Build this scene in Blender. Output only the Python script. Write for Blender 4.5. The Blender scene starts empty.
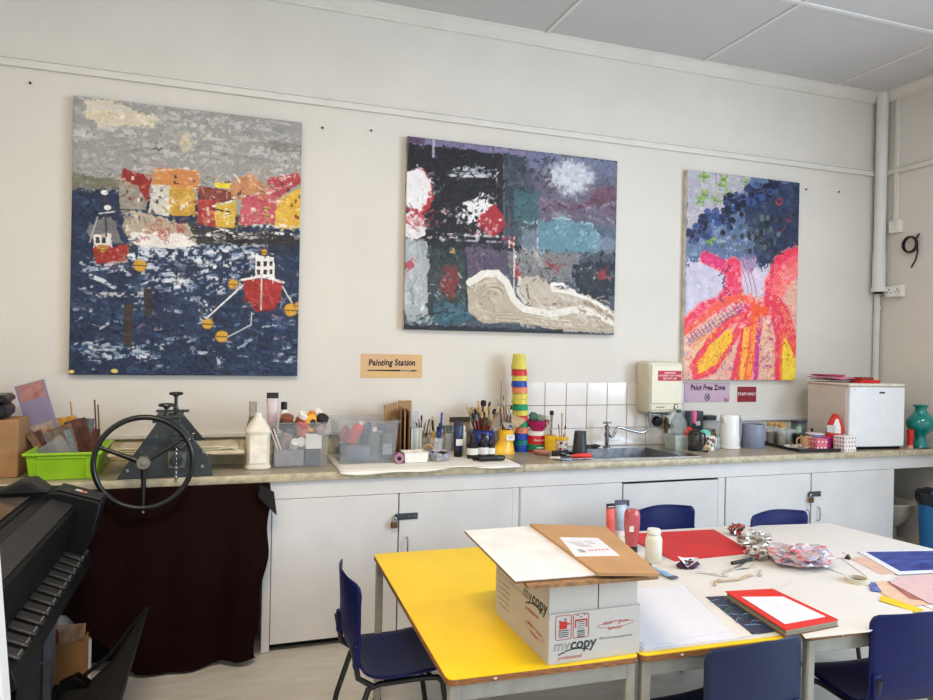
import bpy, math, random
import numpy as np
from mathutils import Vector, Matrix, noise as mnoise
random.seed(7); np.random.seed(7)
C = bpy.context.scene.collection
PI = math.pi
R = math.radians

# ------------------------------------------------------------------ materials
def lin(c):
    c = c/255.0
    return c/12.92 if c <= 0.04045 else ((c+0.055)/1.055)**2.4
def rgb(c): return (lin(c[0]), lin(c[1]), lin(c[2]), 1.0)
_mats = {}
def M(name, c, rough=.5, metal=0., var=.06, scale=18., bump=0., bscale=None, spec=.4, alpha=1., c2=None, coat=0., trans=0., stretch=None):
    """procedural principled material: base colour varied by noise, optional bump"""
    if name in _mats: return _mats[name]
    m = bpy.data.materials.new(name); m.use_nodes = True
    n = m.node_tree.nodes; l = m.node_tree.links
    b = n['Principled BSDF']; out = n['Material Output']
    b.inputs['Roughness'].default_value = rough
    b.inputs['Metallic'].default_value = metal
    b.inputs['Specular IOR Level'].default_value = spec
    if coat: b.inputs['Coat Weight'].default_value = coat; b.inputs['Coat Roughness'].default_value = .15
    tc = n.new('ShaderNodeTexCoord'); nz = n.new('ShaderNodeTexNoise'); nz.inputs['Scale'].default_value = scale
    nz.inputs['Detail'].default_value = 5
    src = tc.outputs['Object']
    if stretch:
        mp = n.new('ShaderNodeMapping'); mp.inputs['Scale'].default_value = stretch
        l.new(src, mp.inputs['Vector']); src = mp.outputs['Vector']
    l.new(src, nz.inputs['Vector'])
    rp = n.new('ShaderNodeValToRGB'); a = rgb(c)
    if c2 is None:
        lo = [max(0, v*(1-var*2)) for v in a[:3]]+[1]; hi = [min(1, v*(1+var*2)) for v in a[:3]]+[1]
    else: lo, hi = a, rgb(c2)
    rp.color_ramp.elements[0].color = lo; rp.color_ramp.elements[1].color = hi
    rp.color_ramp.elements[0].position = .32; rp.color_ramp.elements[1].position = .68
    l.new(nz.outputs['Fac'], rp.inputs['Fac']); l.new(rp.outputs['Color'], b.inputs['Base Color'])
    if bump:
        bp = n.new('ShaderNodeBump'); bp.inputs['Strength'].default_value = bump; bp.inputs['Distance'].default_value = .01
        n2 = n.new('ShaderNodeTexNoise'); n2.inputs['Scale'].default_value = bscale or scale*4; n2.inputs['Detail'].default_value = 4
        l.new(src, n2.inputs['Vector']); l.new(n2.outputs['Fac'], bp.inputs['Height']); l.new(bp.outputs['Normal'], b.inputs['Normal'])
    if alpha < 1:
        tr = n.new('ShaderNodeBsdfTransparent'); mx = n.new('ShaderNodeMixShader'); mx.inputs['Fac'].default_value = alpha
        tr.inputs['Color'].default_value = (.96, .97, .97, 1)
        l.new(tr.outputs[0], mx.inputs[1]); l.new(b.outputs[0], mx.inputs[2]); l.new(mx.outputs[0], out.inputs['Surface'])
    _mats[name] = m
    return m
def M_attr(name, rough=.55, bump=.25):
    """painted canvas: the pigment comes from the mesh's own paint attribute, brush texture from noise"""
    m = bpy.data.materials.new(name); m.use_nodes = True
    n = m.node_tree.nodes; l = m.node_tree.links; b = n['Principled BSDF']
    at = n.new('ShaderNodeAttribute'); at.attribute_name = 'paint'
    nz = n.new('ShaderNodeTexNoise'); nz.inputs['Scale'].default_value = 90; nz.inputs['Detail'].default_value = 6
    tc = n.new('ShaderNodeTexCoord'); l.new(tc.outputs['Object'], nz.inputs['Vector'])
    mr = n.new('ShaderNodeMapRange'); mr.inputs['To Min'].default_value = .86; mr.inputs['To Max'].default_value = 1.14
    l.new(nz.outputs['Fac'], mr.inputs['Value'])
    mx = n.new('ShaderNodeVectorMath'); mx.operation = 'SCALE'
    l.new(at.outputs['Color'], mx.inputs[0]); l.new(mr.outputs[0], mx.inputs['Scale']); l.new(mx.outputs[0], b.inputs['Base Color'])
    bp = n.new('ShaderNodeBump'); bp.inputs['Strength'].default_value = bump; bp.inputs['Distance'].default_value = .004
    l.new(nz.outputs['Fac'], bp.inputs['Height']); l.new(bp.outputs['Normal'], b.inputs['Normal'])
    b.inputs['Roughness'].default_value = rough; b.inputs['Specular IOR Level'].default_value = .35
    return m

# ------------------------------------------------------------------ mesh builder
def TR(x=0, y=0, z=0, rx=0, ry=0, rz=0, s=1):
    return Matrix.Translation((x, y, z)) @ Matrix.Rotation(rz, 4, 'Z') @ Matrix.Rotation(ry, 4, 'Y') @ Matrix.Rotation(rx, 4, 'X') @ Matrix.Scale(s, 4)
_textcache = {}
def text_mesh(s, size=1, shear=0, bold=0):
    k = (s, shear, bold)
    if k not in _textcache:
        cu = bpy.data.curves.new('t', 'FONT'); cu.body = s; cu.size = 1; cu.align_x = 'CENTER'; cu.align_y = 'CENTER'; cu.shear = shear; cu.offset = bold
        cu.resolution_u = 3
        o = bpy.data.objects.new('t', cu); C.objects.link(o)
        dg = bpy.context.evaluated_depsgraph_get(); me = bpy.data.meshes.new_from_object(o.evaluated_get(dg))
        _textcache[k] = ([v.co.copy() for v in me.vertices], [tuple(p.vertices) for p in me.polygons])
        bpy.data.objects.remove(o); bpy.data.curves.remove(cu); bpy.data.meshes.remove(me)
    return _textcache[k]
class MB:
    def __init__(s): s.v = []; s.f = []; s.m = []
    def add(s, vs, fs, T=None, mi=0):
        b = len(s.v)
        for p in vs:
            p = Vector(p); s.v.append(T @ p if T is not None else p)
        for f in fs: s.f.append(tuple(b+i for i in f)); s.m.append(mi)
        return s
    def box(s, cx, cy, cz, sx, sy, sz, T=None, mi=0, bev=0.):
        hx, hy, hz = sx/2, sy/2, sz/2
        b = min(bev, hx*.9, hy*.9, hz*.9)
        if b <= 0:
            vs = [(cx+a*hx, cy+c*hy, cz+d*hz) for d in (-1, 1) for c in (-1, 1) for a in (-1, 1)]
            return s.add(vs, [(0, 2, 3, 1), (4, 5, 7, 6), (0, 1, 5, 4), (2, 6, 7, 3), (0, 4, 6, 2), (1, 3, 7, 5)], T, mi)
        vs = []; idx = {}
        for a in (-1, 1):
            for c in (-1, 1):
                for d in (-1, 1):
                    for k in range(3):
                        q = [a*hx, c*hy, d*hz]
                        for j in range(3):
                            if j != k: q[j] -= (a, c, d)[j]*b
                        idx[(a, c, d, k)] = len(vs); vs.append((cx+q[0], cy+q[1], cz+q[2]))
        fs = []
        S = (-1, 1)
        for k in range(3):
            for sg in S:
                o = [j for j in range(3) if j != k]
                ring = []
                for u, w in ((-1, -1), (1, -1), (1, 1), (-1, 1)):
                    q = [0, 0, 0]; q[k] = sg; q[o[0]] = u; q[o[1]] = w; ring.append(idx[tuple(q)+(k,)])
                if (sg > 0) == (k == 1): ring.reverse()
                fs.append(tuple(ring))
        for k in range(3):
            o = [j for j in range(3) if j != k]
            for u in S:
                for w in S:
                    q1 = [0, 0, 0]; q1[o[0]] = u; q1[o[1]] = w
                    a1 = q1[:]; a1[k] = -1; a2 = q1[:]; a2[k] = 1
                    fs.append((idx[tuple(a1)+(o[0],)], idx[tuple(a2)+(o[0],)], idx[tuple(a2)+(o[1],)], idx[tuple(a1)+(o[1],)]))
        for a in S:
            for c in S:
                for d in S: fs.append(tuple(idx[(a, c, d, k)] for k in range(3)))
        return s.add(vs, fs, T, mi)
    def tube(s, pts, r, n=8, closed=False, T=None, mi=0, caps=True):
        P = [Vector(p) for p in pts]; k = len(P)
        rs = r if isinstance(r, (list, tuple)) else [r]*k
        vs = []; up = None
        for i in range(k):
            if closed: t = P[(i+1) % k]-P[i-1]
            else: t = P[min(i+1, k-1)]-P[max(i-1, 0)]
            t.normalize()
            if up is None:
                up = Vector((0, 0, 1)) if abs(t.z) < .9 else Vector((1, 0, 0))
            u = up-t*up.dot(t)
            if u.length < 1e-5: u = t.orthogonal()
            u.normalize(); w = t.cross(u); up = u
            for j in range(n):
                a = 2*PI*j/n; vs.append(P[i]+(u*math.cos(a)+w*math.sin(a))*rs[i])
        fs = []
        for i in range(k if closed else k-1):
            i2 = (i+1) % k
            for j in range(n):
                j2 = (j+1) % n; fs.append((i*n+j, i2*n+j, i2*n+j2, i*n+j2)[::-1])
        if caps and not closed:
            fs.append(tuple(range(n))); fs.append(tuple(range((k-1)*n, k*n))[::-1])
        return s.add(vs, fs, T, mi)
    def lathe(s, prof, n=24, T=None, mi=0, mis=None, sx=1, sy=1):
        vs = []; fs = []; ms = []; k = len(prof)
        for r, z in prof:
            for j in range(n):
                a = 2*PI*j/n; vs.append((r*math.cos(a)*sx, r*math.sin(a)*sy, z))
        b = len(s.v)
        s.add(vs, [], T)
        for i in range(k-1):
            for j in range(n):
                j2 = (j+1) % n; s.f.append((b+i*n+j, b+i*n+j2, b+(i+1)*n+j2, b+(i+1)*n+j)); s.m.append(mis[i] if mis else mi)
        if prof[0][0] > 1e-4: s.f.append(tuple(b+j for j in range(n))[::-1]); s.m.append(mis[0] if mis else mi)
        if prof[-1][0] > 1e-4: s.f.append(tuple(b+(k-1)*n+j for j in range(n))); s.m.append(mis[-1] if mis else mi)
        return s
    def prism(s, poly, d0, d1, axis='y', T=None, mi=0):
        """extrude 2-D polygon; axis y: poly is (x,z); x: (y,z); z: (x,y)"""
        def q(p, d): return (p[0], d, p[1]) if axis == 'y' else (d, p[0], p[1]) if axis == 'x' else (p[0], p[1], d)
        n = len(poly)
        vs = [q(p, d0) for p in poly]+[q(p, d1) for p in poly]
        fs = [tuple(range(n))[::-1], tuple(range(n, 2*n))]+[(i, (i+1) % n, n+(i+1) % n, n+i) for i in range(n)]
        return s.add(vs, fs, T, mi)
    def grid(s, fn, nu, nv, T=None, mi=0, wrapv=False):
        vs = [fn(i/(nu), j/(nv)) for i in range(nu+1) for j in range(nv+1)]
        fs = [(i*(nv+1)+j, (i+1)*(nv+1)+j, (i+1)*(nv+1)+j+1, i*(nv+1)+j+1) for i in range(nu) for j in range(nv)]
        return s.add(vs, fs, T, mi)
    def ball(s, cx, cy, cz, rx, ry, rz, n=14, T=None, mi=0, rough=0., seed=0, freq=3.):
        vs = []; fs = []; h = n//2+1
        for i in range(h+1):
            th = PI*i/h
            for j in range(n):
                ph = 2*PI*j/n
                d = Vector((math.sin(th)*math.cos(ph), math.sin(th)*math.sin(ph), math.cos(th)))
                k = 1+(rough*mnoise.noise(d*freq+Vector((seed*3.1, seed*1.7, seed)))*1.6 if rough else 0)
                vs.append((cx+d.x*rx*k, cy+d.y*ry*k, cz+d.z*rz*k))
        for i in range(h):
            for j in range(n):
                j2 = (j+1) % n; fs.append((i*n+j, (i+1)*n+j, (i+1)*n+j2, i*n+j2))
        return s.add(vs, fs, T, mi)
    def text(s, t, size, T, mi=0, shear=0, bold=0, sx=1):
        v, f = text_mesh(t, 1, shear, bold)
        return s.add([(p.x*size*sx, p.y*size, 0) for p in v], f, T, mi)
    def obj(s, name, mats, parent=None, smooth=40, solid=0., bevel=0., sub=0):
        me = bpy.data.meshes.new(name)
        me.from_pydata([tuple(v) for v in s.v], [], s.f)
        if not isinstance(mats, (list, tuple)): mats = [mats]
        for m in mats: me.materials.append(m)
        me.polygons.foreach_set('material_index', s.m)
        me.update()
        if smooth:
            me.polygons.foreach_set('use_smooth', [True]*len(me.polygons)); me.set_sharp_from_angle(angle=R(smooth))
        o = bpy.data.objects.new(name, me); C.objects.link(o)
        if parent is not None: o.parent = parent
        if sub: k = o.modifiers.new('sub', 'SUBSURF'); k.levels = sub; k.render_levels = sub
        if solid: k = o.modifiers.new('solid', 'SOLIDIFY'); k.thickness = abs(solid); k.offset = -1 if solid > 0 else 1
        if bevel:
            k = o.modifiers.new('bev', 'BEVEL'); k.width = bevel; k.segments = 2; k.limit_method = 'ANGLE'; k.angle_limit = R(50)
        return o
def thing(name, label, cat, loc=(0, 0, 0), rz=0, group=None, rx=0, ry=0):
    o = bpy.data.objects.new(name, None); C.objects.link(o); o.empty_display_size = .05
    o.location = loc; o.rotation_euler = (rx, ry, rz); o['label'] = label; o['category'] = cat
    if group: o['group'] = group
    return o
def tag(o, label, cat, group=None, loc=None, rz=None, rot=None):
    o['label'] = label; o['category'] = cat
    if group: o['group'] = group
    if loc is not None: o.location = loc
    if rz is not None: o.rotation_euler = (0, 0, rz)
    if rot is not None: o.rotation_euler = rot
    return o
def struct(name, mb, m, **k):
    o = mb.obj(name, m, **k); o['kind'] = 'structure'; return o
def dup(root, label, loc=None, rot=None, group=None):
    r = root.copy(); C.objects.link(r); r['label'] = label
    if group: r['group'] = group
    if loc is not None: r.location = loc
    if rot is not None: r.rotation_euler = rot
    for ch in [o for o in C.objects if o.parent == root]:
        c = ch.copy(); C.objects.link(c); c.parent = r
        for g in [o for o in C.objects if o.parent == ch]:
            d = g.copy(); C.objects.link(d); d.parent = c
    return r
def part(o, label): o['label'] = label; return o
FRONT = Matrix.Rotation(PI/2, 4, 'X')        # drawing plane facing the room (-Y)
def FT(x, y, z, rz=0, tilt=0): return Matrix.Translation((x, y, z)) @ Matrix.Rotation(rz, 4, 'Z') @ FRONT @ Matrix.Rotation(tilt, 4, 'Z')

# ------------------------------------------------------------------ common materials
m_wall = M('wall_paint', (213, 208, 199), .75, var=.015, scale=2.2, bump=.12, bscale=60)
m_ceil = M('ceiling_board', (196, 195, 195), .8, var=.02, scale=1.5, bump=.05)
m_trim = M('trim_gloss', (216, 215, 212), .45, var=.02, scale=6)
m_rail = M('rail_paint', (212, 208, 200), .55, var=.02, scale=6)
m_floor = M('vinyl_floor', (178, 174, 165), .45, c2=(192, 188, 180), scale=5, bump=.03, stretch=(1, 4, 1))
m_cab = M('cabinet_paint', (207, 206, 205), .42, var=.02, scale=5, bump=.04, bscale=30)
m_top = M('worktop_laminate', (136, 128, 108), .32, c2=(176, 166, 144), scale=45, bump=.02)
m_edge = M('worktop_edge', (176, 166, 140), .4, var=.12, scale=30)
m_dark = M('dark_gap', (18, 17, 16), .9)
m_steel = M('stainless', (170, 170, 168), .28, metal=1, var=.08, scale=40)
m_chrome = M('chrome', (150, 152, 154), .2, metal=1)
m_blackp = M('black_plastic', (26, 26, 28), .42)
m_blackm = M('black_metal', (22, 22, 24), .3, spec=.5)
m_white = M('white_plastic', (226, 224, 218), .35, var=.02)
m_paper = M('white_paper', (228, 224, 216), .7, var=.02, scale=4, bump=.05, bscale=8)
m_card = M('brown_cardboard', (160, 122, 84), .8, var=.08, scale=8, bump=.08)
m_cardd = M('dark_cardboard', (116, 86, 56), .8, var=.1, scale=12)
m_clear = M('clear_plastic', (205, 210, 214), .15, alpha=.13, var=.02, spec=.6)
m_clear2 = M('thin_clear_plastic', (230, 232, 235), .12, alpha=.3, var=.02)
m_glass = M('clear_glass', (220, 228, 228), .06, alpha=.22, spec=.8, var=.02)
m_wood = M('pale_wood', (176, 132, 82), .55, var=.15, scale=30, stretch=(1, 1, .1))
m_dwood = M('dark_brush_wood', (96, 40, 28), .4, var=.15, scale=30)
m_brist = M('bristle', (190, 164, 118), .8, var=.2, scale=120)
m_dbrist = M('dark_bristle', (40, 32, 26), .8, var=.2, scale=120)
m_red = M('red_plastic', (196, 34, 34), .4)
m_yel = M('yellow_plastic', (236, 190, 40), .4)
m_blue = M('blue_plastic', (34, 62, 140), .4)
m_green = M('green_plastic', (30, 130, 90), .4)
m_ink = M('black_ink', (20, 18, 18), .6)
m_rink = M('red_ink', (190, 44, 36), .6)
m_wink = M('white_ink', (240, 236, 232), .6)
# ------------------------------------------------------------------ room shell
XR, XL, YB, H = 4.90, -1.45, -7.5, 3.606
struct('floor', MB().box((XL+XR)/2, YB/2, -.05, XR-XL+.2, -YB+.2, .1), m_floor, smooth=0)
struct('ceiling', MB().box((XL+XR)/2, YB/2, H+.05, XR-XL+.2, -YB+.2, .1), m_ceil, smooth=0)
struct('wall_back', MB().box((XL+XR)/2, .06, H/2, XR-XL+.2, .12, H), m_wall, smooth=0)
struct('wall_left', MB().box(XL-.06, YB/2, H/2, .12, -YB, H), m_wall, smooth=0)
# right wall with two tall windows nearer the camera
w = MB()
wy = [(-3.0, -4.6), (-5.0, -6.6)]; wz = (.95, 3.05)
def wseg(y0, y1, z0, z1): w.box(XR+.06, (y0+y1)/2, (z0+z1)/2, .12, abs(y1-y0), z1-z0)
wseg(0, -3.0, 0, H); wseg(-4.6, -5.0, 0, H); wseg(-6.6, YB, 0, H)
for a, b in wy: wseg(a, b, 0, wz[0]); wseg(a, b, wz[1], H)
struct('wall_right', w, m_wall, smooth=0)
w = MB(); wx = [(-.6, 1.4), (2.0, 4.0)]
def wseg2(x0, x1, z0, z1): w.box((x0+x1)/2, YB-.06, (z0+z1)/2, x1-x0, .12, z1-z0)
wseg2(XL, -.6, 0, H); wseg2(1.4, 2.0, 0, H); wseg2(4.0, XR, 0, H)
for a, b in wx: wseg2(a, b, 0, wz[0]); wseg2(a, b, wz[1], H)
struct('wall_front', w, m_wall, smooth=0)
k = 0
for (a, b) in wy:
    k += 1; f = MB(); cy = (a+b)/2
    for yy in (a-.03, cy, b+.03): f.box(XR+.06, yy, 2.0, .07, .06, 2.1)
    for zz in (.98, 2.0, 3.02): f.box(XR+.06, cy, zz, .07, 1.6, .06)
    struct('window_%d' % k, f, m_trim)
for (a, b) in wx:
    k += 1; f = MB(); cx = (a+b)/2
    for xx in (a+.03, cx, b-.03): f.box(xx, YB-.06, 2.0, .06, .07, 2.1)
    for zz in (.98, 2.0, 3.02): f.box(cx, YB-.06, zz, 2.0, .07, .06)
    struct('window_%d' % k, f, m_trim)
# cornice (trim_1 back, trim_2 right), picture rail (trim_3, trim_4)
cor = [(0, 3.534), (-.014, 3.531), (-.020, 3.536), (-.020, 3.546), (-.026, 3.550), (-.040, 3.578), (-.060, 3.590), (-.064, 3.594), (-.072, 3.596), (-.072, 3.606), (0, 3.606)]
struct('trim_1', MB().prism(cor, XL, XR, 'x'), m_rail)
struct('trim_2', MB().prism([(XR+p[0], p[1]) for p in cor], 0, YB, 'y'), m_rail)
rail = [(0, 2.966), (-.022, 2.962), (-.024, 2.966), (-.022, 2.998), (-.012, 3.000), (-.012, 3.003), (-.018, 3.005), (-.016, 3.018), (-.006, 3.020), (-.006, 3.024), (0, 3.026)]
struct('trim_3', MB().prism(rail, XL, XR, 'x'), m_rail)
struct('trim_4', MB().prism([(XR+p[0], p[1]) for p in rail], 0, YB, 'y'), m_rail)
# ceiling cover strips
n = 4
for x in (-.49, .725, 1.94, 3.155, 4.365):
    if x < XL: continue
    n += 1; struct('trim_%d' % n, MB().box(x, YB/2, H-.003, .022, -YB, .008), m_trim)
for y in (-.965, -3.4, -5.8):
    n += 1; struct('trim_%d' % n, MB().box((XL+XR)/2, y, H-.0045, XR-XL, .026, .009), m_trim)
# narrow ledge along the back wall above the worktop
n += 1; struct('trim_%d' % n, MB().box((XL+1.69)/2, -.02, 1.028, 1.69-XL, .04, .022).box((XL+1.69)/2, -.008, .957, 1.69-XL, .016, .112, mi=1), [m_trim, M('ledge_board', (200, 184, 150), .5, var=.1, scale=20, stretch=(.1, 1, 1))], bevel=.002)
n += 1; struct('trim_%d' % n, MB().box((3.16+XR)/2, -.018, 1.068, XR-3.16, .036, .024).box((3.16+XR)/2, -.006, .977, XR-3.16, .012, .152), [m_trim], bevel=.002)
# screw marks left on the plaster are small filled dots
m_spot = M('nail_steel', (66, 60, 56), .5, metal=.6)
for x, z, lb in ((-.985, 2.885, 'small nail in the wall left of the harbour painting top corner'), (.525, 2.832, 'left nail of two in the wall between the harbour and abstract paintings'), (.815, 2.85, 'right nail of two in the wall between the harbour and abstract paintings'), (4.15, 2.80, 'nail in the wall just right of the tentacle painting top'), (4.47, 2.81, 'nail in the wall midway between the tentacle painting and the corner pipe')):
    t = thing('wall_nail', lb, 'nail', (x, 0, z)); MB().tube([(0, .005, 0), (0, -.014, .002)], .003, 8).obj('shank', m_spot, t); MB().lathe([(.007, 0), (.006, .003), (0, .004)], 10, FT(0, -.013, .002)).obj('head', m_spot, t)
# white tile splashback above the sink
m_tile = M('white_tile', (222, 216, 210), .12, var=.02, scale=9, coat=.3)
m_grout = M('grey_grout', (120, 112, 106), .9)
t = MB(); t.box(2.397, -.003, 1.115, 1.40, .006, .43, mi=1)
for i in range(9):
    for zc, hh in ((1.255, .152), (1.0995, .152), (.961, .119)):
        t.box(1.775+.1555*i, -.005, zc, .152, .008, hh, bev=.0025)
struct('trim_%d' % (n+1), t, [m_tile, m_grout]); n += 1

# ------------------------------------------------------------------ right wall fittings and corner pipe
pz = thing('drain_pipe', 'tall white painted pipe boxed into the far right corner', 'pipe', (4.835, -.065, 0))
MB().tube([(0, 0, 2.35), (0, 0, 3.62)], .042, 16).obj('upper_pipe', m_trim, pz)
MB().tube([(0, 0, 2.07), (0, 0, 2.352)], .047, 16).obj('lower_sleeve', m_trim, pz)
MB().tube([(0, 0, 2.05), (0, 0, 2.085)], .056, 16).obj('end_collar', m_trim, pz)
MB().tube([(0, 0, 2.038), (0, 0, 2.06)], .034, 16).obj('open_end', m_dark, pz)
cz = thing('conduit', 'thin white conduit running down the corner below the wide pipe', 'conduit', (4.862, -.03, 0))
MB().box(0, 0, 1.48, .036, .03, 1.12).obj('conduit_run', m_trim, cz, bevel=.004)
MB().box(0, -.004, 1.93, .042, .03, .03).obj('clip', m_trim, cz)
cz = thing('conduit', 'narrow vertical trunking on the right wall above the small switch box', 'conduit', (XR-.008, -.155, 0))
MB().box(0, 0, 3.02, .016, .035, 1.02).obj('conduit_run', m_trim, cz, bevel=.003)
sw = thing('switch_box', 'small square white switch box on the right wall at the trunking end', 'switch', (XR, -.165, 2.55))
MB().box(-.02, 0, 0, .04, .1, .1, bev=.006).obj('back_box', m_white, sw)
MB().box(-.043, -.012, .005, .008, .045, .06, bev=.003).obj('rocker', m_trim, sw)
so = thing('wall_socket', 'white double socket on the right wall low beside the corner conduit', 'socket', (XR, -.17, 2.05))
MB().box(-.02, 0, 0, .04, .15, .09, bev=.006).obj('face_plate', m_white, so)
for yy in (-.035, .035):
    k = MB(); k.box(-.041, yy, .012, .002, .006, .014); k.box(-.041, yy-.015, -.008, .002, .012, .005); k.box(-.041, yy+.015, -.008, .002, .012, .005); k.obj('pin_holes', m_dark, so)
c = MB()
for i in range(3):
    c.tube([(-.012-.006*i, .055*math.cos(a), .055*math.sin(a)*1.05) for a in np.linspace(0, 2*PI, 25)[:-1]], .008, 8, closed=True)
c.tube([(-.015, -.045, .035), (-.02, -.075, .07)], .007, 8)
c.tube([(-.012, -.055, .0), (-.012, -.06, -.06), (-.012, -.045, -.12), (-.012, -.01, -.175)], .006, 8)
tag(c.obj('cable_coil', m_blackm), 'coil of black cable hanging on the right wall under the switch box', 'cable', loc=(XR-.006, -.29, 2.395))
# ------------------------------------------------------------------ paintings: pigment laid stroke by stroke onto a fine canvas mesh
def vnoise(h, w, cells, seed, oct=3):
    rs = np.random.RandomState(seed); o = np.zeros((h, w)); amp = 1; tot = 0
    for k in range(oct):
        c = cells*(2**k); g = rs.rand(int(c*h/w)+3, c+3)
        y = np.linspace(0, g.shape[0]-2.001, h); x = np.linspace(0, g.shape[1]-2.001, w)
        yi = y.astype(int); xi = x.astype(int); fy = (y-yi)[:, None]; fx = (x-xi)[None]
        fy = fy*fy*(3-2*fy); fx = fx*fx*(3-2*fx)
        v = g[yi][:, xi]*(1-fy)*(1-fx)+g[yi+1][:, xi]*fy*(1-fx)+g[yi][:, xi+1]*(1-fy)*fx+g[yi+1][:, xi+1]*fy*fx
        o += v*amp; tot += amp; amp *= .55
    return o/tot
class Paint:
    """corners: where the canvas corners lie in the sketch coordinates (TL, TR, BR, BL)"""
    def __init__(s, w, h, corners, base, seed=1):
        s.w, s.h = w, h; s.rs = np.random.RandomState(seed)
        s.a = np.ones((h, w, 3))*np.array(base, float)
        A = []; B = []
        for (x, y), (u, v) in zip(corners, ((0, 0), (w, 0), (w, h), (0, h))):
            A += [[x, y, 1, 0, 0, 0, -u*x, -u*y], [0, 0, 0, x, y, 1, -v*x, -v*y]]; B += [u, v]
        s.H = np.append(np.linalg.solve(np.array(A, float), np.array(B, float)), 1).reshape(3, 3)
        s.k = w/abs(corners[1][0]-corners[0][0])
        s.n1 = vnoise(h, w, 22, seed+5, 4)-.5; s.n2 = vnoise(h, w, 70, seed+6, 2)-.5
        s.yy, s.xx = np.mgrid[0:h, 0:w].astype(float)
    def q(s, pts):
        P = np.array([[p[0], p[1], 1] for p in pts], float)@s.H.T
        return P[:, :2]/P[:, 2:]
    def mix(s, m, c, sl):
        m = np.clip(m, 0, 1)[..., None]; s.a[sl] = s.a[sl]*(1-m)+np.array(c, float)*m
    def sl(s, lo, hi, pad):
        x0 = int(max(0, lo[0]-pad)); x1 = int(min(s.w, hi[0]+pad+1)); y0 = int(max(0, lo[1]-pad)); y1 = int(min(s.h, hi[1]+pad+1))
        return (slice(y0, max(y0, y1)), slice(x0, max(x0, x1)))
    def fill(s, poly, c, a=1., rag=2., var=8):
        P = s.q(poly); rag *= 1
        S = s.sl(P.min(0), P.max(0), rag*2+2)
        if s.xx[S].size == 0: return s
        x = s.xx[S]+s.n1[S]*rag*4; y = s.yy[S]+s.n2[S]*rag*4
        ins = np.zeros(x.shape, bool); n = len(P)
        for i in range(n):
            x1, y1 = P[i]; x2, y2 = P[(i+1) % n]
            cond = (y1 > y) != (y2 > y)
            ins ^= cond & (x < (x2-x1)*(y-y1)/((y2-y1) if abs(y2-y1) > 1e-9 else 1e-9)+x1)
        col = np.array(c, float)+(s.n1[S][..., None]*4+s.n2[S][..., None]*2)*var
        m = (ins*a)[..., None]; s.a[S] = s.a[S]*(1-m)+col*m
        return s
    def stroke(s, pts, wd, c, a=1., dry=0.):
        P = s.q(pts); r = wd*s.k/2
        S = s.sl(P.min(0), P.max(0), r+3)
        if s.xx[S].size == 0: return s
        x = s.xx[S]+s.n1[S]*min(r, 3)*.8; y = s.yy[S]+s.n2[S]*min(r, 3)*.8; d = np.full(x.shape, 1e9)
        for i in range(len(P)-1):
            p, v = P[i], P[i+1]-P[i]; L = v@v+1e-9
            t = np.clip(((x-p[0])*v[0]+(y-p[1])*v[1])/L, 0, 1)
            d = np.minimum(d, np.hypot(x-p[0]-t*v[0], y-p[1]-t*v[1]))
        m = np.clip(r-d+.6, 0, 1)*a
        if dry: m = m*np.clip((s.n2[S]+s.n1[S]*.6+.25-dry*.35)*5, 0, 1)
        s.mix(m, c, S); return s
    def blob(s, cx, cy, rx, ry, c, a=1., rag=.3, soft=.1, ang=0):
        P = s.q([(cx, cy)])[0]; rx *= s.k; ry *= s.k; rr = max(rx, ry)*(1.4+rag)
        S = s.sl(P, P, rr)
        if s.xx[S].size == 0: return s
        x = s.xx[S]-P[0]; y = s.yy[S]-P[1]; ca, sa = math.cos(ang), math.sin(ang)
        d = np.hypot((x*ca+y*sa)/rx, (-x*sa+y*ca)/ry)+s.n1[S]*rag*2+s.n2[S]*rag
        s.mix(np.clip((1-d)/max(soft, .02)+.5, 0, 1)*a, c, S); return s
    def scat(s, n, box, cols, ln, wd, ang=(0, .3), a=.8, dry=.4):
        x0, y0, x1, y1 = box
        for i in range(n):
            x = s.rs.uniform(x0, x1); y = s.rs.uniform(y0, y1); t = s.rs.normal(ang[0], ang[1]); L = ln*s.rs.uniform(.4, 1.4)/2
            c = cols[s.rs.randint(len(cols))]
            b = s.rs.normal(0, .15)*L
            s.stroke([(x-math.cos(t)*L, y-math.sin(t)*L), (x, y+b), (x+math.cos(t)*L, y+math.sin(t)*L)], wd*s.rs.uniform(.5, 1.4), c, a*s.rs.uniform(.6, 1), dry)
        return s
    def smear(s, n, ln, wd, jit, cv, dry=.3, ang=None):
        """loose brushwork: short strokes that pick up the colour already on the canvas nearby and drag it"""
        Hi = np.linalg.inv(s.H)
        for i in range(n):
            x = s.rs.uniform(2, s.w-3); y = s.rs.uniform(2, s.h-3)
            c = s.a[int(y), int(x)]+s.rs.normal(0, cv)+s.rs.normal(0, cv*.35, 3)
            P = np.array([x+s.rs.normal(0, jit)*s.k, y+s.rs.normal(0, jit)*s.k, 1])@Hi.T; px, py = P[0]/P[2], P[1]/P[2]
            t = s.rs.uniform(0, PI) if ang is None else s.rs.normal(ang[0], ang[1]); L = ln*s.rs.uniform(.3, 1.2)/2
            s.stroke([(px-math.cos(t)*L, py-math.sin(t)*L), (px+s.rs.normal(0, L*.2), py+s.rs.normal(0, L*.2)), (px+math.cos(t)*L, py+math.sin(t)*L)], wd*s.rs.uniform(.5, 1.3), np.clip(c, 8, 246), .75, dry)
        return s
    def ring(s, cx, cy, r, wd, c, a=1., sq=1.):
        return s.stroke([(cx+r*math.cos(t), cy+r*sq*math.sin(t)) for t in np.linspace(0, 2*PI, 17)], wd, c, a)
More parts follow.
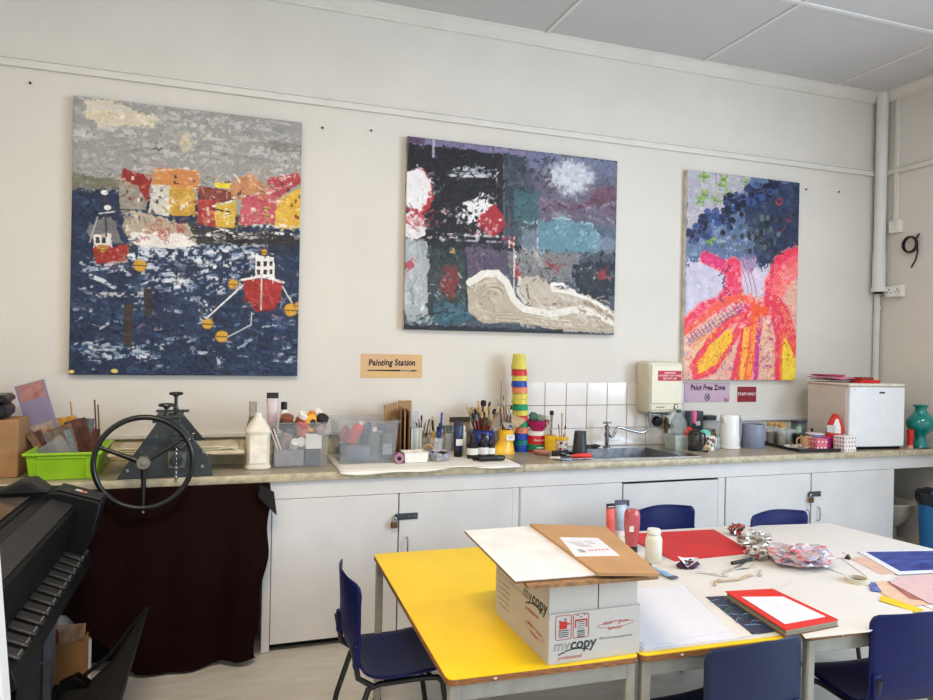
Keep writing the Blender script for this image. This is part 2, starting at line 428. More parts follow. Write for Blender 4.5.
def canvas(p, name, label, x0, x1, z0, z1, edge_col, depth=.038):
    t = thing(name, label, 'painting', ((x0+x1)/2, -.002, z0)); W, Hh = x1-x0, z1-z0
    w, h = p.w, p.h
    xs = (np.arange(w)/(w-1)-.5)*W; zs = (1-np.arange(h)/(h-1))*Hh
    X, Z = np.meshgrid(xs, zs); L = p.a.mean(2)
    Y = -depth-(p.n2*.004+.002); Y[0, :] = Y[-1, :] = -depth; Y[:, 0] = Y[:, -1] = -depth
    co = np.stack([X, Y, Z], -1).reshape(-1, 3)
    i = np.arange(h*w).reshape(h, w); q = np.stack([i[1:, :-1], i[1:, 1:], i[:-1, 1:], i[:-1, :-1]], -1).reshape(-1, 4)
    me = bpy.data.meshes.new('painted_canvas'); me.vertices.add(h*w); me.vertices.foreach_set('co', co.ravel())
    me.loops.add(q.size); me.loops.foreach_set('vertex_index', q.ravel().astype(np.int32))
    me.polygons.add(len(q)); me.polygons.foreach_set('loop_start', (np.arange(len(q))*4).astype(np.int32)); me.polygons.foreach_set('loop_total', np.full(len(q), 4, np.int32))
    me.update(calc_edges=True); me.validate()
    c = np.clip(p.a, 0, 255)/255; c = np.where(c <= .04045, c/12.92, ((c+.055)/1.055)**2.4)*PK
    c = np.clip(c, 0, .92)
    at = me.color_attributes.new('paint', 'FLOAT_COLOR', 'POINT')
    at.data.foreach_set('color', np.concatenate([c.reshape(-1, 3), np.ones((h*w, 1))], 1).astype(np.float32).ravel())
    me.polygons.foreach_set('use_smooth', [True]*len(me.polygons))
    me.materials.append(M_attr(name+'_paint'))
    o = bpy.data.objects.new('painted_canvas', me); C.objects.link(o); o.parent = t
    MB().box(0, -depth/2, Hh/2, W, depth-.002, Hh).obj('stretcher', M(name+'_edge', edge_col, .7, var=.15, scale=12), t, smooth=0)
    return t
PK = 1.0
# ---- harbour
p = Paint(420, 525, [(32, 12), (575, 75), (562, 685), (22, 672)], (150, 149, 146), 3)
p.scat(150, (20, 10, 590, 230), [(176, 174, 170), (140, 140, 138), (190, 187, 180), (122, 124, 124), (160, 156, 150)], 120, 16, (.1, .12), .7, .5)
p.fill([(62, 25), (110, 18), (160, 40), (240, 66), (225, 86), (150, 84), (95, 88), (62, 60)], (218, 202, 172), .95, 4)
p.scat(14, (70, 30, 200, 80), [(232, 218, 190), (170, 165, 155)], 40, 6, (.1, .2), .8)
p.blob(296, 120, 14, 24, (222, 205, 160), .7, .5, .4)
p.fill([(465, 112), (575, 128), (575, 150), (500, 140)], (128, 130, 118), .8, 3)
p.scat(30, (300, 80, 570, 180), [(200, 196, 188), (130, 130, 128)], 90, 8, (.1, .15), .6)
for x in (225, 262): p.stroke([(x-10, 142), (x, 136), (x+6, 142), (x+16, 134)], 2.2, (70, 70, 70))
p.fill([(22, 232), (140, 238), (580, 330), (580, 700), (15, 700)], (32, 50, 82), 1, 3)
p.fill([(24, 190), (70, 205), (142, 212), (142, 235), (24, 232)], (118, 116, 98), 1, 2)
p.scat(10, (25, 200, 135, 228), [(90, 92, 80), (150, 146, 124)], 40, 4)
# houses
def house(poly, c, dots=0, dc=(70, 60, 60)):
    p.fill(poly, c, 1, 1.2, 10)
    xs = [q[0] for q in poly]; ys = [q[1] for q in poly]
    for i in range(dots):
        x = p.rs.uniform(min(xs)+8, max(xs)-8); y = p.rs.uniform(min(ys)+12, max(ys)-5)
        p.fill([(x-3, y-5), (x+3, y-5), (x+3, y+4), (x-3, y+4)], dc, .9, .3)
    for i in range(4):
        x = p.rs.uniform(min(xs), max(xs)); y = p.rs.uniform(min(ys), max(ys))
        p.stroke([(x-12, y), (x+12, y+p.rs.uniform(-6, 6))], 3, tuple(np.clip(np.array(c)+p.rs.uniform(-50, 50), 0, 255)), .7, .3)
house([(140, 212), (175, 220), (205, 250), (200, 285), (138, 280)], (150, 142, 126), 5)
house([(148, 183), (215, 206), (205, 268), (180, 225), (142, 214)], (160, 38, 44), 4, (220, 210, 190))
house([(222, 182), (325, 190), (330, 228), (300, 236), (216, 226)], (214, 136, 70), 3)
p.stroke([(220, 190), (300, 186), (330, 205)], 6, (220, 210, 200), .8, .3)
house([(216, 222), (258, 226), (256, 300), (206, 292)], (206, 200, 190), 5)
house([(256, 228), (318, 236), (316, 300), (256, 296)], (206, 158, 50), 6, (230, 225, 215))
house([(318, 226), (410, 238), (410, 268), (326, 262)], (128, 52, 44), 3)
p.fill([(364, 216), (402, 222), (400, 234), (366, 230)], (240, 214, 40), 1, .6)
house([(324, 258), (368, 262), (366, 326), (322, 318)], (178, 50, 50), 3, (215, 200, 180))
house([(366, 268), (414, 262), (412, 326), (366, 326)], (218, 176, 50), 4, (235, 230, 215))
p.stroke([(360, 276), (404, 264)], 5, (225, 220, 212)); p.stroke([(360, 282), (400, 290)], 4, (50, 40, 40))
house([(400, 222), (450, 196), (498, 238), (480, 262), (405, 258)], (196, 130, 84), 2)
p.stroke([(398, 240), (452, 200), (500, 244)], 5, (214, 160, 120), .9, .2); p.stroke([(410, 256), (470, 246)], 7, (226, 214, 200), .9, .2)
house([(430, 256), (510, 240), (512, 318), (420, 322)], (196, 78, 92), 6, (228, 200, 190))
house([(490, 210), (560, 196), (575, 214), (520, 256), (490, 244)], (186, 58, 66), 2)
p.stroke([(490, 245), (545, 222)], 8, (228, 220, 214), .95, .1)
house([(512, 262), (576, 226), (574, 334), (506, 326)], (226, 176, 52), 6, (120, 50, 50))
p.scat(26, (150, 195, 570, 325), [(235, 225, 210), (190, 60, 50), (236, 190, 60), (60, 50, 50), (200, 120, 110)], 16, 3.5, (0, .8), .9, .2)
# quay
p.fill([(140, 282), (225, 300), (330, 326), (330, 372), (165, 366), (150, 320)], (176, 162, 140), 1, 3)
p.fill([(166, 334), (300, 344), (330, 372), (200, 374), (160, 356)], (226, 220, 212), 1, 3)
for i in range(16):
    x = p.rs.uniform(180, 290); y = p.rs.uniform(310, 362); p.ring(x, y, p.rs.uniform(4, 9), 2, (176, 62, 58), .8)
for i in range(6): p.stroke([(148+i*12, 290+i*3), (152+i*12, 318)], 2, (120, 100, 90), .7)
p.fill([(305, 326), (580, 344), (580, 374), (330, 368)], (44, 44, 48), 1, 4)
p.scat(50, (320, 325, 575, 392), [(226, 224, 220), (20, 20, 24), (150, 150, 150), (236, 234, 230)], 60, 6, (.08, .1), .9, .25)
p.stroke([(470, 366), (500, 348), (545, 350), (570, 370)], 6, (30, 30, 34), .9, .1)
p.smear(500, 16, 4, 1.5, 18); p.scat(30, (210, 190, 575, 330), [(236, 228, 216), (90, 50, 50), (222, 170, 80)], 20, 3, (-.4, .3), .8, .2)
# sea strokes
p.scat(330, (15, 400, 590, 690), [(26, 42, 74), (44, 68, 108), (58, 86, 126), (18, 28, 52), (36, 58, 98), (30, 46, 80)], 70, 11, (.03, .35), .8, .35)
p.scat(60, (15, 250, 120, 400), [(24, 38, 66), (30, 46, 78), (18, 28, 48)], 40, 11, (.05, .5), .75, .3); p.scat(220, (15, 400, 590, 690), [(24, 38, 66), (30, 46, 78), (18, 28, 48), (40, 58, 88)], 46, 12, (.05, .5), .75, .3); p.scat(90, (30, 250, 150, 480), [(34, 54, 92), (28, 40, 74), (56, 80, 120)], 50, 10, (.1, .5), .8, .3)
p.scat(120, (170, 372, 470, 480), [(205, 210, 218), (230, 230, 232), (120, 150, 190), (88, 118, 160)], 34, 6, (.05, .3), .9, .4)
p.scat(80, (40, 480, 575, 660), [(170, 186, 206), (212, 216, 222), (96, 126, 168)], 42, 6, (.02, .25), .8, .55)
p.scat(26, (60, 380, 575, 640), [(196, 150, 160), (180, 120, 140), (210, 176, 180)], 26, 6, (0, .3), .75, .3)
p.stroke([(95, 484), (195, 486)], 12, (196, 190, 190), .9, .3); p.scat(26, (40, 600, 220, 640), [(220, 222, 226), (140, 170, 200)], 46, 5, (.05, .2), .9, .4)
p.scat(24, (330, 480, 350, 560), [(214, 220, 226)], 20, 4, (.8, .4), .9, .3)
for (x, y) in ((375, 630), (372, 650)): p.stroke([(x, y-14), (x+2, y+8)], 7, (208, 210, 214), .8, .3)
p.scat(40, (170, 368, 430, 400), [(228, 230, 234), (200, 208, 220), (150, 170, 196)], 40, 7, (.05, .2), .95, .3); p.smear(1300, 24, 5, 3, 13, .3, (.05, .4)); p.scat(46, (60, 380, 500, 470), [(226, 228, 232), (190, 202, 216)], 44, 8, (.05, .2), .9, .35)
# posts
p.fill([(150, 505), (172, 507), (170, 606), (150, 604)], (58, 46, 44), 1, 1.5); p.fill([(196, 470), (214, 474), (218, 536), (200, 534)], (52, 44, 44), 1, 1.5)
# boats
p.fill([(62, 330), (100, 300), (118, 300), (150, 362), (80, 366)], (120, 118, 120), .9, 3)
p.fill([(74, 372), (162, 366), (156, 404), (84, 408)], (166, 40, 38), 1, 1.5); p.fill([(80, 342), (120, 340), (122, 370), (78, 372)], (224, 220, 214), 1, 1.5)
p.stroke([(106, 250), (108, 345)], 4, (60, 50, 50)); p.stroke([(92, 292), (126, 288)], 3, (216, 210, 204))
for x, y in ((104, 242), (112, 278)): p.blob(x, y, 8, 6, (226, 224, 220), 1, .3)
p.blob(100, 372, 14, 6, (196, 130, 60), 1, .3); p.stroke([(84, 412), (160, 406)], 5, (200, 160, 150), .9, .2); p.stroke([(88, 300), (70, 360)], 3, (200, 190, 180), .8)
for x in (88, 102): p.fill([(x-4, 348), (x+5, 348), (x+5, 362), (x-4, 362)], (50, 50, 56), 1, .5)
p.fill([(462, 392), (504, 398), (508, 452), (458, 448)], (228, 226, 222), 1, 1.5)
p.fill([(428, 450), (526, 456), (524, 500), (500, 526), (466, 528), (436, 494)], (172, 38, 38), 1, 2); p.stroke([(428, 452), (478, 444), (528, 460)], 6, (228, 222, 216))
p.stroke([(436, 494), (470, 526), (505, 524)], 5, (120, 24, 30)); p.stroke([(476, 440), (474, 524)], 4, (206, 196, 190))
p.scat(10, (440, 460, 515, 515), [(210, 80, 76), (130, 24, 28)], 22, 4, (1.2, .4), .8)
for x in (468, 484, 498): p.fill([(x-4, 408), (x+4, 408), (x+4, 420), (x-4, 420)], (44, 44, 52), 1, .5); p.fill([(x-4, 428), (x+4, 428), (x+4, 440), (x-4, 440)], (44, 44, 52), 1, .5)
p.stroke([(486, 340), (484, 400)], 3, (60, 50, 48))
for (x, y, r) in ((188, 415, 18), (408, 462, 15), (347, 556, 16), (381, 586, 18), (545, 526, 20), (566, 516, 14), (487, 282, 8), (487, 299, 8), (482, 386, 9), (100, 378, 8)):
    r *= .86; p.blob(x, y, r, r*.95, (214, 158, 40), 1, .2); p.stroke([(x-r, y), (x+r, y+2)], 2.5, (70, 50, 40), .8); p.ring(x, y, r, 2, (120, 80, 40), .6)
p.stroke([(345, 542), (430, 466)], 4, (226, 224, 220), .95); p.stroke([(395, 588), (450, 560), (452, 530)], 3, (200, 200, 200), .9); p.stroke([(526, 470), (548, 508)], 4, (214, 210, 206), .9)
p.blob(128, 664, 8, 5, (226, 196, 80)); p.blob(28, 664, 6, 4, (226, 196, 80))
p.scat(60, (430, 395, 528, 525), [(150, 60, 50), (206, 196, 186), (120, 30, 34), (190, 90, 60), (60, 60, 80)], 14, 3, (.6, .8), .7, .3); p.scat(40, (70, 330, 165, 408), [(190, 180, 170), (120, 60, 50), (90, 90, 100), (170, 110, 60)], 14, 3, (.4, .8), .7, .3)
p.scat(70, (140, 190, 575, 330), [(214, 196, 170), (176, 150, 120), (230, 222, 210), (120, 90, 80)], 16, 4, (.5, .7), .55, .4); p.scat(60, (25, 20, 575, 190), [(196, 194, 190), (206, 204, 198)], 90, 9, (.08, .12), .55, .4)
p.scat(110, (140, 185, 575, 330), [(206, 186, 156), (190, 150, 110), (232, 222, 208), (150, 96, 80), (170, 160, 150), (196, 120, 100), (214, 170, 90)], 20, 5, (.3, .8), .6, .35)
p.scat(30, (140, 180, 575, 330), [(70, 50, 50), (240, 232, 220)], 16, 2.5, (.2, .9), .8, .2)
p.smear(800, 12, 3, 2.5, 17, .2); p.a = p.a*.86+p.a.mean(2, keepdims=True)*.14; canvas(p, 'harbour_painting', 'large unframed painting of a harbour with red boats and yellow buoys, left of the wall', -.777, .403, 1.366, 2.840, (110, 116, 128))

# ---- abstract
p = Paint(460, 366, [(40, 22), (747, 98), (732, 680), (32, 672)], (66, 76, 86), 11)
p.scat(200, (30, 20, 750, 680), [(84, 96, 106), (50, 56, 66), (92, 84, 104), (60, 88, 94)], 70, 16, (.6, 1.2), .6, .5)
p.fill([(430, 60), (750, 100), (745, 320), (470, 300)], (104, 96, 116), .9, 6)
p.fill([(440, 70), (750, 100), (750, 150), (450, 130)], (112, 118, 152), .9, 5)
p.scat(90, (450, 90, 745, 310), [(120, 112, 136), (84, 66, 88), (140, 134, 150), (96, 70, 90)], 70, 12, (.3, .9), .6, .4)
p.blob(585, 155, 74, 50, (196, 200, 208), .95, .45, .5); p.scat(30, (520, 110, 650, 200), [(222, 224, 228), (160, 164, 180)], 50, 9, (.4, .9), .7, .4)
p.scat(22, (670, 100, 748, 180), [(78, 84, 104), (96, 106, 128)], 60, 14, (.1, .3), .8)
p.fill([(650, 205), (745, 178), (745, 236), (670, 250)], (98, 58, 78), .8, 6)
p.stroke([(495, 262), (540, 238), (590, 262), (640, 246), (665, 228), (745, 262)], 12, (92, 44, 66), .95, .1); p.scat(26, (500, 220, 745, 300), [(110, 62, 84), (160, 150, 160), (74, 50, 72)], 60, 8, (.2, .5), .7, .3)
p.fill([(362, 80), (440, 84), (430, 300), (366, 330)], (48, 60, 70), 1, 4); p.scat(50, (366, 90, 470, 320), [(74, 88, 96), (36, 44, 54), (90, 100, 108)], 40, 8, (1.2, .8), .7, .4)
p.fill([(400, 196), (486, 200), (480, 312), (398, 300)], (62, 98, 106), .9, 4)
p.scat(20, (440, 100, 540, 210), [(60, 50, 70), (50, 56, 66)], 60, 10, (-.9, .3), .7, .4)
p.fill([(40, 22), (440, 66), (438, 84), (40, 46)], (122, 112, 150), 1, 2); p.fill([(40, 22), (100, 30), (98, 48), (40, 44)], (92, 68, 100), 1, 2)
p.fill([(40, 46), (368, 82), (366, 384), (100, 384), (40, 300)], (28, 27, 33), 1, 2, 3)
p.stroke([(128, 34), (128, 90)], 8, (170, 164, 190), .9)
for i in range(26):
    y = p.rs.uniform(128, 160); x = p.rs.uniform(172, 300); p.stroke([(x, y), (x+p.rs.uniform(20, 62), y+p.rs.uniform(-10, 4))], 4, (176, 180, 188), .8, .35)
p.stroke([(176, 152), (330, 158), (362, 120)], 7, (206, 206, 210), .9, .3); p.stroke([(236, 120), (238, 134)], 4, (220, 220, 224)); p.stroke([(340, 160), (342, 205)], 5, (160, 164, 170), .8, .3)
p.scat(20, (70, 120, 160, 330), [(176, 180, 188), (140, 146, 156), (210, 206, 210)], 50, 7, (-.7, .35), .85, .35)
p.blob(76, 210, 46, 64, (186, 36, 48), 1, .3); p.blob(70, 206, 46, 62, (226, 224, 224), 1, .12)
p.stroke([(118, 200), (112, 260), (60, 280), (44, 290)], 12, (190, 40, 50), .95, .1)
p.blob(62, 322, 36, 40, (222, 216, 218), 1, .3); p.scat(22, (50, 270, 180, 370), [(186, 40, 52), (150, 30, 44), (220, 190, 196), (170, 90, 100)], 50, 8, (-.4, .7), .9, .3)
for i in range(46):
    x = p.rs.uniform(205, 290); y = 325-(x-205)*.3-p.rs.uniform(0, 70); p.stroke([(x, y), (x+p.rs.uniform(25, 60), y-p.rs.uniform(8, 30))], 8, (228, 224, 224), .95, .2)
p.blob(326, 306, 36, 44, (172, 34, 44), 1, .4); p.scat(14, (270, 300, 355, 350), [(226, 220, 222), (190, 40, 48), (120, 20, 30)], 34, 8, (-.6, .7), .9, .2)
p.stroke([(160, 352), (372, 358)], 7, (196, 198, 202), .95, .2); p.stroke([(200, 372), (372, 376)], 6, (160, 164, 172), .9, .3); p.stroke([(364, 90), (366, 360)], 4, (96, 100, 110), .9)
p.fill([(100, 378), (440, 384), (440, 404), (100, 396)], (30, 32, 38), .9, 3)
for i in range(6): p.stroke([(380+i*5, 360), (378+i*5, 405)], 5, [(190, 40, 46), (220, 214, 214), (60, 30, 40)][i % 3], .9, .2)
p.fill([(424, 334), (480, 326), (478, 402), (424, 404)], (112, 122, 138), .95, 3)
p.fill([(478, 306), (560, 292), (660, 312), (692, 360), (690, 400), (540, 404), (476, 396)], (98, 140, 154), 1, 4)
p.scat(50, (485, 305, 680, 395), [(140, 176, 184), (78, 116, 134), (120, 160, 170), (96, 134, 140)], 50, 7, (.2, .9), .8, .4)
p.stroke([(420, 330), (480, 302), (560, 292), (660, 312), (692, 362)], 7, (150, 176, 190), .9, .2); p.stroke([(476, 310), (478, 400)], 5, (190, 204, 212), .9, .2)
p.fill([(690, 310), (748, 320), (745, 440), (690, 400)], (76, 96, 112), .9, 5); p.ring(712, 425, 26, 8, (24, 26, 32)); p.blob(712, 380, 30, 24, (130, 140, 160), .7, .4, .4)
p.fill([(236, 388), (376, 400), (372, 486), (330, 476), (240, 500)], (88, 76, 98), 1, 4); p.scat(30, (240, 395, 370, 480), [(108, 96, 120), (66, 54, 76), (96, 70, 90)], 40, 8, (.8, .9), .7, .4)
p.fill([(370, 410), (620, 406), (610, 500), (400, 500)], (132, 128, 128), .9, 5)
p.scat(70, (376, 406, 620, 490), [(44, 40, 48), (190, 186, 182), (90, 92, 100), (160, 156, 150)], 34, 6, (1.4, .4), .8, .3)
p.stroke([(404, 410), (402, 490)], 6, (226, 222, 220), .9, .2); p.scat(12, (398, 436, 412, 490), [(170, 30, 40)], 16, 5, (1.5, .2)); p.scat(18, (510, 418, 548, 482), [(170, 30, 40), (60, 24, 34), (150, 30, 40)], 34, 5, (.1, .4), .9, .2)
p.fill([(590, 444), (650, 436), (745, 440), (735, 545), (690, 580), (620, 540), (588, 490)], (28, 34, 44), 1, 4); p.scat(26, (600, 450, 735, 545), [(60, 70, 86), (20, 22, 30), (110, 120, 130)], 40, 6, (.5, .8), .7, .4)
p.blob(692, 480, 18, 22, (150, 40, 46), .9, .6, .3); p.scat(9, (620, 450, 720, 500), [(200, 200, 206)], 8, 4)
p.stroke([(600, 448), (588, 490), (622, 545), (700, 580)], 5, (130, 136, 146), .8, .2)
# lower left
p.fill([(36, 370), (112, 380), (112, 640), (34, 650)], (166, 172, 176), 1, 5); p.scat(46, (36, 370, 112, 640), [(200, 202, 204), (120, 130, 136), (150, 158, 164)], 60, 9, (1.5, .2), .8, .4); p.blob(52, 455, 16, 12, (180, 60, 70), .8, .5)
p.fill([(112, 392), (236, 400), (246, 560), (236, 640), (112, 620)], (48, 60, 60), 1, 4); p.scat(60, (115, 395, 240, 620), [(70, 84, 82), (30, 40, 42), (96, 104, 104), (40, 60, 66)], 36, 7, (.8, .9), .8, .3)
p.blob(184, 512, 28, 44, (128, 48, 46), .9, .6, .3); p.scat(22, (140, 420, 220, 570), [(190, 190, 188), (220, 220, 220), (150, 50, 50)], 14, 4, (.6, .8), .9, .2); p.fill([(184, 398), (198, 400), (196, 416), (184, 414)], (196, 150, 70), 1, .5)
p.fill([(130, 590), (250, 580), (262, 640), (130, 650)], (52, 96, 116), .85, 5); p.scat(24, (40, 610, 270, 660), [(180, 184, 184), (40, 50, 56), (90, 130, 140)], 50, 6, (-.5, .3), .8, .3)
p.stroke([(60, 660), (110, 620), (180, 610)], 7, (34, 38, 42), .9, .1); p.stroke([(236, 420), (244, 560), (236, 620)], 7, (36, 42, 48), .9)
p.smear(1500, 30, 6, 6, 13, .3)
# cream swoosh
sw_ = [(242, 520), (290, 482), (340, 476), (376, 500), (404, 560), (440, 586), (520, 600), (600, 590), (735, 640), (735, 672), (560, 668), (400, 640), (300, 648), (248, 610)]
p.fill(sw_, (182, 168, 146), 1, 1); p.fill([(410, 494), (470, 484), (530, 520), (620, 540), (736, 600), (736, 645), (620, 600), (520, 606), (440, 580)], (188, 176, 158), 1, 3)
for k in range(10):
    a = .25+k*.085
    p.stroke([(330-60*a, 560-78*a), (262+20*(1-a), 590-50*a), (330, 600+40*a), (420, 600+44*a), (540, 618+40*a), (735, 642+26*a)], 4, [(150, 132, 108), (206, 194, 174), (170, 154, 130)][k % 3], .7, .25)
for k in range(26):
    t0 = p.rs.uniform(2, 5.5); r0_ = p.rs.uniform(12, 72); p.stroke([(330+r0_*math.cos(t0+q*.3), 562+r0_*.9*math.sin(t0+q*.3)) for q in range(5)], 3.5, [(160, 142, 116), (206, 194, 172), (140, 122, 98)][k % 3], .7, .2)
p.stroke([(250, 512), (296, 482), (342, 480), (374, 508), (396, 562), (430, 596), (520, 612), (604, 596), (668, 606), (735, 640)], 22, (224, 218, 206), 1)
p.stroke([(470, 496), (440, 520), (448, 560), (500, 584), (560, 576)], 7, (126, 98, 78), .9, .1); p.stroke([(560, 580), (640, 574), (690, 600), (735, 630)], 12, (148, 124, 104), .9, .1)
p.stroke([(418, 494), (412, 540), (436, 576)], 10, (214, 206, 192), .9); p.stroke([(600, 540), (560, 512), (524, 514), (528, 532), (580, 540), (650, 560), (735, 612)], 10, (226, 222, 212), 1)
p.stroke([(400, 410), (398, 560)], 4, (216, 212, 206), .9); p.scat(16, (560, 560, 735, 660), [(160, 120, 96), (200, 186, 166)], 60, 6, (.4, .2), .8, .3)
p.scat(60, (420, 560, 735, 660), [(206, 196, 180), (190, 176, 156), (216, 208, 194), (164, 144, 124)], 60, 7, (.35, .25), .8, .3); p.scat(50, (250, 500, 410, 640), [(200, 190, 170), (170, 156, 134), (212, 204, 188)], 34, 4, (.9, .6), .7, .3); p.fill([(32, 655), (560, 664), (560, 690), (32, 690)], (30, 36, 48), 1, 2)
p.smear(450, 22, 4, 2, 14, .25); p.a = p.a*.88+p.a.mean(2, keepdims=True)*.12; canvas(p, 'abstract_painting', 'dark abstract painting with cream swirls and a teal shape, middle of the wall', 1.034, 2.498, 1.656, 2.836, (176, 170, 162))

# ---- sea creature
p = Paint(330, 490, [(37, 31), (388, 68), (375, 683), (28, 683)], (150, 158, 176), 21)
p.fill([(30, 20), (400, 60), (400, 330), (240, 310), (30, 330)], (92, 112, 144), 1, 6)
p.scat(90, (30, 150, 390, 340), [(70, 92, 126), (130, 148, 172), (54, 74, 108), (170, 178, 194)], 60, 14, (-.4, .6), .6, .45)
p.fill([(200, 150), (320, 64), (392, 66), (392, 290), (300, 330), (262, 330), (240, 250)], (40, 52, 80), .95, 8)
p.scat(60, (230, 80, 390, 320), [(30, 40, 66), (60, 78, 112), (48, 50, 70)], 50, 12, (1.0, .7), .7, .4)
p.fill([(34, 26), (240, 46), (170, 140), (36, 230)], (176, 172, 180), 1, 4); p.scat(40, (36, 40, 220, 200), [(196, 190, 200), (150, 140, 160), (206, 186, 190)], 24, 6, (.5, .9), .8, .3)
for (x, y) in ((88, 52), (140, 78), (78, 130), (126, 126), (160, 106), (215, 66), (108, 250), (150, 60), (92, 108)):
    for k in range(4): a = k*1.57+x; p.stroke([(x, y), (x+14*math.cos(a), y+14*math.sin(a))], 9, (126, 164, 66), .95, .1)
    p.stroke([(x-8, y), (x+8, y+4)], 2, (50, 80, 40), .8)
for i in range(120):
    t = p.rs.rand(); x = 40+t*270+p.rs.normal(0, 10); y = 236-t*166+p.rs.normal(0, 22)
    p.blob(x, y, p.rs.uniform(7, 13), p.rs.uniform(6, 11), [(24, 34, 70), (36, 52, 96), (18, 22, 46), (52, 80, 130)][i % 4], 1, .25, .15)
    if i % 3 == 0: p.ring(x, y, 9, 1.8, (110, 104, 140), .8)
for i in range(60): p.blob(p.rs.normal(270, 40), p.rs.normal(232, 36), 7, 7, [(40, 46, 56), (70, 80, 90), (28, 32, 40), (96, 106, 112)][i % 4], .9, .3)
p.ring(322, 128, 9, 4, (170, 50, 60)); p.ring(352, 186, 6, 3, (150, 50, 60)); p.stroke([(345, 200), (330, 225)], 2, (150, 60, 60))
p.stroke([(250, 320), (266, 300), (268, 345), (272, 370)], 3, (30, 40, 60), .8)
# pale glow zone and lower ground
p.fill([(30, 320), (120, 300), (180, 318), (270, 340), (300, 330), (300, 470), (30, 520)], (196, 190, 208), 1, 9)
p.fill([(180, 320), (286, 350), (296, 460), (226, 450), (190, 400)], (214, 196, 214), 1, 5); p.fill([(200, 300), (255, 310), (240, 350), (195, 345)], (176, 130, 170), .7, 7)
for k in range(3): p.stroke([(195+k*14, 315), (215+k*12, 360), (226+k*12, 400), (222+k*16, 440)], 2, (110, 70, 110), .7)
p.fill([(30, 480), (200, 400), (300, 440), (380, 330), (380, 690), (25, 690)], (222, 172, 156), 1, 6)
p.scat(120, (30, 500, 380, 685), [(240, 206, 130), (228, 150, 130), (236, 190, 180), (212, 120, 110), (240, 220, 150)], 18, 7, (.8, 1.0), .8, .3)
red = (226, 58, 84); mag = (208, 48, 104); org = (234, 92, 66); yel = (240, 196, 60)
def arm(pts, wd, c1=red, c2=org, inner=None):
    p.stroke(pts, wd*1.25, (236, 120, 130), .75, .1); p.stroke(pts, wd, c1, 1); p.stroke([(x+wd*.12, y) for x, y in pts], wd*.5, c2, .8, .2)
    if inner: p.stroke(pts, wd*.28, inner, .9, .1)
arm([(262, 468), (205, 462), (166, 420), (176, 360), (150, 330), (94, 306)], 30, mag, (226, 70, 130))
arm([(180, 330), (186, 400), (140, 450), (90, 470), (40, 520)], 40, red, (236, 90, 130))
arm([(240, 440), (200, 430), (150, 440), (100, 480), (40, 540)], 20, (236, 92, 70), org)
p.stroke([(200, 450), (150, 480), (90, 520), (40, 560)], 26, (226, 180, 170), .9, .1)
arm([(225, 480), (170, 500), (110, 560), (60, 640), (66, 670), (120, 650), (190, 540), (215, 490)], 20, red, org)
p.fill([(180, 515), (110, 575), (68, 636), (80, 662), (130, 630), (176, 560)], (242, 178, 46), 1, 2); p.scat(24, (70, 540, 170, 650), [(240, 140, 46), (246, 210, 70), (190, 150, 50)], 40, 6, (-.9, .2), .8, .3)
arm([(230, 475), (214, 560), (196, 640), (186, 690)], 28, red, org); arm([(250, 480), (240, 560), (222, 690)], 26, (238, 90, 60), (244, 160, 60))
p.fill([(214, 520), (232, 520), (216, 680), (200, 680)], (244, 176, 60), .9, 2)
arm([(270, 476), (256, 560), (250, 690)], 14, (206, 60, 130), (170, 60, 140))
p.scat(120, (258, 490, 330, 685), [(236, 180, 160), (226, 110, 110), (200, 90, 130), (240, 214, 190), (240, 190, 90), (150, 60, 110)], 10, 5, (1.2, .9), .9, .15)
arm([(262, 460), (305, 466), (326, 540), (324, 690)], 30, red, org)
arm([(300, 440), (304, 380), (330, 320), (372, 298)], 46, (228, 56, 80), (240, 90, 120)); arm([(320, 400), (340, 360), (376, 330)], 44, (240, 100, 100), (246, 140, 140))
arm([(310, 440), (340, 480), (356, 540), (372, 600)], 36, red, org)
p.fill([(336, 540), (352, 560), (380, 620), (376, 690), (326, 690), (328, 600)], (238, 204, 56), 1, 3); p.stroke([(334, 530), (352, 560), (376, 610)], 7, (236, 80, 60), .9); p.stroke([(326, 690), (330, 600), (336, 540)], 8, (240, 110, 60), .9)
p.blob(262, 466, 30, 18, (238, 90, 50), 1, .3)
for i in range(160):
    x = p.rs.uniform(60, 378); y = p.rs.uniform(330, 520)
    L = p.a[tuple(np.clip(p.q([(x, y)])[0][::-1].astype(int), 0, [p.h-1, p.w-1]))]
    if L[0] > 200 and L[1] < 150: p.ring(x, y, p.rs.uniform(3, 6), 1.6, (250, 170, 170), .8)
for i in range(0): t = i/26; p.ring(150-math.sin(t*3)*30, 350+t*120, 6, 2, (130, 40, 110), .8)
for i in range(46):
    t = i/46; x, y = 44+t*165, 560-t*105+10*math.sin(i*2.1); p.stroke([(x-4, y-8), (x+5, y), (x-3, y+9)], 2, (120, 66, 110), .75)
for i in range(20): p.blob(150+p.rs.normal(0, 8), 330+i*6, 4, 3, (110, 40, 90), .8)
for i in range(240):
    x, y = p.rs.uniform(40, 378), p.rs.uniform(480, 682); p.stroke([(x, y), (x+p.rs.uniform(-5, 5), y+p.rs.uniform(3, 9))], 1.8, [(120, 50, 100), (246, 220, 170), (190, 40, 70), (250, 200, 90)][i % 4], .7)
for i in range(30): p.ring(p.rs.uniform(30, 375), p.rs.uniform(580, 682), p.rs.uniform(2, 5), 1.3, [(170, 60, 90), (120, 60, 120), (230, 120, 60)][i % 3], .7)
p.scat(90, (340, 380, 384, 560), [(240, 180, 150), (236, 120, 90), (230, 150, 130)], 8, 4, (.5, 1), .8, .1)
p.smear(1100, 14, 4, 2.5, 16, .2); canvas(p, 'sea_creature_painting', 'tall painting of pink and orange tentacles under a dark blue sea, right of the wall', 3.061, 4.058, 1.354, 2.836, (206, 200, 184))
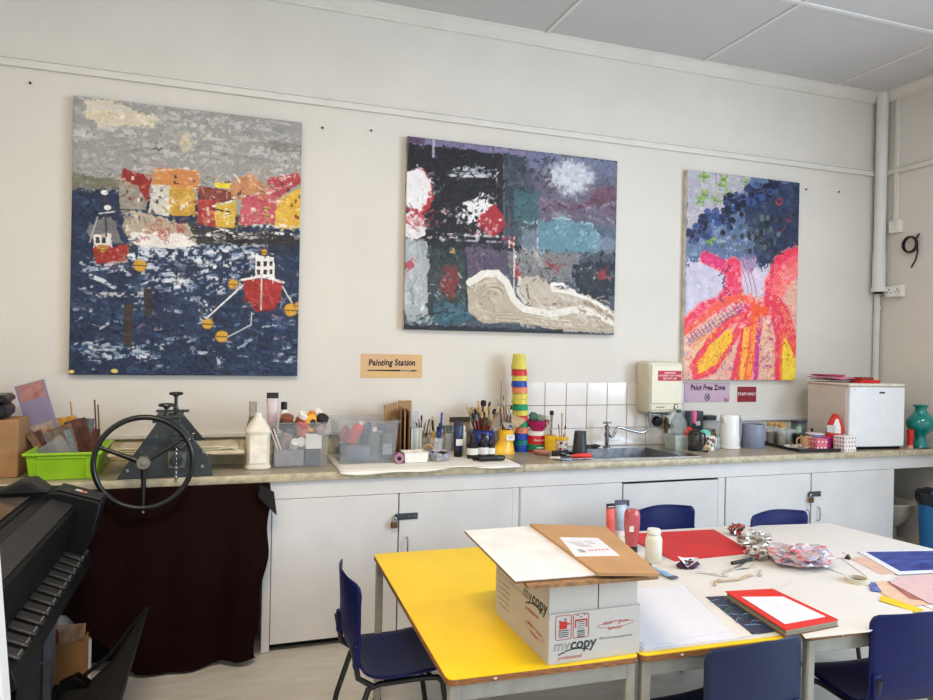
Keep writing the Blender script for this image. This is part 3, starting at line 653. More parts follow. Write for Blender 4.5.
# ------------------------------------------------------------------ signs
def handtext(mb, s, size, x, y, T, mi, width, seed=0):
    rs = random.Random(seed); cx = 0; ws = []
    for ch in s: ws.append(.32 if ch in ' il' else .42 if ch in 'tfrI' else .8 if ch in 'mwNZ' else .58)
    tot = sum(ws); q = width/(tot*size); cx = -tot/2
    for ch, w in zip(s, ws):
        if ch != ' ':
            mb.text(ch, size, T @ TR(x+(cx+w/2)*size*q, y+rs.uniform(-.05, .05)*size, 0, rz=rs.uniform(-.09, .09)), mi, shear=.1, bold=.035, sx=min(1.1, q*1.15))
        cx += w
s = thing('wall_sign', 'peach and yellow paper sign lettered Painting Station, below the abstract painting', 'sign', (.974, -.001, 1.428))
m_sign1 = M('peach_watercolour', (206, 166, 138), .8, c2=(212, 180, 116), scale=6)
MB().box(0, -.001, 0, .384, .002, .146).obj('paper', m_sign1, s, smooth=0)
l = MB(); handtext(l, 'Painting Station', .052, 0, .02, FT(0, -.0026, 0), 0, .292, seed=3)
l.obj('lettering', m_ink, s, smooth=0)
b = MB(); T = FT(0, -.0028, -.027)
b.add([(-.152, .003, 0), (-.152, -.003, 0), (.05, -.005, 0), (.05, .005, 0)], [(0, 1, 2, 3)], T, 0)
b.add([(.05, .004, 0), (.05, -.004, 0), (.12, -.004, 0), (.12, .003, 0)], [(0, 1, 2, 3)], T, 1)
b.add([(.12, .003, 0), (.12, -.005, 0), (.145, -.005, 0), (.163, 0, 0), (.145, .004, 0)], [(0, 1, 2, 3, 4)], T, 0)
part(b.obj('brush_drawing', [m_ink, M('ferrule_grey', (120, 116, 110), .7)], s, smooth=0), 'drawing of a long black paintbrush under the words')
s = thing('wall_sign', 'lilac paper sign lettered Paint Free Zone, below the tentacle painting', 'sign', (3.296, -.001, 1.262))
MB().box(0, -.001, 0, .39, .002, .142).obj('paper', M('lilac_paper', (196, 158, 176), .8, c2=(186, 172, 190), scale=7), s, smooth=0)
l = MB(); handtext(l, 'Paint Free Zone', .052, .005, .034, FT(0, -.0026, 0), 0, .30, seed=5); l.obj('lettering', m_ink, s, smooth=0)
b = MB(); b.tube([(.022*math.cos(a), -.003, -.034+.024*math.sin(a)) for a in np.linspace(0, 2*PI, 25)[:-1]], .0022, 6, closed=True)
b.tube([(-.017, -.003, -.051), (.017, -.003, -.017)], .0025, 6); b.tube([(-.008, -.003, -.022), (.012, -.003, -.046)], .004, 6)
b.obj('no_brush_symbol', m_ink, s)
rs = random.Random(2); b = MB()
for i in range(60):
    x = rs.uniform(-.19, .19); z = rs.uniform(-.068, -.03) if abs(x) > .05 else rs.uniform(-.068, -.06); b.add([(x-.004, -.0024, z), (x+.004, -.0024, z-.001), (x+.003, -.0024, z+.004)], [(0, 1, 2)])
for i in range(26):
    x = .19-abs(rs.gauss(0, .03)); z = -.068+abs(rs.gauss(0, .02)); b.add([(x-.006, -.0024, z), (x+.006, -.0024, z-.001), (x+.003, -.0024, z+.006)], [(0, 1, 2)])
b.obj('paint_flecks', M('pink_fleck', (196, 110, 130), .8), s, smooth=0)
s = thing('wall_sign', 'small dark red sign lettered STAFF ONLY, below the tentacle painting', 'sign', (3.646, -.001, 1.247))
MB().box(0, -.001, 0, .172, .002, .114).box(0, -.0014, -.001, .176, .001, .118, mi=1).obj('paper', [M('crimson_card', (134, 26, 44), .6), m_white], s, smooth=0)
l = MB(); l.text('STAFF ONLY', .0285, FT(0, -.0026, .002), 0, bold=.01); l.box(0, -.0024, .026, .15, .001, .002, mi=1); l.box(0, -.0024, -.024, .15, .001, .002, mi=1)
l.obj('lettering', [m_wink, M('crimson_line', (100, 14, 30), .6)], s, smooth=0)

# ------------------------------------------------------------------ water heater over the sink
h = thing('water_heater', 'cream electric water heater on the tiles above the sink', 'water heater', (2.838, 0, 1.132))
m_hc = M('heater_cream', (212, 206, 184), .45, var=.02)
prof = [(-.118, .0), (.118, .0), (.138, .02), (.138, .335), (.118, .35), (-.118, .35), (-.138, .335), (-.138, .02)]
def sect(y, k, dz): return [(p[0]*k, y, p[1]*(1-abs(dz))+dz*.0+(.17*abs(dz))) for p in prof]
b = MB(); vs = []
for (y, k, d) in ((-.001, .97, .03), (-.02, 1, 0), (-.115, 1, 0), (-.15, .97, .02), (-.162, .92, .06)): vs += sect(y, k, d)
n = 8
b.add(vs, [tuple(i*n+j for j in range(n)) if i == 4 else () for i in (4,)]+[(i*n+j, i*n+(j+1) % n, (i+1)*n+(j+1) % n, (i+1)*n+j) for i in range(4) for j in range(n)]+[tuple(range(n))[::-1]])
b.obj('casing', m_hc, h, smooth=50, bevel=.004)
b = MB().box(0, -.166, .195, .246, .012, .262, bev=.006); b.obj('front_panel', M('heater_panel', (220, 214, 192), .4, var=.01), h)
b = MB().box(0, -.164, .042, .246, .012, .042, bev=.005); [b.box(-.075+.011*i, -.1703, .042, .008, .001, .006, mi=1) for i in range(6)]; b.obj('control_strip', [m_hc, m_ink], h)
b = MB().lathe([(.017, 0), (.017, .012), (.012, .016), (0, .016)], 18, FT(.078, -.17, .042)); b.lathe([(.021, 0), (.021, .002), (.017, .003)], 18, FT(.078, -.17, .042), mi=1); b.box(.078, -.188, .047, .003, .004, .02, mi=1); b.obj('knob', [m_white, m_blackp], h)
b = MB().box(.02, -.1735, .255, .185, .002, .068); T = FT(.02, -.1752, .255)
b.text('WARNING', .018, T @ TR(0, .019), 1, bold=.01); b.text('EXTREMELY HOT WATER', .0155, T @ TR(0, 0), 1, bold=.008); b.text('DO NOT USE', .018, T @ TR(0, -.019), 1, bold=.01)
part(b.obj('warning_label', [M('label_red', (184, 30, 46), .5), m_wink], h, smooth=0), 'red warning label with white lettering')
b = MB().tube([(-.085, -.1, .0), (-.086, -.1, -.07), (-.09, -.1, -.098), (-.104, -.1, -.122), (-.13, -.1, -.134), (-.17, -.1, -.133), (-.25, -.1, -.114), (-.318, -.1, -.096), (-.338, -.1, -.102), (-.35, -.1, -.125), (-.362, -.1, -.152), (-.38, -.1, -.160), (-.40, -.105, -.148), (-.412, -.108, -.143)], .0095, 10)
b.lathe([(.018, -.03), (.018, 0), (.014, .002)], 12, TR(-.085, -.1, -.002)); b.obj('feed_pipe', m_chrome, h)
b = MB().tube([(.06, -.10, .0), (.06, -.10, -.02)], .012, 10); b.box(.0, -.1, -.01, .16, .04, .012, bev=.004); b.obj('pipe_inlet', m_chrome, h)
pl = thing('wall_plug', 'round black plug in the wall under the cream heater', 'plug', (2.868, -.008, 1.062))
b = MB().lathe([(.036, 0), (.036, .022), (.030, .036), (.018, .04), (0, .04)], 20, FT(0, 0, 0)); b.obj('plug_body', m_blackp, pl)
MB().tube([(0, -.035, 0), (.005, -.06, .01), (.01, -.06, .06), (.01, -.04, .065)], .005, 8).obj('flex', m_blackp, pl)
MB().lathe([(.024, 0), (.03, .006), (.024, .008)], 16, FT(0, -.03, 0)).obj('grip_ring', M('rubber_grey', (52, 52, 54), .7), pl)
v = thing('pipe_valve', 'old brass pipe with a valve on the tiles right of the tap', 'valve', (2.935, -.035, .9))
m_brass = M('aged_brass', (122, 94, 66), .4, metal=.8, var=.2, scale=60)
MB().tube([(0, 0, .002), (0, 0, .19)], .0095, 10).obj('pipe', m_brass, v)
b = MB().lathe([(.012, 0), (.018, .006), (.018, .03), (.012, .04), (.017, .05), (.017, .068), (.010, .078)], 12, TR(0, 0, .1)); b.box(0, -.018, .135, .02, .03, .02, bev=.004); b.obj('valve_body', m_brass, v)
b = MB().lathe([(.004, 0), (.004, .02), (.018, .022), (.018, .03), (0, .031)], 12, FT(0, -.03, .135)); b.lathe([(.013, 0), (.013, .012)], 8, TR(0, 0, .045)); b.obj('handwheel', m_blackm, v)

# ------------------------------------------------------------------ worktop with sink
YF = -.62
ct = thing('worktop', 'long stone-patterned laminate worktop running the whole back wall', 'worktop', (0, 0, .86))
b = MB(); sx0, sx1, sy0, sy1 = 2.10, 2.70, -.53, -.15     # bowl opening
def slab(x0, x1, y0, y1): b.box((x0+x1)/2, (y0+y1)/2, .02, x1-x0, y1-y0, .04)
slab(XL, sx0, YF+.01, 0); slab(sx1, XR, YF+.01, 0); slab(sx0, sx1, YF+.01, sy0); slab(sx0, sx1, sy1, 0)
b.obj('top_slab', m_top, ct, smooth=0)
e = MB().prism([(YF+.012, .0), (YF+.002, .002), (YF, .012), (YF, .028), (YF+.004, .037), (YF+.012, .0405)], XL, XR, 'x'); e.obj('front_edging', m_edge, ct)
for jx in (1.60, 4.42): part(MB().box(jx, YF+.15, .0408, .005, .29, .0016).box(jx, YF-.0008, .02, .005, .003, .036).obj('joint_strip', m_steel, ct, smooth=0), 'thin metal strip over the worktop joint')
# fascia board under the worktop
f = MB().box((.19+XR)/2, -.583, .8155, XR-.19, .024, .089).box((XL-.6)/2, -.585, .83, -.6-XL, .02, .06); n_tr = 40
struct('trim_40', f, m_cab, smooth=0)
sk = thing('sink', 'stainless steel sink with drainer set into the worktop under the heater', 'sink', (0, 0, .9))
b = MB()
X0, X1, Y0, Y1 = 1.86, 2.83, -.565, -.075
zt = .0035
out = [(X0, Y0), (X1, Y0), (X1, Y1), (X0, Y1)]; inn = [(sx0+.002, sy0+.002), (sx1-.002, sy0+.002), (sx1-.002, sy1-.002), (sx0+.002, sy1-.002)]
dn = [(sx0+.04, sy0+.03), (sx1-.04, sy0+.03), (sx1-.04, sy1-.03), (sx0+.04, sy1-.03)]
vs = [(x, y, .001) for x, y in out]+[(x, y, zt) for x, y in out]+[(x, y, zt) for x, y in inn]+[(x, y, -.15) for x, y in dn]
fs = []
for i in range(4):
    j = (i+1) % 4; fs += [(i, j, 4+j, 4+i), (4+i, 4+j, 8+j, 8+i)]
b.add(vs, fs); b.obj('rim', m_steel, sk, smooth=0)
bb = MB().add(vs[8:], [(0, 1, 5, 4), (1, 2, 6, 5), (2, 3, 7, 6), (3, 0, 4, 7), (4, 5, 6, 7)]); bb.obj('bowl', M('dark_steel', (104, 106, 110), .5, metal=.5, var=.15, scale=20), sk, smooth=0)  # bowl steel coloured darker and rougher than the rim
b = MB()
for i in range(7): b.tube([(1.89, -.50+.05*i, zt), (2.07, -.50+.05*i, zt)], .003, 6)
b.obj('drainer_ribs', m_steel, sk)
MB().lathe([(.035, -.152), (.03, -.147), (0, -.147)], 16, TR(2.4, -.34, 0)).obj('waste', m_dark, sk)
tp = thing('tap', 'chrome pillar tap with a cross head behind the sink bowl', 'tap', (2.418, -.112, .903))
b = MB().lathe([(.024, 0), (.024, .008), (.013, .014), (.0125, .12), (.016, .124), (.016, .146), (.008, .15)], 16); b.obj('pillar', m_chrome, tp)
b = MB()
for a in (0, PI/2): b.tube([(-.03*math.cos(a), -.03*math.sin(a), .166), (.03*math.cos(a), .03*math.sin(a), .166)], .006, 8)
b.lathe([(.007, .145), (.007, .16), (.011, .162), (.011, .172), (0, .174)], 12); b.obj('cross_handle', m_chrome, tp)
MB().lathe([(.014, .07), (.018, .074), (.018, .098), (.014, .102)], 14).obj('side_union', m_chrome, tp)
pg = MB().lathe([(.026, 0), (.024, .012), (.012, .016), (.01, .024), (0, .025)], 16); tag(pg.obj('sink_plug', m_blackp), 'black rubber plug on the sink rim left of the tap', 'plug', loc=(2.275, -.118, .9035))
so_ = MB().ball(0, 0, .0118, .04, .022, .012, 12, rough=.1); tag(so_.obj('scourer', M('dark_scourer', (40, 40, 42), .95, bump=.5, bscale=200)), 'small dark scourer behind the sink bowl beside the tap', 'scourer', loc=(2.335, -.105, .9035))

# ------------------------------------------------------------------ base cabinets
YC = -.59
def cabinet(x0, x1, name_label, doors, stiles):
    t = thing('base_cabinet', name_label, 'cabinet', ((x0+x1)/2, 0, 0)); cx = (x0+x1)/2
    b = MB(); b.box(0, -.30, .06, x1-x0-.004, .50, .02)
    for xx in (x0+.011, x1-.011): b.box(xx-cx, -.30, .41, .018, .52, .72)
    b.box(0, -.05, .41, x1-x0-.004, .012, .72); b.obj('carcass', m_cab, t, smooth=0)
    for a, c in stiles: MB().box((a+c)/2-cx, YC+.008, .386, c-a, .03, .766, bev=.0015).obj('stile', m_cab, t)
    MB().box(0, YC+.06, .022, x1-x0-.06, .02, .04).obj('plinth', m_dark, t, smooth=0)
    for a, c, ztop in doors:
        d = MB().box((a+c)/2-cx, YC, (ztop+.042)/2, c-a-.0035, .022, ztop-.042, bev=.002); dd = d.obj('door', m_cab, t)
        yield t, dd, (a-cx, c-cx)
def hasp(door, x, z, w=.11, flip=1):
    b = MB().box(x, YC-.0155, z, w, .006, .034, bev=.002); b.box(x-flip*w*.48, YC-.022, z, .018, .016, .03, bev=.003)
    for k in (.1, .35): b.lathe([(.004, 0), (.003, .002), (0, .002)], 8, FT(x+flip*k*w, YC-.018, z), mi=1)
    b.obj('hasp', [M('hasp_steel', (86, 92, 98), .4, metal=.8), m_steel], door)
def padlock(root, x, z):
    b = MB().box(x, YC-.032, z-.022, .036, .016, .034, bev=.004); b.tube([(x-.011, YC-.032, z-.006), (x-.011, YC-.032, z+.008), (x-.006, YC-.032, z+.016), (x+.006, YC-.032, z+.016), (x+.011, YC-.032, z+.008), (x+.011, YC-.032, z-.006)], .003, 8, mi=1)
    part(b.obj('padlock', [m_brass, m_steel], root), 'small brass padlock')
def pull(door, x, z, L=.085):
    MB().tube([(x, YC-.012, z+L/2), (x, YC-.03, z+L/2-.008), (x, YC-.034, z), (x, YC-.03, z-L/2+.008), (x, YC-.012, z-L/2)], .004, 8).obj('pull_handle', m_steel, door)
T1 = None
for i, (t, d, (a, c)) in enumerate(cabinet(.195, 1.583, 'white two-door base cabinet right beside the dark red cloth', [(.237, .887, .768), (.89, 1.541, .768)], [(.197, .237), (1.541, 1.581)])):
    if i == 1: hasp(d, a+.012+.03, .648, .12); pull(d, a+.045, .495); padlock(t, a-.03, .632); pull(d, a+.006, .495, .07) if 0 else None
for i, (t, d, (a, c)) in enumerate(cabinet(1.585, 2.984, 'white two-door base cabinet beneath the sink', [(1.588, 2.245, .768), (2.25, 2.929, .757)], [(1.583+.002, 1.59), (2.931, 2.982)])):
    if i == 1: hasp(d, a+.01, .648, .06); padlock(t, a-.012, .64)
for i, (t, d, (a, c)) in enumerate(cabinet(2.986, 4.402, 'white two-door base cabinet at the right end under the small fridge', [(2.987, 3.664, .768), (3.67, 4.337, .768)], [(4.337, 4.40)])):
    if i == 0: pull(d, c-.03, .49)
    if i == 1: hasp(d, a+.025, .632, .1); padlock(t, a-.02, .62); pull(d, a+.055, .5, .09)
# hinges seen on the stiles
# ------------------------------------------------------------------ cloth draped in front of the left bay
m_cloth = M('maroon_cloth', (36, 17, 14), .95, c2=(20, 10, 9), scale=220, bump=.7, bscale=420, spec=.05)
def clothf(u, v):
    xr = .222-.05*u**1.5+.02*math.sin(u*6)*u+.008*math.sin(u*19)     # right hem
    x = -1.15+(xr+1.15)*v; z = .868*(1-u)
    fold = .022*math.sin(x*13+1.2*u)+.013*math.sin(x*29+2)+.012*mnoise.noise(Vector((x*3, z*3, 1)))
    y = -.66-.045*u+fold*(.3+.7*u)
    if x < -.36: z += .34*min(1, (-.36-x)/.3)*u**1.2
    if v > .88: y += -.03*math.sin((v-.88)/.12*PI)*min(1, u*2)
    return (x, y, max(z, .015+.012*math.sin(x*9)+.01))
b = MB().grid(clothf, 60, 90)
# turned-over top edge lying on the worktop lip and the small flap at the right corner
cl = thing('cloth_curtain', 'dark maroon cloth hung under the worktop to the floor beneath the press', 'cloth', (0, 0, 0))
b.obj('hanging_cloth', m_cloth, cl, solid=.004)
def flap(u, v): return (.175+.065*v+.025*u*v-.01*u, -.682-.012*v-.012*u, .864-.035*v-.115*u*(.5+.5*v))
part(MB().grid(flap, 8, 8).obj('corner_flap', M('dark_cloth_back', (26, 24, 26), .95, bump=.4, bscale=300), cl, solid=.004), 'dark folded corner of the cloth')
# under-worktop open bay on the right
bs = thing('wash_basin', 'old white basin standing under the right end of the worktop', 'basin', (4.62, -.33, 0))
m_cer = M('grimy_ceramic', (206, 200, 184), .4, var=.1, scale=8)
b = MB().lathe([(.10, .32), (.15, .37), (.185, .47), (.19, .485), (.182, .492), (.172, .48), (.14, .40), (0, .38)], 24, sx=1, sy=1.1); b.obj('bowl', m_cer, bs)
MB().box(0, 0, .16, .14, .14, .32, bev=.02).obj('pedestal', m_cer, bs)
MB().lathe([(.15, .22), (.155, .20), (.10, .16), (.09, .17)], 20).obj('lower_ring', m_cer, bs)
bn = thing('waste_bin', 'tall blue waste bin with a black liner under the right end of the worktop', 'bin', (4.66, -.80, 0))
b = MB().lathe([(.145, 0), (.15, .01), (.185, .60), (.178, .60), (.145, .02), (0, .02)], 28); b.obj('bin_body', M('bin_blue', (30, 104, 164), .45), bn)
b = MB().lathe([(.19, .55), (.197, .57), (.198, .60), (.20, .622), (.185, .632), (.172, .61), (.165, .5)], 36)
b.v = [v+Vector((mnoise.noise(v*30)*.012, mnoise.noise(v*27+Vector((3, 1, 0)))*.012, mnoise.noise(v*22)*.016)) for v in b.v]
b.obj('bin_liner', M('black_liner', (20, 20, 24), .3, bump=.4, bscale=60), bn)
# ------------------------------------------------------------------ things standing on the worktop
Z0 = .9005
def cbox(name, label, cat, loc, size, m, rz=0, flaps=None, group=None):
    t = thing(name, label, cat, loc, rz, group); MB().box(0, 0, size[2]/2, *size, bev=.003).obj('body', m, t); return t
# far left: brown carton with a black case
t = thing('cardboard_box', 'brown cardboard box on the left end of the worktop beside the lime tub', 'box', (-1.075, -.35, Z0), .0)
MB().box(0, 0, .135, .34, .20, .27, bev=.004).obj('body', m_card, t)
part(MB().box(.02, -.101, .135, .05, .002, .268).box(.02, 0, .2707, .05, .20, .0014).obj('parcel_tape', M('parcel_tape', (172, 134, 92), .25), t, smooth=0), 'strip of brown parcel tape')
t = thing('black_case', 'black padded case lying on the cardboard box at the far left', 'case', (-1.11, -.36, Z0+.272), .05)
MB().box(0, 0, .035, .30, .21, .066, bev=.018).obj('lower_shell', m_blackp, t); MB().box(0, 0, .092, .30, .21, .044, bev=.016).obj('upper_shell', M('black_leatherette', (24, 23, 25), .35, bump=.2, bscale=80), t)
MB().box(0, -.109, .068, .10, .012, .02, bev=.004).obj('clasp', M('dark_grey_plastic', (60, 60, 62), .4), t)
# lime tub
m_lime = M('lime_plastic', (146, 194, 38), .42, var=.03)
tb = thing('storage_tub', 'lime green plastic tub full of artwork beside the cardboard box', 'tub', (-.70, -.36, Z0))
def frustum_shell(mb, w0, d0, w1, d1, h, th=.004, rimw=.012, rimh=.012, mi=0):
    def rr(w, d, z): return [(-w/2, -d/2, z), (w/2, -d/2, z), (w/2, d/2, z), (-w/2, d/2, z)]
    rings = [rr(w0, d0, 0), rr(w1, d1, h-rimh), rr(w1+2*rimw, d1+2*rimw, h-rimh), rr(w1+2*rimw, d1+2*rimw, h), rr(w1-2*th, d1-2*th, h), rr(w0-2*th, d0-2*th, th)]
    vs = [p for r in rings for p in r]; fs = [(3, 2, 1, 0)]
    for i in range(5):
        for j in range(4): k = (j+1) % 4; fs.append((i*4+j, i*4+k, i*4+4+k, i*4+4+j))
    fs.append((20, 21, 22, 23)); return mb.add(vs, fs, None, mi)
frustum_shell(MB(), .275, .37, .30, .41, .128).obj('tub_body', m_lime, tb, bevel=.003)
b = MB()
for xx in (-.10, .10): b.box(xx, -.195, .05, .006, .012, .09)
b.box(0, -.206, .108, .2, .004, .012); b.obj('ribs', m_lime, tb)
def flatcard(name, label, cat, loc, w, h, th, rot, m, group=None, extra=None):
    o = MB().box(0, 0, h/2, w, th, h).obj(name, m, smooth=0); return tag(o, label, cat, group, loc, rot=rot)
t = thing('wrapped_artwork', 'tall plastic-wrapped purple and red artwork standing in the lime tub', 'artwork', (-.805, -.212, Z0+.02), 0, rx=-.12, ry=-.30)
MB().box(0, 0, .215, .135, .006, .43).obj('board', M('lilac_print', (104, 84, 130), .7, c2=(128, 108, 150), scale=10), t, smooth=0)
part(MB().box(.0, -.0036, .385, .115, .001, .085).obj('red_picture', M('red_orange_print', (150, 30, 26), .6, c2=(190, 110, 70), scale=40), t, smooth=0), 'red and orange picture at the top')
def wrapf(u, v): x = -.078+.156*u; z = .43*v+.008; return (x, -.011-.012*abs(mnoise.noise(Vector((x*30, z*22, 2)))), z)
part(MB().grid(wrapf, 16, 36).obj('plastic_wrap', M('crinkled_film', (206, 204, 214), .12, alpha=.22, bump=.6, bscale=50), t), 'crinkled clear wrapping')
mats_c = [M('print_brown', (84, 58, 46), .6, c2=(140, 110, 90), scale=25), M('print_teal', (70, 86, 96), .5, c2=(140, 150, 156), scale=30), M('print_yellow', (206, 156, 50), .6, c2=(120, 80, 40), scale=30), M('print_dark', (54, 36, 34), .5, c2=(110, 64, 50), scale=40), M('print_grey', (130, 124, 120), .5, c2=(90, 84, 80), scale=20), M('print_tan', (150, 116, 84), .6, c2=(186, 160, 130), scale=22)]
spec_c = [(-.78, -.36, .035, .22, -.1, -.55, 0, 'narrow brown strip leaning far left at the front of the lime tub'), (-.735, -.37, .03, .2, -.1, -.4, 4, 'narrow grey strip leaning left at the front of the lime tub'), (-.66, -.36, .03, .21, -.05, -.3, 1, 'narrow blue-grey strip leaning left at the right front of the lime tub'), (-.625, -.33, .035, .2, 0, .15, 3, 'narrow dark red strip leaning right at the right of the lime tub'), (-.80, -.25, .10, .23, -.25, -.32, 5, 'tan card leaning left in the lime tub, under the wrapped artwork'), (-.795, -.33, .10, .20, -.2, -.5, 3, 'dark brown card sloping left at the front of the lime tub'),
 (-.765, -.28, .12, .19, -.3, -.42, 4, 'grey card tilted left near the middle of the lime tub'), (-.745, -.20, .13, .245, -.1, -.15, 2, 'yellow and brown print standing at the back of the lime tub'),
 (-.72, -.24, .11, .21, -.15, -.3, 0, 'brown print leaning left behind the clear sleeve in the lime tub'), (-.69, -.18, .09, .235, -.1, .05, 1, 'blue-grey print upright at the back of the lime tub'),
 (-.655, -.22, .10, .24, -.05, -.26, 3, 'dark red print leaning left at the right of the lime tub'), (-.70, -.30, .08, .18, -.2, -.62, 5, 'narrow tan strip lying across the lime tub')]
for i, (x, y, wd, hh, rx_, ry_, mi, lb) in enumerate(spec_c):
    flatcard('art_print', lb, 'print', (x, y, Z0+.012), wd, hh, .004, (rx_, ry_, .1*(i % 3-1)), mats_c[mi], 'prints in the lime tub')
flatcard('plastic_sleeve', 'clear plastic sleeve leaning at the front of the lime tub', 'sleeve', (-.70, -.40, Z0+.012), .13, .17, .002, (-.15, -.6, 0), M('sleeve_film', (150, 155, 160), .1, alpha=.4))
def stick(name, label, x, y, x2, y2, z2, r, m, group='sticks in the lime tub'):
    o = MB().tube([(0, 0, 0), (x2-x, y2-y, z2-Z0-.012)], r, 8).obj(name, m); return tag(o, label, 'stick', group, (x, y, Z0+.012))
stick('garden_cane', 'thin cane standing in the middle of the lime tub', -.70, -.2, -.745, -.16, 1.235, .004, m_wood)
stick('garden_cane', 'tallest thin stick at the right end of the lime tub', -.60, -.24, -.628, -.2, 1.245, .004, m_dwood)
stick('garden_cane', 'second thin stick just right of the tallest in the lime tub', -.59, -.22, -.612, -.2, 1.22, .004, m_cardd)
stick('garden_cane', 'short crooked twig leaning right in the lime tub', -.66, -.3, -.612, -.24, 1.12, .0045, m_dwood)

# ------------------------------------------------------------------ etching press
pr = thing('etching_press', 'grey cast iron etching press with a large black hand wheel on the worktop', 'press', (-.253, -.58, Z0))
m_iron = M('press_grey', (50, 56, 60), .5, var=.05, bump=.06, bscale=80)
m_nut = M('press_bolt', (150, 148, 140), .35, metal=.8)
def sideplate(y): return MB().prism([(-.215, 0), (.21, 0), (.19, .09), (.05, .27), (.02, .275), (-.02, .275), (-.045, .265), (-.195, .035)], y-.012, y+.012, 'y')
b = sideplate(-.012)
sp = b.obj('front_side_frame', m_iron, pr, bevel=.003)
for x, z in ((-.17, .04), (.16, .05), (.165, .12)): MB().lathe([(.009, 0), (.009, .006), (0, .008)], 6, FT(x, -.024, z)).obj('bolt', m_nut, sp)
for x, z in ((-.11, .125), (-.045, .2), (-.055, .145), (.07, .19)): MB().lathe([(.004, 0), (.003, .003), (0, .003)], 8, FT(x, -.024, z)).obj('rivet', m_nut, sp)
b = sideplate(.36); b.obj('rear_side_frame', m_iron, pr, bevel=.003)
b = MB()
for x in (-.05, .04): b.box(x, .17, .272, .03, .39, .02)
b.box(0, -.012, .29, .15, .04, .012); b.box(0, .36, .285, .16, .04, .012); b.obj('top_bar', m_iron, pr, bevel=.002)
b = MB().tube([(-.0, 0, .19), (-.0, .35, .19)], .04, 20); b.obj('upper_roller', m_steel, pr)
MB().tube([(0, 0, .05), (0, .35, .05)], .042, 20).obj('lower_roller', m_steel, pr)
b = MB().box(.045, .18, .102, .62, .26, .014, bev=.002); part(b.obj('press_bed', M('bed_board', (190, 178, 150), .5, var=.08, scale=10), pr), 'pale flat bed board')
for k_, (x0_, x1_) in enumerate(((-.25, .345), (-.24, .325), (-.22, .335))):
    fe = MB().grid(lambda u, v: (x0_+(x1_-x0_)*u, .06+.24*v, .111+.011*k_+(.010*max(0, u-.82)/.18*math.sin(v*5+k_*2))-.016*max(0, u-.93)/.07*(k_ != 1)), 40, 8)
    fe.obj('felt_blanket', M('wool_felt', (196, 184, 156), .95, var=.08, scale=14, bump=.3, bscale=200), pr, solid=.008)
b = MB().box(.045, -.029, .085, .085, .012, .085, bev=.012); b.lathe([(.03, 0), (.03, .012), (.018, .014), (.018, .02), (0, .02)], 20, FT(.045, -.034, .085), mi=1); b.obj('bearing_block', [M('worn_iron', (110, 108, 98), .45, metal=.5, var=.2, scale=50), m_iron], pr)
b = MB().lathe([(.024, 0), (.03, .006), (.03, .014), (.02, .02), (.02, .03), (0, .03)], 16, FT(.04, -.024, .165)); b.lathe([(.018, 0), (.018, .016), (0, .018)], 16, FT(.04, -.024, .215)); b.box(.04, -.034, .19, .05, .02, .012, bev=.003); b.obj('upper_bearing', m_iron, pr)
b = MB().box(-.045, -.0255, .175, .012, .002, .045); part(b.obj('name_plate', M('plate_teal', (40, 70, 80), .4), pr), 'small blue plate')
def screw(x, y, z1, hw):
    o = MB().tube([(x, y, .27), (x, y, z1)], .0085, 12); o.lathe([(.012, .29), (.014, .30), (.012, .31)], 8, TR(x, y, 0)); so1 = o.obj('pressure_screw', m_blackm, pr)
    q = MB().lathe([(.0, z1-.004), (.012, z1-.004), (.016, z1), (.016, z1+.018), (0, z1+.02)], 14, TR(x, y, 0)); q.tube([(x+hw*math.cos(a), y+hw*math.sin(a), z1+.012) for a in np.linspace(0, 2*PI, 25)[:-1]], .0075, 8, closed=True)
    for k in range(3): a = k*2*PI/3; q.tube([(x, y, z1+.008), (x+hw*math.cos(a), y+hw*math.sin(a), z1+.012)], .005, 6)
    q.obj('hand_knob', m_blackm, so1)
screw(-.005, -.012, .335, .030); screw(.015, .35, .365, .028)
wc = (-.086, -.155, .097)
b = MB(); RW = .207
b.tube([(wc[0]+RW*math.cos(a), wc[1], wc[2]+RW*math.sin(a)) for a in np.linspace(0, 2*PI, 49)[:-1]], .0125, 12, closed=True)
wh = b.obj('hand_wheel_rim', m_blackm, pr)
for a in (R(158), R(270), R(33)):
    MB().tube([(wc[0]+.02*math.cos(a), wc[1]-.004, wc[2]+.02*math.sin(a)), (wc[0]+RW*math.cos(a), wc[1], wc[2]+RW*math.sin(a))], [.0125, .0085], 10).obj('spoke', m_blackm, wh)
b = MB().lathe([(.024, -.03), (.03, -.02), (.03, .02), (.026, .026), (.0, .026)], 20, FT(*wc)); b.lathe([(.012, 0), (.012, .006), (.005, .007), (0, .007)], 6, FT(wc[0], wc[1]-.026, wc[2]), mi=1); part(b.obj('hub', [M('hub_worn', (150, 146, 138), .35, metal=.7, var=.1), m_nut], wh), 'bare metal hub')
MB().tube([(wc[0], wc[1]+.02, wc[2]), (wc[0], -.02, wc[2])], .014, 12).obj('axle', m_steel, pr)
MB().tube([(wc[0], wc[1]-.002, wc[2]-RW-.012), (wc[0], wc[1]-.002, wc[2]-RW-.022)], .007, 8).obj('grip_stud', m_nut, wh)
ch = MB(); pts = [(.12, -.05, .215), (.105, -.05, .19), (.085, -.05, .165), (.06, -.05, .15), (.045, -.05, .165), (.05, -.05, .19)]+[(.045, -.048, .165-.022*i) for i in range(1, 9)]
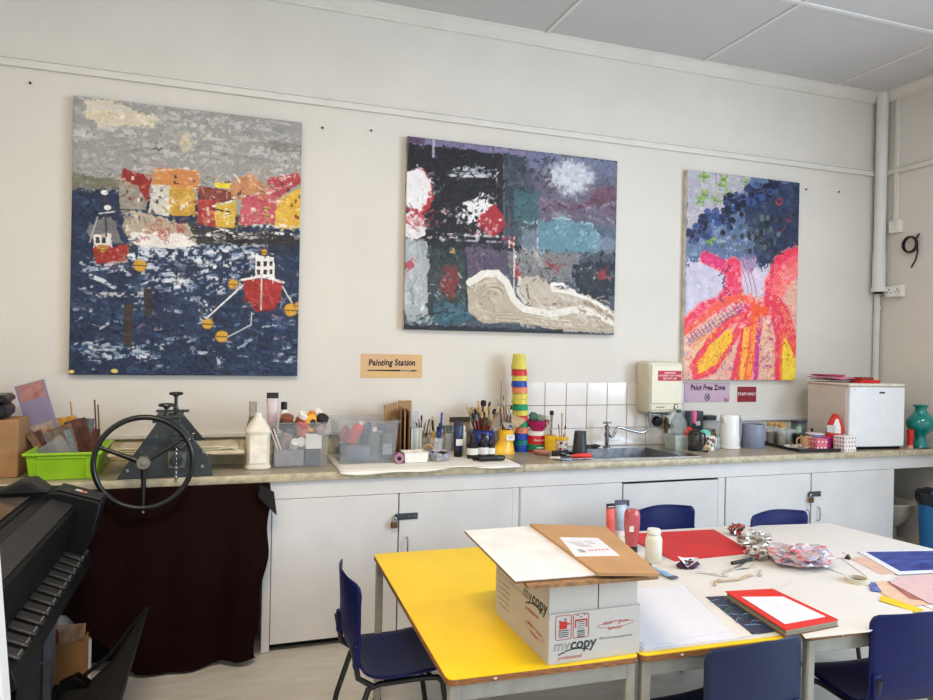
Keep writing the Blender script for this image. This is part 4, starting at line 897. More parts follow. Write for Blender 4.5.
for i in range(len(pts)-1):
    p0, p1 = Vector(pts[i]), Vector(pts[i+1])
    for s_ in range(2):
        c_ = p0.lerp(p1, .25+.5*s_); dr = (p1-p0).normalized(); sd = dr.cross(Vector((0, 1, 0))) if s_ else Vector((0, 1, 0))
        ch.tube([c_+dr*.0105*math.cos(a)+sd*.0055*math.sin(a) for a in np.linspace(0, 2*PI, 11)[:-1]], .0019, 6, closed=True)
part(ch.obj('chain', m_chrome, pr), 'bright steel chain')
# a shallow pale tray right of the press
t = thing('shallow_tray', 'shallow pale wooden tray behind the press at the white jug', 'tray', (.015, -.16, Z0))
b = MB().box(0, 0, .004, .19, .2, .008)
for x, y, sx_, sy_ in ((-.093, 0, .008, .2), (.093, 0, .008, .2), (0, -.097, .19, .008), (0, .097, .19, .008)): b.box(x, y, .025, sx_, sy_, .05)
b.obj('tray_body', M('tray_card', (196, 184, 156), .7), t, smooth=0)

# ------------------------------------------------------------------ bottles and bins
def bottle(name, label, cat, loc, prof, mats, mis=None, n=20, group=None, rot=None, cap=None, body='body', capname='cap', sx=1, sy=1, lab=None, labname='label_band'):
    t = thing(name, label, cat, loc, 0, group)
    if rot: t.rotation_euler = rot
    MB().lathe(prof, n, sx=sx, sy=sy).obj(body, mats, t)
    if cap: MB().lathe(cap[0], n, sx=sx, sy=sy).obj(capname, cap[1], t)
    if lab: MB().lathe(lab[0], n, sx=sx, sy=sy).obj(labname, lab[1], t)
    return t
t = thing('jug_bottle', 'large white plastic jug bottle on the worktop right of the press', 'bottle', (.173, -.41, Z0))
def sq(r, z, k=.75, n=24): return [(r*math.copysign(abs(math.cos(a))**k, math.cos(a)), r*math.copysign(abs(math.sin(a))**k, math.sin(a)), z) for a in [2*PI*i/n for i in range(n)]]
def loft(mb, rings, mi=0, T=None):
    n = len(rings[0]); vs = [p for r in rings for p in r]; fs = [tuple(range(n))[::-1], tuple(range(len(vs)-n, len(vs)))]
    for i in range(len(rings)-1):
        for j in range(n): k = (j+1) % n; fs.append((i*n+j, i*n+k, (i+1)*n+k, (i+1)*n+j))
    return mb.add(vs, fs, T, mi)
loft(MB(), [sq(.061, 0, .5), sq(.066, .004, .5), sq(.066, .016, .5), sq(.059, .022, .5), sq(.061, .03, .5), sq(.061, .18, .5), sq(.066, .19, .5), sq(.066, .20, .55), sq(.045, .235, .7), sq(.022, .265, 1), sq(.02, .272, 1)]).obj('bottle_body', M('milky_plastic', (216, 210, 196), .4, var=.02), t)
MB().lathe([(.019, .268), (.019, .285), (.016, .288), (0, .288)], 20).obj('cap', m_white, t)
MB().box(0, -.0615, .105, .082, .002, .14).obj('blank_label', M('jug_label', (226, 221, 208), .6), t)
bottle('glue_bottle', 'brown bottle with a pale screw neck behind the white jug', 'bottle', (.153, -.2, Z0), [(.03, 0), (.032, .006), (.032, .2), (.022, .23), (.021, .25)], M('brown_grey_glass', (120, 108, 98), .25), cap=([(.021, .25), (.021, .33), (.019, .332), (0, .332)], M('pale_grey_cap', (176, 170, 160), .4)))
def clear_bin(label, x, y, w, d, h, col=m_clear):
    t = thing('clear_bin', label, 'bin', (x, y, Z0)); frustum_shell(MB(), w*.93, d*.93, w, d, h, .003, .009, .01).obj('bin_body', col, t, bevel=.003)
    return t
clear_bin('clear plastic bin heaped with paint bottles beside the white jug', .393, -.325, .29, .26, .24)
def jar(label, loc, r, h, mb_, mc, rot=None, group='paint pots in the heaped clear bin', ch_=.016, name='paint_pot', cat='pot'):
    return bottle(name, label, cat, loc, [(r*.95, 0), (r, .004), (r, h*.82), (r*.86, h*.9), (r*.86, h)], mb_, cap=([(r*.93, h-.006), (r*.93, h+ch_), (r*.88, h+ch_+.002), (0, h+ch_+.002)], mc), rot=rot, group=group, n=18)
m_pg = M('grey_paint_pot', (120, 118, 124), .4, c2=(150, 140, 146), scale=25); m_lbl = M('pot_label', (176, 150, 146), .6, c2=(120, 90, 90), scale=30)
m_orange = M('orange_plastic', (220, 130, 40), .4); m_brownp = M('brown_pot', (130, 74, 50), .4); m_dgrey = M('slate_plastic', (64, 70, 82), .4)
Zb = Z0+.006
ht = [('dark_paint_tin', 'grey rectangular tin with red print at the bottom left of the heaped bin', .33, -.38, .155, .1, .085, m_pg), ('dark_paint_tin', 'dark slate tin at the bottom right of the heaped bin', .455, -.38, .08, .1, .085, m_dgrey)]
for nm, lb, x, y, w_, d_, h_, mm in ht: tag(MB().box(0, 0, h_/2, w_, d_, h_, bev=.004).obj('paint_tin', mm), lb, 'tin', loc=(x, y, Zb))
tub1 = cbox('white_tub', 'white square tub pressed against the front right of the heaped bin', 'tub', (.458, -.385, Zb+.087), (.085, .085, .07), m_white)
MB().box(0, 0, .074, .09, .09, .012, bev=.003).obj('lid', M('tub_lid', (236, 234, 230), .4), tub1)
jar('grey pot lying with its round white lid facing out of the heaped bin', (.395, -.33, Zb+.125), .028, .07, m_pg, m_white, rot=(PI/2, 0, 0))
jar('dark pot standing at the left inside the heaped bin', (.31, -.36, Zb+.09), .034, .09, m_lbl, m_dgrey, rot=(.1, .25, 0))
jar('small pale pot lying low at the front of the heaped bin', (.355, -.39, Zb+.09), .022, .05, m_white, m_white, rot=(.9, .1, 0))
jar('brownish pot in the middle of the heaped bin', (.375, -.30, Zb+.13), .036, .085, m_lbl, m_white, rot=(.05, -.15, 0))
jar('brown pot with a white lid on top of the heap, leaning back', (.385, -.36, Zb+.19), .035, .075, m_brownp, m_white, rot=(.35, .35, 0))
jar('white-lidded jar tipped right at the top of the heap', (.43, -.28, Zb+.215), .03, .085, M('pale_pot', (206, 196, 184), .4), m_white, rot=(.3, .85, 0))
jar('jar with a dark lid lying at the right end of the heap', (.49, -.34, Zb+.185), .035, .07, m_lbl, m_blackp, rot=(.6, .3, 0))
jar('dark grey pot in the middle right of the heaped bin', (.44, -.30, Zb+.1), .033, .1, m_dgrey, m_dgrey)
jar('pale printed jar at the front right of the heaped bin under the dark lid', (.495, -.37, Zb+.165), .028, .045, M('cream_label', (206, 186, 172), .6, c2=(160, 120, 110), scale=40), m_lbl, rot=(1.2, 0, 0))
jar('red-labelled squat pot at the front of the heap', (.40, -.39, Zb+.165), .032, .05, M('red_label', (196, 66, 50), .5, c2=(220, 150, 130), scale=30), m_red, rot=(.4, .1, 0))
jar('dark jar with a brown label at the left of the heap', (.315, -.36, Zb+.19), .036, .06, m_blackp, m_brownp, rot=(.4, .1, 0))
t = thing('squeeze_bottle', 'yellow squeeze bottle with a dark oval label on top of the heaped bin', 'bottle', (.432, -.38, Zb+.185), rx=.15, ry=.2)
loft(MB(), [sq(.034, 0, .8), sq(.036, .01, .8), sq(.036, .05, .8), sq(.03, .075, .9), sq(.018, .09, 1)]).obj('body', M('amber_plastic', (236, 164, 34), .35), t)
MB().ball(.012, -.034, .045, .018, .006, .026, 14).obj('oval_label', m_blackp, t); MB().lathe([(.016, .088), (.016, .104), (0, .106)], 16).obj('cap', m_orange, t)
def ptube(label, loc, w_, h_, mb_, mcap, mtop, rot=(0, 0, 0), group=None):
    """paint tube standing on its cap: round at the cap, flat crimped end on top"""
    t = thing('paint_tube', label, 'tube', loc, 0, group); t.rotation_euler = rot
    def el(a_, b_, z, n=20): return [(a_*math.cos(2*PI*i/n), b_*math.sin(2*PI*i/n), z) for i in range(n)]
    r = w_*.42
    loft(MB(), [el(r*.9, r*.9, h_*.16), el(r, r, h_*.2), el(w_*.46, r*.7, h_*.55), el(w_*.5, .006, h_*.86)]).obj('tube_body', mb_, t)
    loft(MB(), [el(w_*.5, .0065, h_*.78), el(w_*.5, .003, h_*.86), el(w_*.5, .0025, h_)]).obj('crimped_end', mtop, t)
    MB().lathe([(r*.95, 0), (r, .003), (r*.95, h_*.165), (0, h_*.17)], 20).obj('cap', mcap, t)
    return t
m_pinkt = M('pink_tube', (196, 178, 186), .4, c2=(206, 190, 198), scale=14)
t = ptube('upright pale pink paint tube with a black end above the heaped bin', (.25, -.3, Zb+.155), .062, .225, m_pinkt, M('magenta_cap', (150, 36, 74), .4), m_blackp)
bottle('ink_bottle', 'small white bottle with a black cap behind the pink tube', 'bottle', (.315, -.25, Zb+.2), [(.022, 0), (.024, .004), (.024, .07), (.016, .085)], m_white, cap=([(.017, .083), (.017, .125), (0, .127)], m_blackp))
for q_ in (('folded white card slip inside the left of the heaped bin', .275, -.40, .02), ('second thin card slip inside the left of the heaped bin', .29, -.405, .14)):
    tag(MB().box(0, 0, .06, .006, .03, .12).obj('card_slip', m_paper, smooth=0), q_[0], 'card', 'card slips in the heaped bin', (q_[1], q_[2], Zb+.085), rot=(0, -.35, q_[3]))

# white sheet on the worktop
sh = MB()
def sheetf(u, v):
    y = -.628+.588*u; x = (.57+.005*u)+(1.0+.01*u)*v
    z = .0012+.002*abs(mnoise.noise(Vector((x*5, y*5, 0))))
    return (x, y, z)
sh.grid(sheetf, 14, 24); sh.grid(lambda u, v: (.57+1.0*v+.0, -.628-.008*math.sin(u*PI/2)-.003, .0014-(.010+.008*math.sin(v*7)+.006*math.sin(v*17))*u), 3, 24)
tag(sh.obj('protective_paper', m_paper, solid=.0008), 'long white paper sheet covering the worktop between the clear box and the yellow boot', 'paper', loc=(0, 0, Z0+.0008))
Z1 = Z0+.006
# clear box with cloths and bottles
t = thing('clear_box', 'large clear plastic box of blue and red bottles on the white paper', 'box', (.752, -.275, Z1))
frustum_shell(MB(), .30, .30, .335, .335, .234, .003, .012, .012).obj('box_body', M('cloudy_plastic', (190, 194, 200), .2, alpha=.2), t, bevel=.004)
Z2 = Z1+.006
def sqb(label, loc, w_, d_, h_, m, mc, rot=(0, 0, 0), group='bottles in the clear box'):
    t = thing('paint_bottle', label, 'bottle', loc, 0, group); t.rotation_euler = rot
    def e(k, z): return [(k*w_/2*math.copysign(abs(math.cos(a))**.6, math.cos(a)), k*d_/2*math.copysign(abs(math.sin(a))**.6, math.sin(a)), z) for a in [2*PI*i/18 for i in range(18)]]
    loft(MB(), [e(.94, 0), e(1, .006), e(1, h_*.7), e(.8, h_*.84), e(.4, h_*.9)]).obj('body', m, t)
    MB().lathe([(w_*.22, h_*.88), (w_*.22, h_), (0, h_+.001)], 14).obj('cap', mc, t); return t
m_navy = M('navy_bottle', (40, 52, 84), .35, c2=(60, 76, 110), scale=10); m_gb = M('grey_blue_bottle', (84, 96, 112), .4, c2=(110, 122, 136), scale=12)
sqb('red bottle slanting left at the front of the clear box', (.672, -.33, Z2+.098), .06, .05, .13, M('coral_bottle', (206, 60, 56), .35, var=.1), m_white, (.1, .45, 0))
sqb('crimson bottle at the left end of the clear box', (.635, -.29, Z2+.1), .055, .05, .09, M('crimson_bottle', (150, 44, 62), .35), m_red, (0, .2, 0))
sqb('blue bottle slanting beside the red one in the clear box', (.74, -.33, Z2+.098), .055, .05, .12, m_navy, m_blue, (.1, .3, 0))
sqb('tall grey-green bottle with a white cap in the clear box', (.80, -.34, Z2), .075, .06, .18, M('grey_green_bottle', (92, 100, 98), .4, var=.1), m_white)
sqb('dark bottle with a white label at the right of the clear box', (.865, -.36, Z2), .07, .05, .17, M('charcoal_bottle', (66, 72, 76), .4), m_dgrey)
tag(MB().box(0, 0, .03, .05, .002, .06).obj('paper_label', M('grey_print_label', (178, 182, 186), .6, c2=(120, 126, 132), scale=60), smooth=0), 'loose pale label inside the clear box at the right', 'label', loc=(.865, -.398, Z2+.035))
sqb('dark blue bottle lying low across the clear box', (.765, -.36, Z2+.045), .085, .08, .15, m_gb, m_navy, (0, -PI/2, .1))
sqb('wide blue bottle lying on the floor of the clear box at the back', (.76, -.25, Z2+.046), .09, .09, .16, m_navy, m_gb, (0, -PI/2, 0))
sqb('small red-capped bottle lying along the top right of the clear box', (.90, -.30, Z2+.172), .04, .04, .1, m_dgrey, M('pink_cap', (190, 80, 90), .4), (0, -1.45, .2))
# leaning cardboard sheets
for i, (x, rz_, ry_, hh, lb) in enumerate(((.945, .62, -.10, .31, 'brown cardboard sheet leaning left over the clear box rim, front face showing'), (.985, 1.35, -.03, .28, 'second cardboard sheet, standing edge on beside the leaning one'), (1.006, 1.40, -.015, .275, 'third cardboard sheet from the clear box, edge on'), (1.027, 1.45, .0, .27, 'fourth cardboard sheet from the clear box, edge on'), (1.035, .55, .03, .315, 'tallest cardboard piece at the back of the standing cardboard'))):
    y = (-.20, -.20, -.20, -.20, -.075)[i]
    tag(MB().box(0, 0, hh/2, .20 if i in (1, 2, 3) else .11, .007, hh).obj('cardboard_sheet', m_cardd if i % 2 else m_card, smooth=0), lb, 'cardboard', 'cardboard sheets standing by the clear box', (x, y, Z1), rot=(0, ry_, rz_))
# papers and jars behind
flatcard('printed_paper', 'sheet of faint print standing against the wall right of the cardboard', 'paper', (1.10, -.03, Z1), .08, .245, .002, (0, 0, 0), M('faint_print', (206, 208, 210), .7, c2=(186, 188, 194), scale=50))
t = thing('striped_packet', 'pale blue striped packet standing right of the cardboard sheets', 'packet', (1.085, -.18, Z1)); 
b = MB()
for i in range(6): b.box(-.027+.011*i, 0, .08, .0105, .04, .16+.004*(i % 2), mi=i % 3)
b.obj('packet_body', [M('packet_white', (206, 204, 190), .6), M('packet_blue', (150, 178, 196), .6), M('packet_cream', (196, 188, 150), .6)], t, smooth=0)
# ------------------------------------------------------------------ brushes and pots
def brush(label, base, tip, r, m_h, m_b, bl=.03, bw=.010, group=None, flat=True):
    """paintbrush from handle end (base) to bristle tip; parts handle, ferrule, bristles"""
    p0, p1 = Vector(base), Vector(tip); d = (p1-p0); L = d.length; d.normalize()
    t = thing('paintbrush', label, 'paintbrush', p0, 0, group); t.rotation_euler = d.to_track_quat('Z', 'Y').to_euler()
    MB().tube([(0, 0, 0), (0, 0, L*.3), (0, 0, L-bl*1.9)], [r*.6, r, r*.8], 8).obj('handle', m_h, t)
    MB().tube([(0, 0, L-bl*1.95), (0, 0, L-bl*.95)], [r*.85, bw*.5], 8).obj('ferrule', m_steel, t)
    rings = []
    for z, k in ((L-bl, 1), (L-bl*.5, 1.25), (L-bl*.1, 1.0), (L, .35)):
        rings.append([(bw*.5*k*math.cos(a), bw*.5*k*math.sin(a)*(.5 if flat else 1), z) for a in [2*PI*i/10 for i in range(10)]])
    loft(MB(), rings).obj('bristles', m_b, t)
    return t
rs = random.Random(11)
def pot(name, label, cat, loc, r0, r1, h, m, th=.003, group=None, extra=None, n=24):
    t = thing(name, label, cat, loc, 0, group)
    MB().lathe([(r0, 0), (r1, h), (r1-th, h), (r0-th, th), (0, th)], n).obj('body', m, t); return t
hcols = [m_dwood, m_wood, M('black_handle', (30, 26, 26), .35), M('red_handle', (130, 34, 32), .35), M('tan_handle', (190, 150, 96), .4)]
ordw = ['first', 'second', 'third', 'fourth', 'fifth', 'sixth', 'seventh', 'eighth', 'ninth', 'tenth', 'eleventh', 'twelfth']
# pencils in glass jar, clear pot, clear pot
t = pot('pen_jar', 'glass jar of brown-handled brushes left of the clear pen pots', 'jar', (1.145, -.14, Z1), .034, .036, .10, m_glass)
hues = ['dark', 'olive', 'brown', 'yellow']
for i in range(6):
    a = i*1.05; x, y = 1.145+.018*math.cos(a), -.14+.018*math.sin(a)
    brush('%s brush from the left in the glass jar right of the striped packet' % ordw[i], (x, y, Z1+.005), (1.145+.05*(i-2.5)/2.5, -.14+.02*math.sin(a), Z1+.19+.02*((i*7) % 3)), .0045, [hcols[2], hcols[4], M('olive_handle', (90, 96, 60), .4), hcols[1]][i % 4], [m_dbrist, m_brist][i % 2], .028, .012, 'brushes in the glass jar')
t = pot('pen_pot', 'clear pot of blue and yellow pens in front of the glass brush jar', 'pot', (1.205, -.215, Z1), .038, .042, .105, m_clear2)
def pen(label, base, tip, r, m, mt, group):
    p0, p1 = Vector(base), Vector(tip); d = p1-p0; L = d.length
    t = thing('pen', label, 'pen', p0, 0, group); t.rotation_euler = d.normalized().to_track_quat('Z', 'Y').to_euler()
    MB().tube([(0, 0, 0), (0, 0, L*.72)], r, 8).obj('barrel', m, t); MB().tube([(0, 0, L*.7), (0, 0, L*.98), (0, 0, L)], [r*1.12, r*1.1, r*.5], 8).obj('cap', mt, t); return t
pm = [(m_blue, m_blue), (m_dgrey, m_blackp), (m_yel, m_blackp), (M('gold_barrel', (200, 150, 60), .4), m_blackp), (m_white, m_blue), (m_dgrey, m_blue), (m_yel, m_dgrey)]
for i in range(7):
    a = i*.9; x, y = 1.205+.02*math.cos(a), -.215+.02*math.sin(a)
    pen('%s pen in the clear pot, %s' % (ordw[i], ['tall blue one leaning right', 'dark grey with a black cap', 'yellow with a black cap', 'gold with a black cap', 'white with a blue cap', 'grey with a blue cap', 'yellow with a grey cap'][i]), (x, y, Z1+.005), (1.205+.03*math.cos(a*1.3), -.215+.02*math.sin(a*1.3), Z1+(.255 if i == 0 else .15+.02*(i % 4))), .006, pm[i][0], pm[i][1], 'pens in the clear pot')
t = pot('pen_pot', 'hazy clear pot of grey-green tools right of the blue pens', 'pot', (1.29, -.17, Z1), .026, .028, .125, m_clear2)
for i in range(3):
    tag(MB().tube([(0, 0, 0), (.004*(i-1), 0, .1), (.012*(i-1), 0, .165)], [.005, .006, .012], 8).obj('sponge_dabber', M('green_grey_sponge', (96, 112, 104), .9, var=.15)), '%s grey-green dabber from the left in the hazy clear pot' % ordw[i], 'dabber', 'dabbers in the hazy pot', (1.275+.013*i, -.17, Z1+.005))
# front of the paper: pink roll, white tray with tissue, foil bowl, wood ring
t = thing('tape_roll', 'small pink roll lying on its side beside the clear box', 'roll', (.925, -.43, Z1+.026), -.15)
m_pk = M('mauve_roll', (160, 116, 142), .6); MB().lathe([(.012, -.03), (.027, -.03), (.027, .03), (.012, .03), (.012, -.03)], 20, FRONT).obj('roll_body', m_pk, t); MB().lathe([(.012, -.031), (.0095, -.031), (.0095, .031), (.012, .031)], 16, FRONT).obj('core', m_blackp, t)
t = thing('tissue_tray', 'white tray heaped with crumpled tissue on the white paper', 'tray', (1.02, -.40, Z1), -.03)
frustum_shell(MB(), .125, .11, .135, .12, .055, .004, .003, .004).obj('tray_body', m_white, t)
b = MB(); b.grid(lambda u, v: (-.06+.12*u, -.05+.1*v, .042+.022*abs(mnoise.noise(Vector((u*7, v*7, 3))))+.014*math.sin(u*PI)*math.sin(v*PI)), 24, 20); b.obj('tissue', M('tissue', (226, 220, 206), .9, bump=.5, bscale=60), t, solid=.001)
t = thing('foil_bowl', 'creased foil dish of black paint right of the tissue tray', 'dish', (1.165, -.405, Z1))
b = MB().lathe([(.04, 0), (.052, .012), (.062, .035), (.066, .05), (.063, .05), (.05, .014), (0, .006)], 40)
b.v = [Vector((v.x*(1+.1*mnoise.noise(v*60)), v.y*(1+.1*mnoise.noise(v*60+Vector((2, 0, 0)))), v.z*(1+.25*mnoise.noise(v*50)))) for v in b.v]
b.obj('dish_body', M('paint_foil', (206, 204, 200), .35, metal=.2, c2=(120, 126, 150), scale=40), t)
b = MB().lathe([(0, .028), (.03, .04), (.05, .045), (.054, .036), (0, .03)], 30); b.v = [v+Vector((0, 0, .012*mnoise.noise(v*70))) for v in b.v]; part(b.obj('black_paint', m_ink, t), 'lumpy black paint')
r_ = MB().tube([(.034*math.cos(a), 0, .036+.034*math.sin(a)) for a in np.linspace(0, 2*PI, 33)[:-1]], .0075, 8, closed=True); tag(r_.obj('embroidery_ring', m_wood), 'pale wooden ring standing behind the foil dish', 'ring', loc=(1.135, -.27, Z1-.0005), rz=.1)
# tubes and bottles by the blue pot
t = ptube('tall navy paint tube with a white label standing on its cap on the white paper', (1.318, -.285, Z1), .06, .205, M('navy_tube', (36, 48, 80), .4), m_blackp, m_blackp)
MB().box(0, -.0245, .085, .042, .003, .038).obj('label', m_white, t)
bottle('glue_bottle', 'slim pale bottle between the navy tube and the black bottles', 'bottle', (1.363, -.25, Z1), [(.014, 0), (.015, .003), (.015, .13), (.009, .145), (.008, .155)], M('sage_white', (190, 196, 184), .4), cap=([(.0085, .152), (.0085, .175), (0, .176)], m_white))
t = thing('wide_brush', 'wide flat brush with dark bristles standing behind the navy tube', 'brush', (1.34, -.17, Z1+.003), rx=-.06)
MB().box(0, 0, .07, .022, .012, .14, bev=.004).obj('handle', m_wood, t); MB().box(0, 0, .16, .072, .014, .05).obj('ferrule', M('tan_ferrule', (150, 124, 96), .5), t); MB().box(0, 0, .20, .074, .012, .032).obj('bristles', m_dbrist, t)
t = thing('wide_brush', 'wide flat brush with green-black bristles left of the blue pot', 'brush', (1.415, -.135, Z1+.003), rx=-.05)
MB().box(0, 0, .07, .02, .012, .14, bev=.004).obj('handle', m_wood, t); MB().box(0, 0, .158, .056, .014, .045).obj('ferrule', M('tan_ferrule', (150, 124, 96), .5), t); MB().box(0, 0, .195, .058, .012, .035).obj('bristles', M('olive_bristle', (70, 70, 44), .8), t)
def inkb(label, loc, r, h, rot=None, labc=True):
    return bottle('ink_bottle', label, 'bottle', loc, [(r*.95, 0), (r, .003), (r, h*.62), (r*.5, h*.74), (r*.45, h*.8)], m_blackm, cap=([(r*.5, h*.78), (r*.5, h), (0, h+.001)], m_blackp), group='black ink bottles', rot=rot, lab=([(r*1.015, h*.16), (r*1.015, h*.45)], m_white) if labc else None)
inkb('left black ink bottle with a white band in front of the blue pot', (1.385, -.355, Z1), .035, .13)
inkb('middle black ink bottle with a white label in front of the blue pot', (1.448, -.365, Z1), .03, .14)
inkb('right black ink bottle with a white band in front of the blue pot', (1.50, -.35, Z1), .026, .125)
for i, (x, y, rz_, L, lb) in enumerate(((1.40, -.43, .5, .1, 'short black marker lying left on the white paper before the ink bottles'), (1.435, -.455, .3, .12, 'middle black marker lying on the white paper before the ink bottles'), (1.455, -.49, .02, .155, 'longest black roller handle lying at the front of the white paper'))):
    t = thing('marker_pen', lb, 'marker', (x, y, Z1+.011+.005*(i == 2)), rz_, 'black pens lying on the white paper'); r = .011+.005*(i == 2)
    MB().tube([(-L/2, 0, 0), (L*.2, 0, 0)], r, 12).obj('barrel', m_blackp, t); MB().tube([(L*.2, 0, 0), (L*.45, 0, 0), (L/2, 0, 0)], [r*1.05, r*1.02, r*.7], 12).obj('cap', m_blackm, t)
# blue pot of brushes
bp_ = thing('brush_pot', 'squat glazed blue pot crammed with brown paintbrushes', 'pot', (1.515, -.17, Z1))
MB().lathe([(.05, 0), (.062, .01), (.077, .06), (.079, .095), (.07, .125), (.062, .135), (.066, .142), (.060, .142), (.056, .133), (.07, .09), (0, .01)], 28).obj('body', M('blue_glaze', (28, 46, 116), .12, coat=.5), bp_)
b = MB()
for k, x in enumerate((-.02, .0, .022)): b.text('AB.'[k] if 0 else "'*'"[k], .03, FT(x, -.0785, .10), 0)
part(b.obj('white_mark', m_wink, bp_, smooth=0), 'small white painted mark')
for i in range(22):
    a = 2*PI*i/22*3.0; rr = .012+.035*((i*5) % 7)/7
    bx, by = 1.515+rr*math.cos(a)*.5, -.17+rr*math.sin(a)*.5
    tx = 1.505+(-.09+.18*((i*5) % 22)/21)*1.0; ty = -.17+.06*math.sin(a); tz = Z1+.25+.075*rs.random()-.25*abs(tx-1.515)
    lb = ['round-tipped', 'flat-tipped', 'slim'][i % 3]
    brush('%s paintbrush in the blue pot, %s from the left' % (lb, (ordw+['thirteenth', 'fourteenth', 'fifteenth', 'sixteenth', 'seventeenth', 'eighteenth', 'nineteenth', 'twentieth', 'next to last', 'last'])[(i*5) % 22]), (bx, by, Z1+.02), (tx, ty, tz), .0055+.0015*(i % 2), hcols[(i*2) % 5] if i % 3 else m_dwood, [m_brist, m_brist, m_dbrist][(i//2) % 3], .04, .016+.014*(i % 3 == 1), 'paintbrushes in the blue pot')
bottle('glass_bottle', 'dark glass bottle between the blue pot and the yellow boot', 'bottle', (1.588, -.10, Z1), [(.03, 0), (.032, .005), (.032, .11), (.014, .15), (.012, .19)], M('smoke_glass', (70, 74, 70), .15), cap=([(.013, .185), (.013, .205), (0, .206)], m_blackp), lab=([(.0325, .03), (.0325, .08)], M('copper_label', (130, 90, 66), .4)))
# yellow boot
bt = thing('boot_pot', 'yellow wellington boot holding brushes, left of the cup tower', 'boot', (1.645, -.215, Z0), -.05)
def el(cx, cy, a_, b_, z, n=20): return [(cx+a_*math.cos(2*PI*i/n), cy+b_*math.sin(2*PI*i/n), z) for i in range(n)]
rings = [el(-.03, -.015, .085, .043, .0), el(-.03, -.015, .088, .045, .008), el(-.03, -.013, .085, .043, .028), el(-.018, -.008, .072, .042, .045), el(.0, 0, .052, .042, .065), el(.005, 0, .045, .042, .09), el(.004, 0, .048, .046, .15), el(.004, 0, .05, .048, .152), el(.004, 0, .044, .042, .152), el(.004, 0, .04, .038, .07)]
loft(MB(), rings).obj('boot_shell', M('boot_yellow', (236, 182, 40), .35, coat=.2), bt)
MB().box(.018, -.0475, .105, .052, .004, .034).box(.018, -.0497, .112, .036, .0008, .003, mi=1).box(.018, -.0497, .103, .03, .0008, .003, mi=1).obj('label', [m_white, M('label_print', (96, 104, 130), .6)], bt, smooth=0)
loft(MB(), [el(-.03, -.015, .088, .046, -.0), el(-.03, -.015, .09, .047, .006)]).obj('sole', M('boot_sole', (206, 168, 90), .6), bt)
for i, (tx, ty, tz, mh, mb_, bw_, lb) in enumerate(((1.60, -.2, 1.24, m_dwood, m_brist, .02, 'tall brown brush leaning left in the yellow boot'), (1.632, -.2, 1.26, m_cardd, m_dbrist, .008, 'tallest slim brush in the yellow boot'), (1.67, -.18, 1.19, m_dwood, m_brist, .02, 'brush with pale bristles in the middle of the yellow boot'), (1.69, -.2, 1.20, hcols[2], m_dbrist, .012, 'black-handled brush at the right of the yellow boot'), (1.705, -.22, 1.16, m_wood, m_brist, .016, 'short tan brush leaning right in the yellow boot'))):
    brush(lb, (1.655+.006*(i-2), -.22, Z0+.075), (tx, ty, tz), .005, mh, mb_, .032, bw_, 'brushes in the yellow boot')
t = thing('filling_knife', 'broad paper-wrapped scraper leaning out of the yellow boot to the right', 'scraper', (1.668, -.235, Z0+.08), ry=.35)
MB().box(0, 0, .05, .02, .012, .1, bev=.004).obj('handle', m_wood, t); MB().prism([(-.02, .095), (.02, .095), (.055, .16), (-.055, .16)], -.003, .003, 'y').obj('blade', M('tan_card_blade', (176, 150, 110), .7, var=.12), t)
t = thing('filling_knife', 'grey scraper with a blue sticker leaning out of the front of the yellow boot', 'scraper', (1.645, -.245, Z0+.08), ry=.12)
MB().box(0, 0, .04, .02, .012, .08, bev=.004).obj('handle', m_blackp, t); MB().prism([(-.02, .075), (.02, .075), (.04, .115), (-.05, .115)], -.003, .003, 'y').obj('blade', M('grey_blade', (150, 144, 130), .5), t); MB().box(.01, -.0036, .095, .022, .001, .014).obj('sticker', m_navy, t, smooth=0)

# ------------------------------------------------------------------ tower of stacked cups: each cup an upturned tapered beaker
m_cy = M('speckled_yellow', (208, 196, 84), .45, var=.05); m_co = M('peach_cup', (220, 132, 96), .45); m_ct = M('teal_cup', (20, 118, 128), .4); m_cb = M('blue_cup', (30, 70, 160), .4); m_cr = M('red_cup', (200, 48, 56), .4); m_cg = M('green_cup', (24, 140, 92), .4)
def cup(label, z, m, x):
    t = thing('beaker', label, 'cup', (x, -.125, z), 0, 'upturned cups stacked in a tower')
    b = MB().lathe([(.050, 0), (.050, .029), (.0465, .033), (.040, .092), (.037, .096), (0, .096)], 26)
    b.lathe([(.0485, .0005), (.039, .09), (0, .09)], 26); b.obj('cup_body', m, t)
    MB().lathe([(.0515, .0), (.052, .003), (.0515, .006), (.050, .006)], 26).obj('rim', m, t); return t
seq = [('bottom blue', m_cb, .0), ('teal', m_ct, .04), ('second blue', m_cb, .078), ('peach', m_co, .117), ('green', m_cg, .156), ('lower red', m_cr, .195), ('yellow, just above the lower red,', m_cy, .228), ('upper green', m_cg, .262), ('yellow, just above the upper green,', m_cy, .300), ('yellow, just below the upper peach,', m_cy, .334), ('upper peach', m_co, .37), ('upper blue', m_cb, .41), ('yellow, just below the upper red,', m_cy, .447), ('upper red', m_cr, .481), ('topmost speckled yellow', m_cy, .52)]
for i, (nm, mm, z) in enumerate(seq):
    cup('%s cup in the tower of upturned cups' % nm, Z0+z, mm, 1.79-.04*z+.003*math.sin(i*2.2))

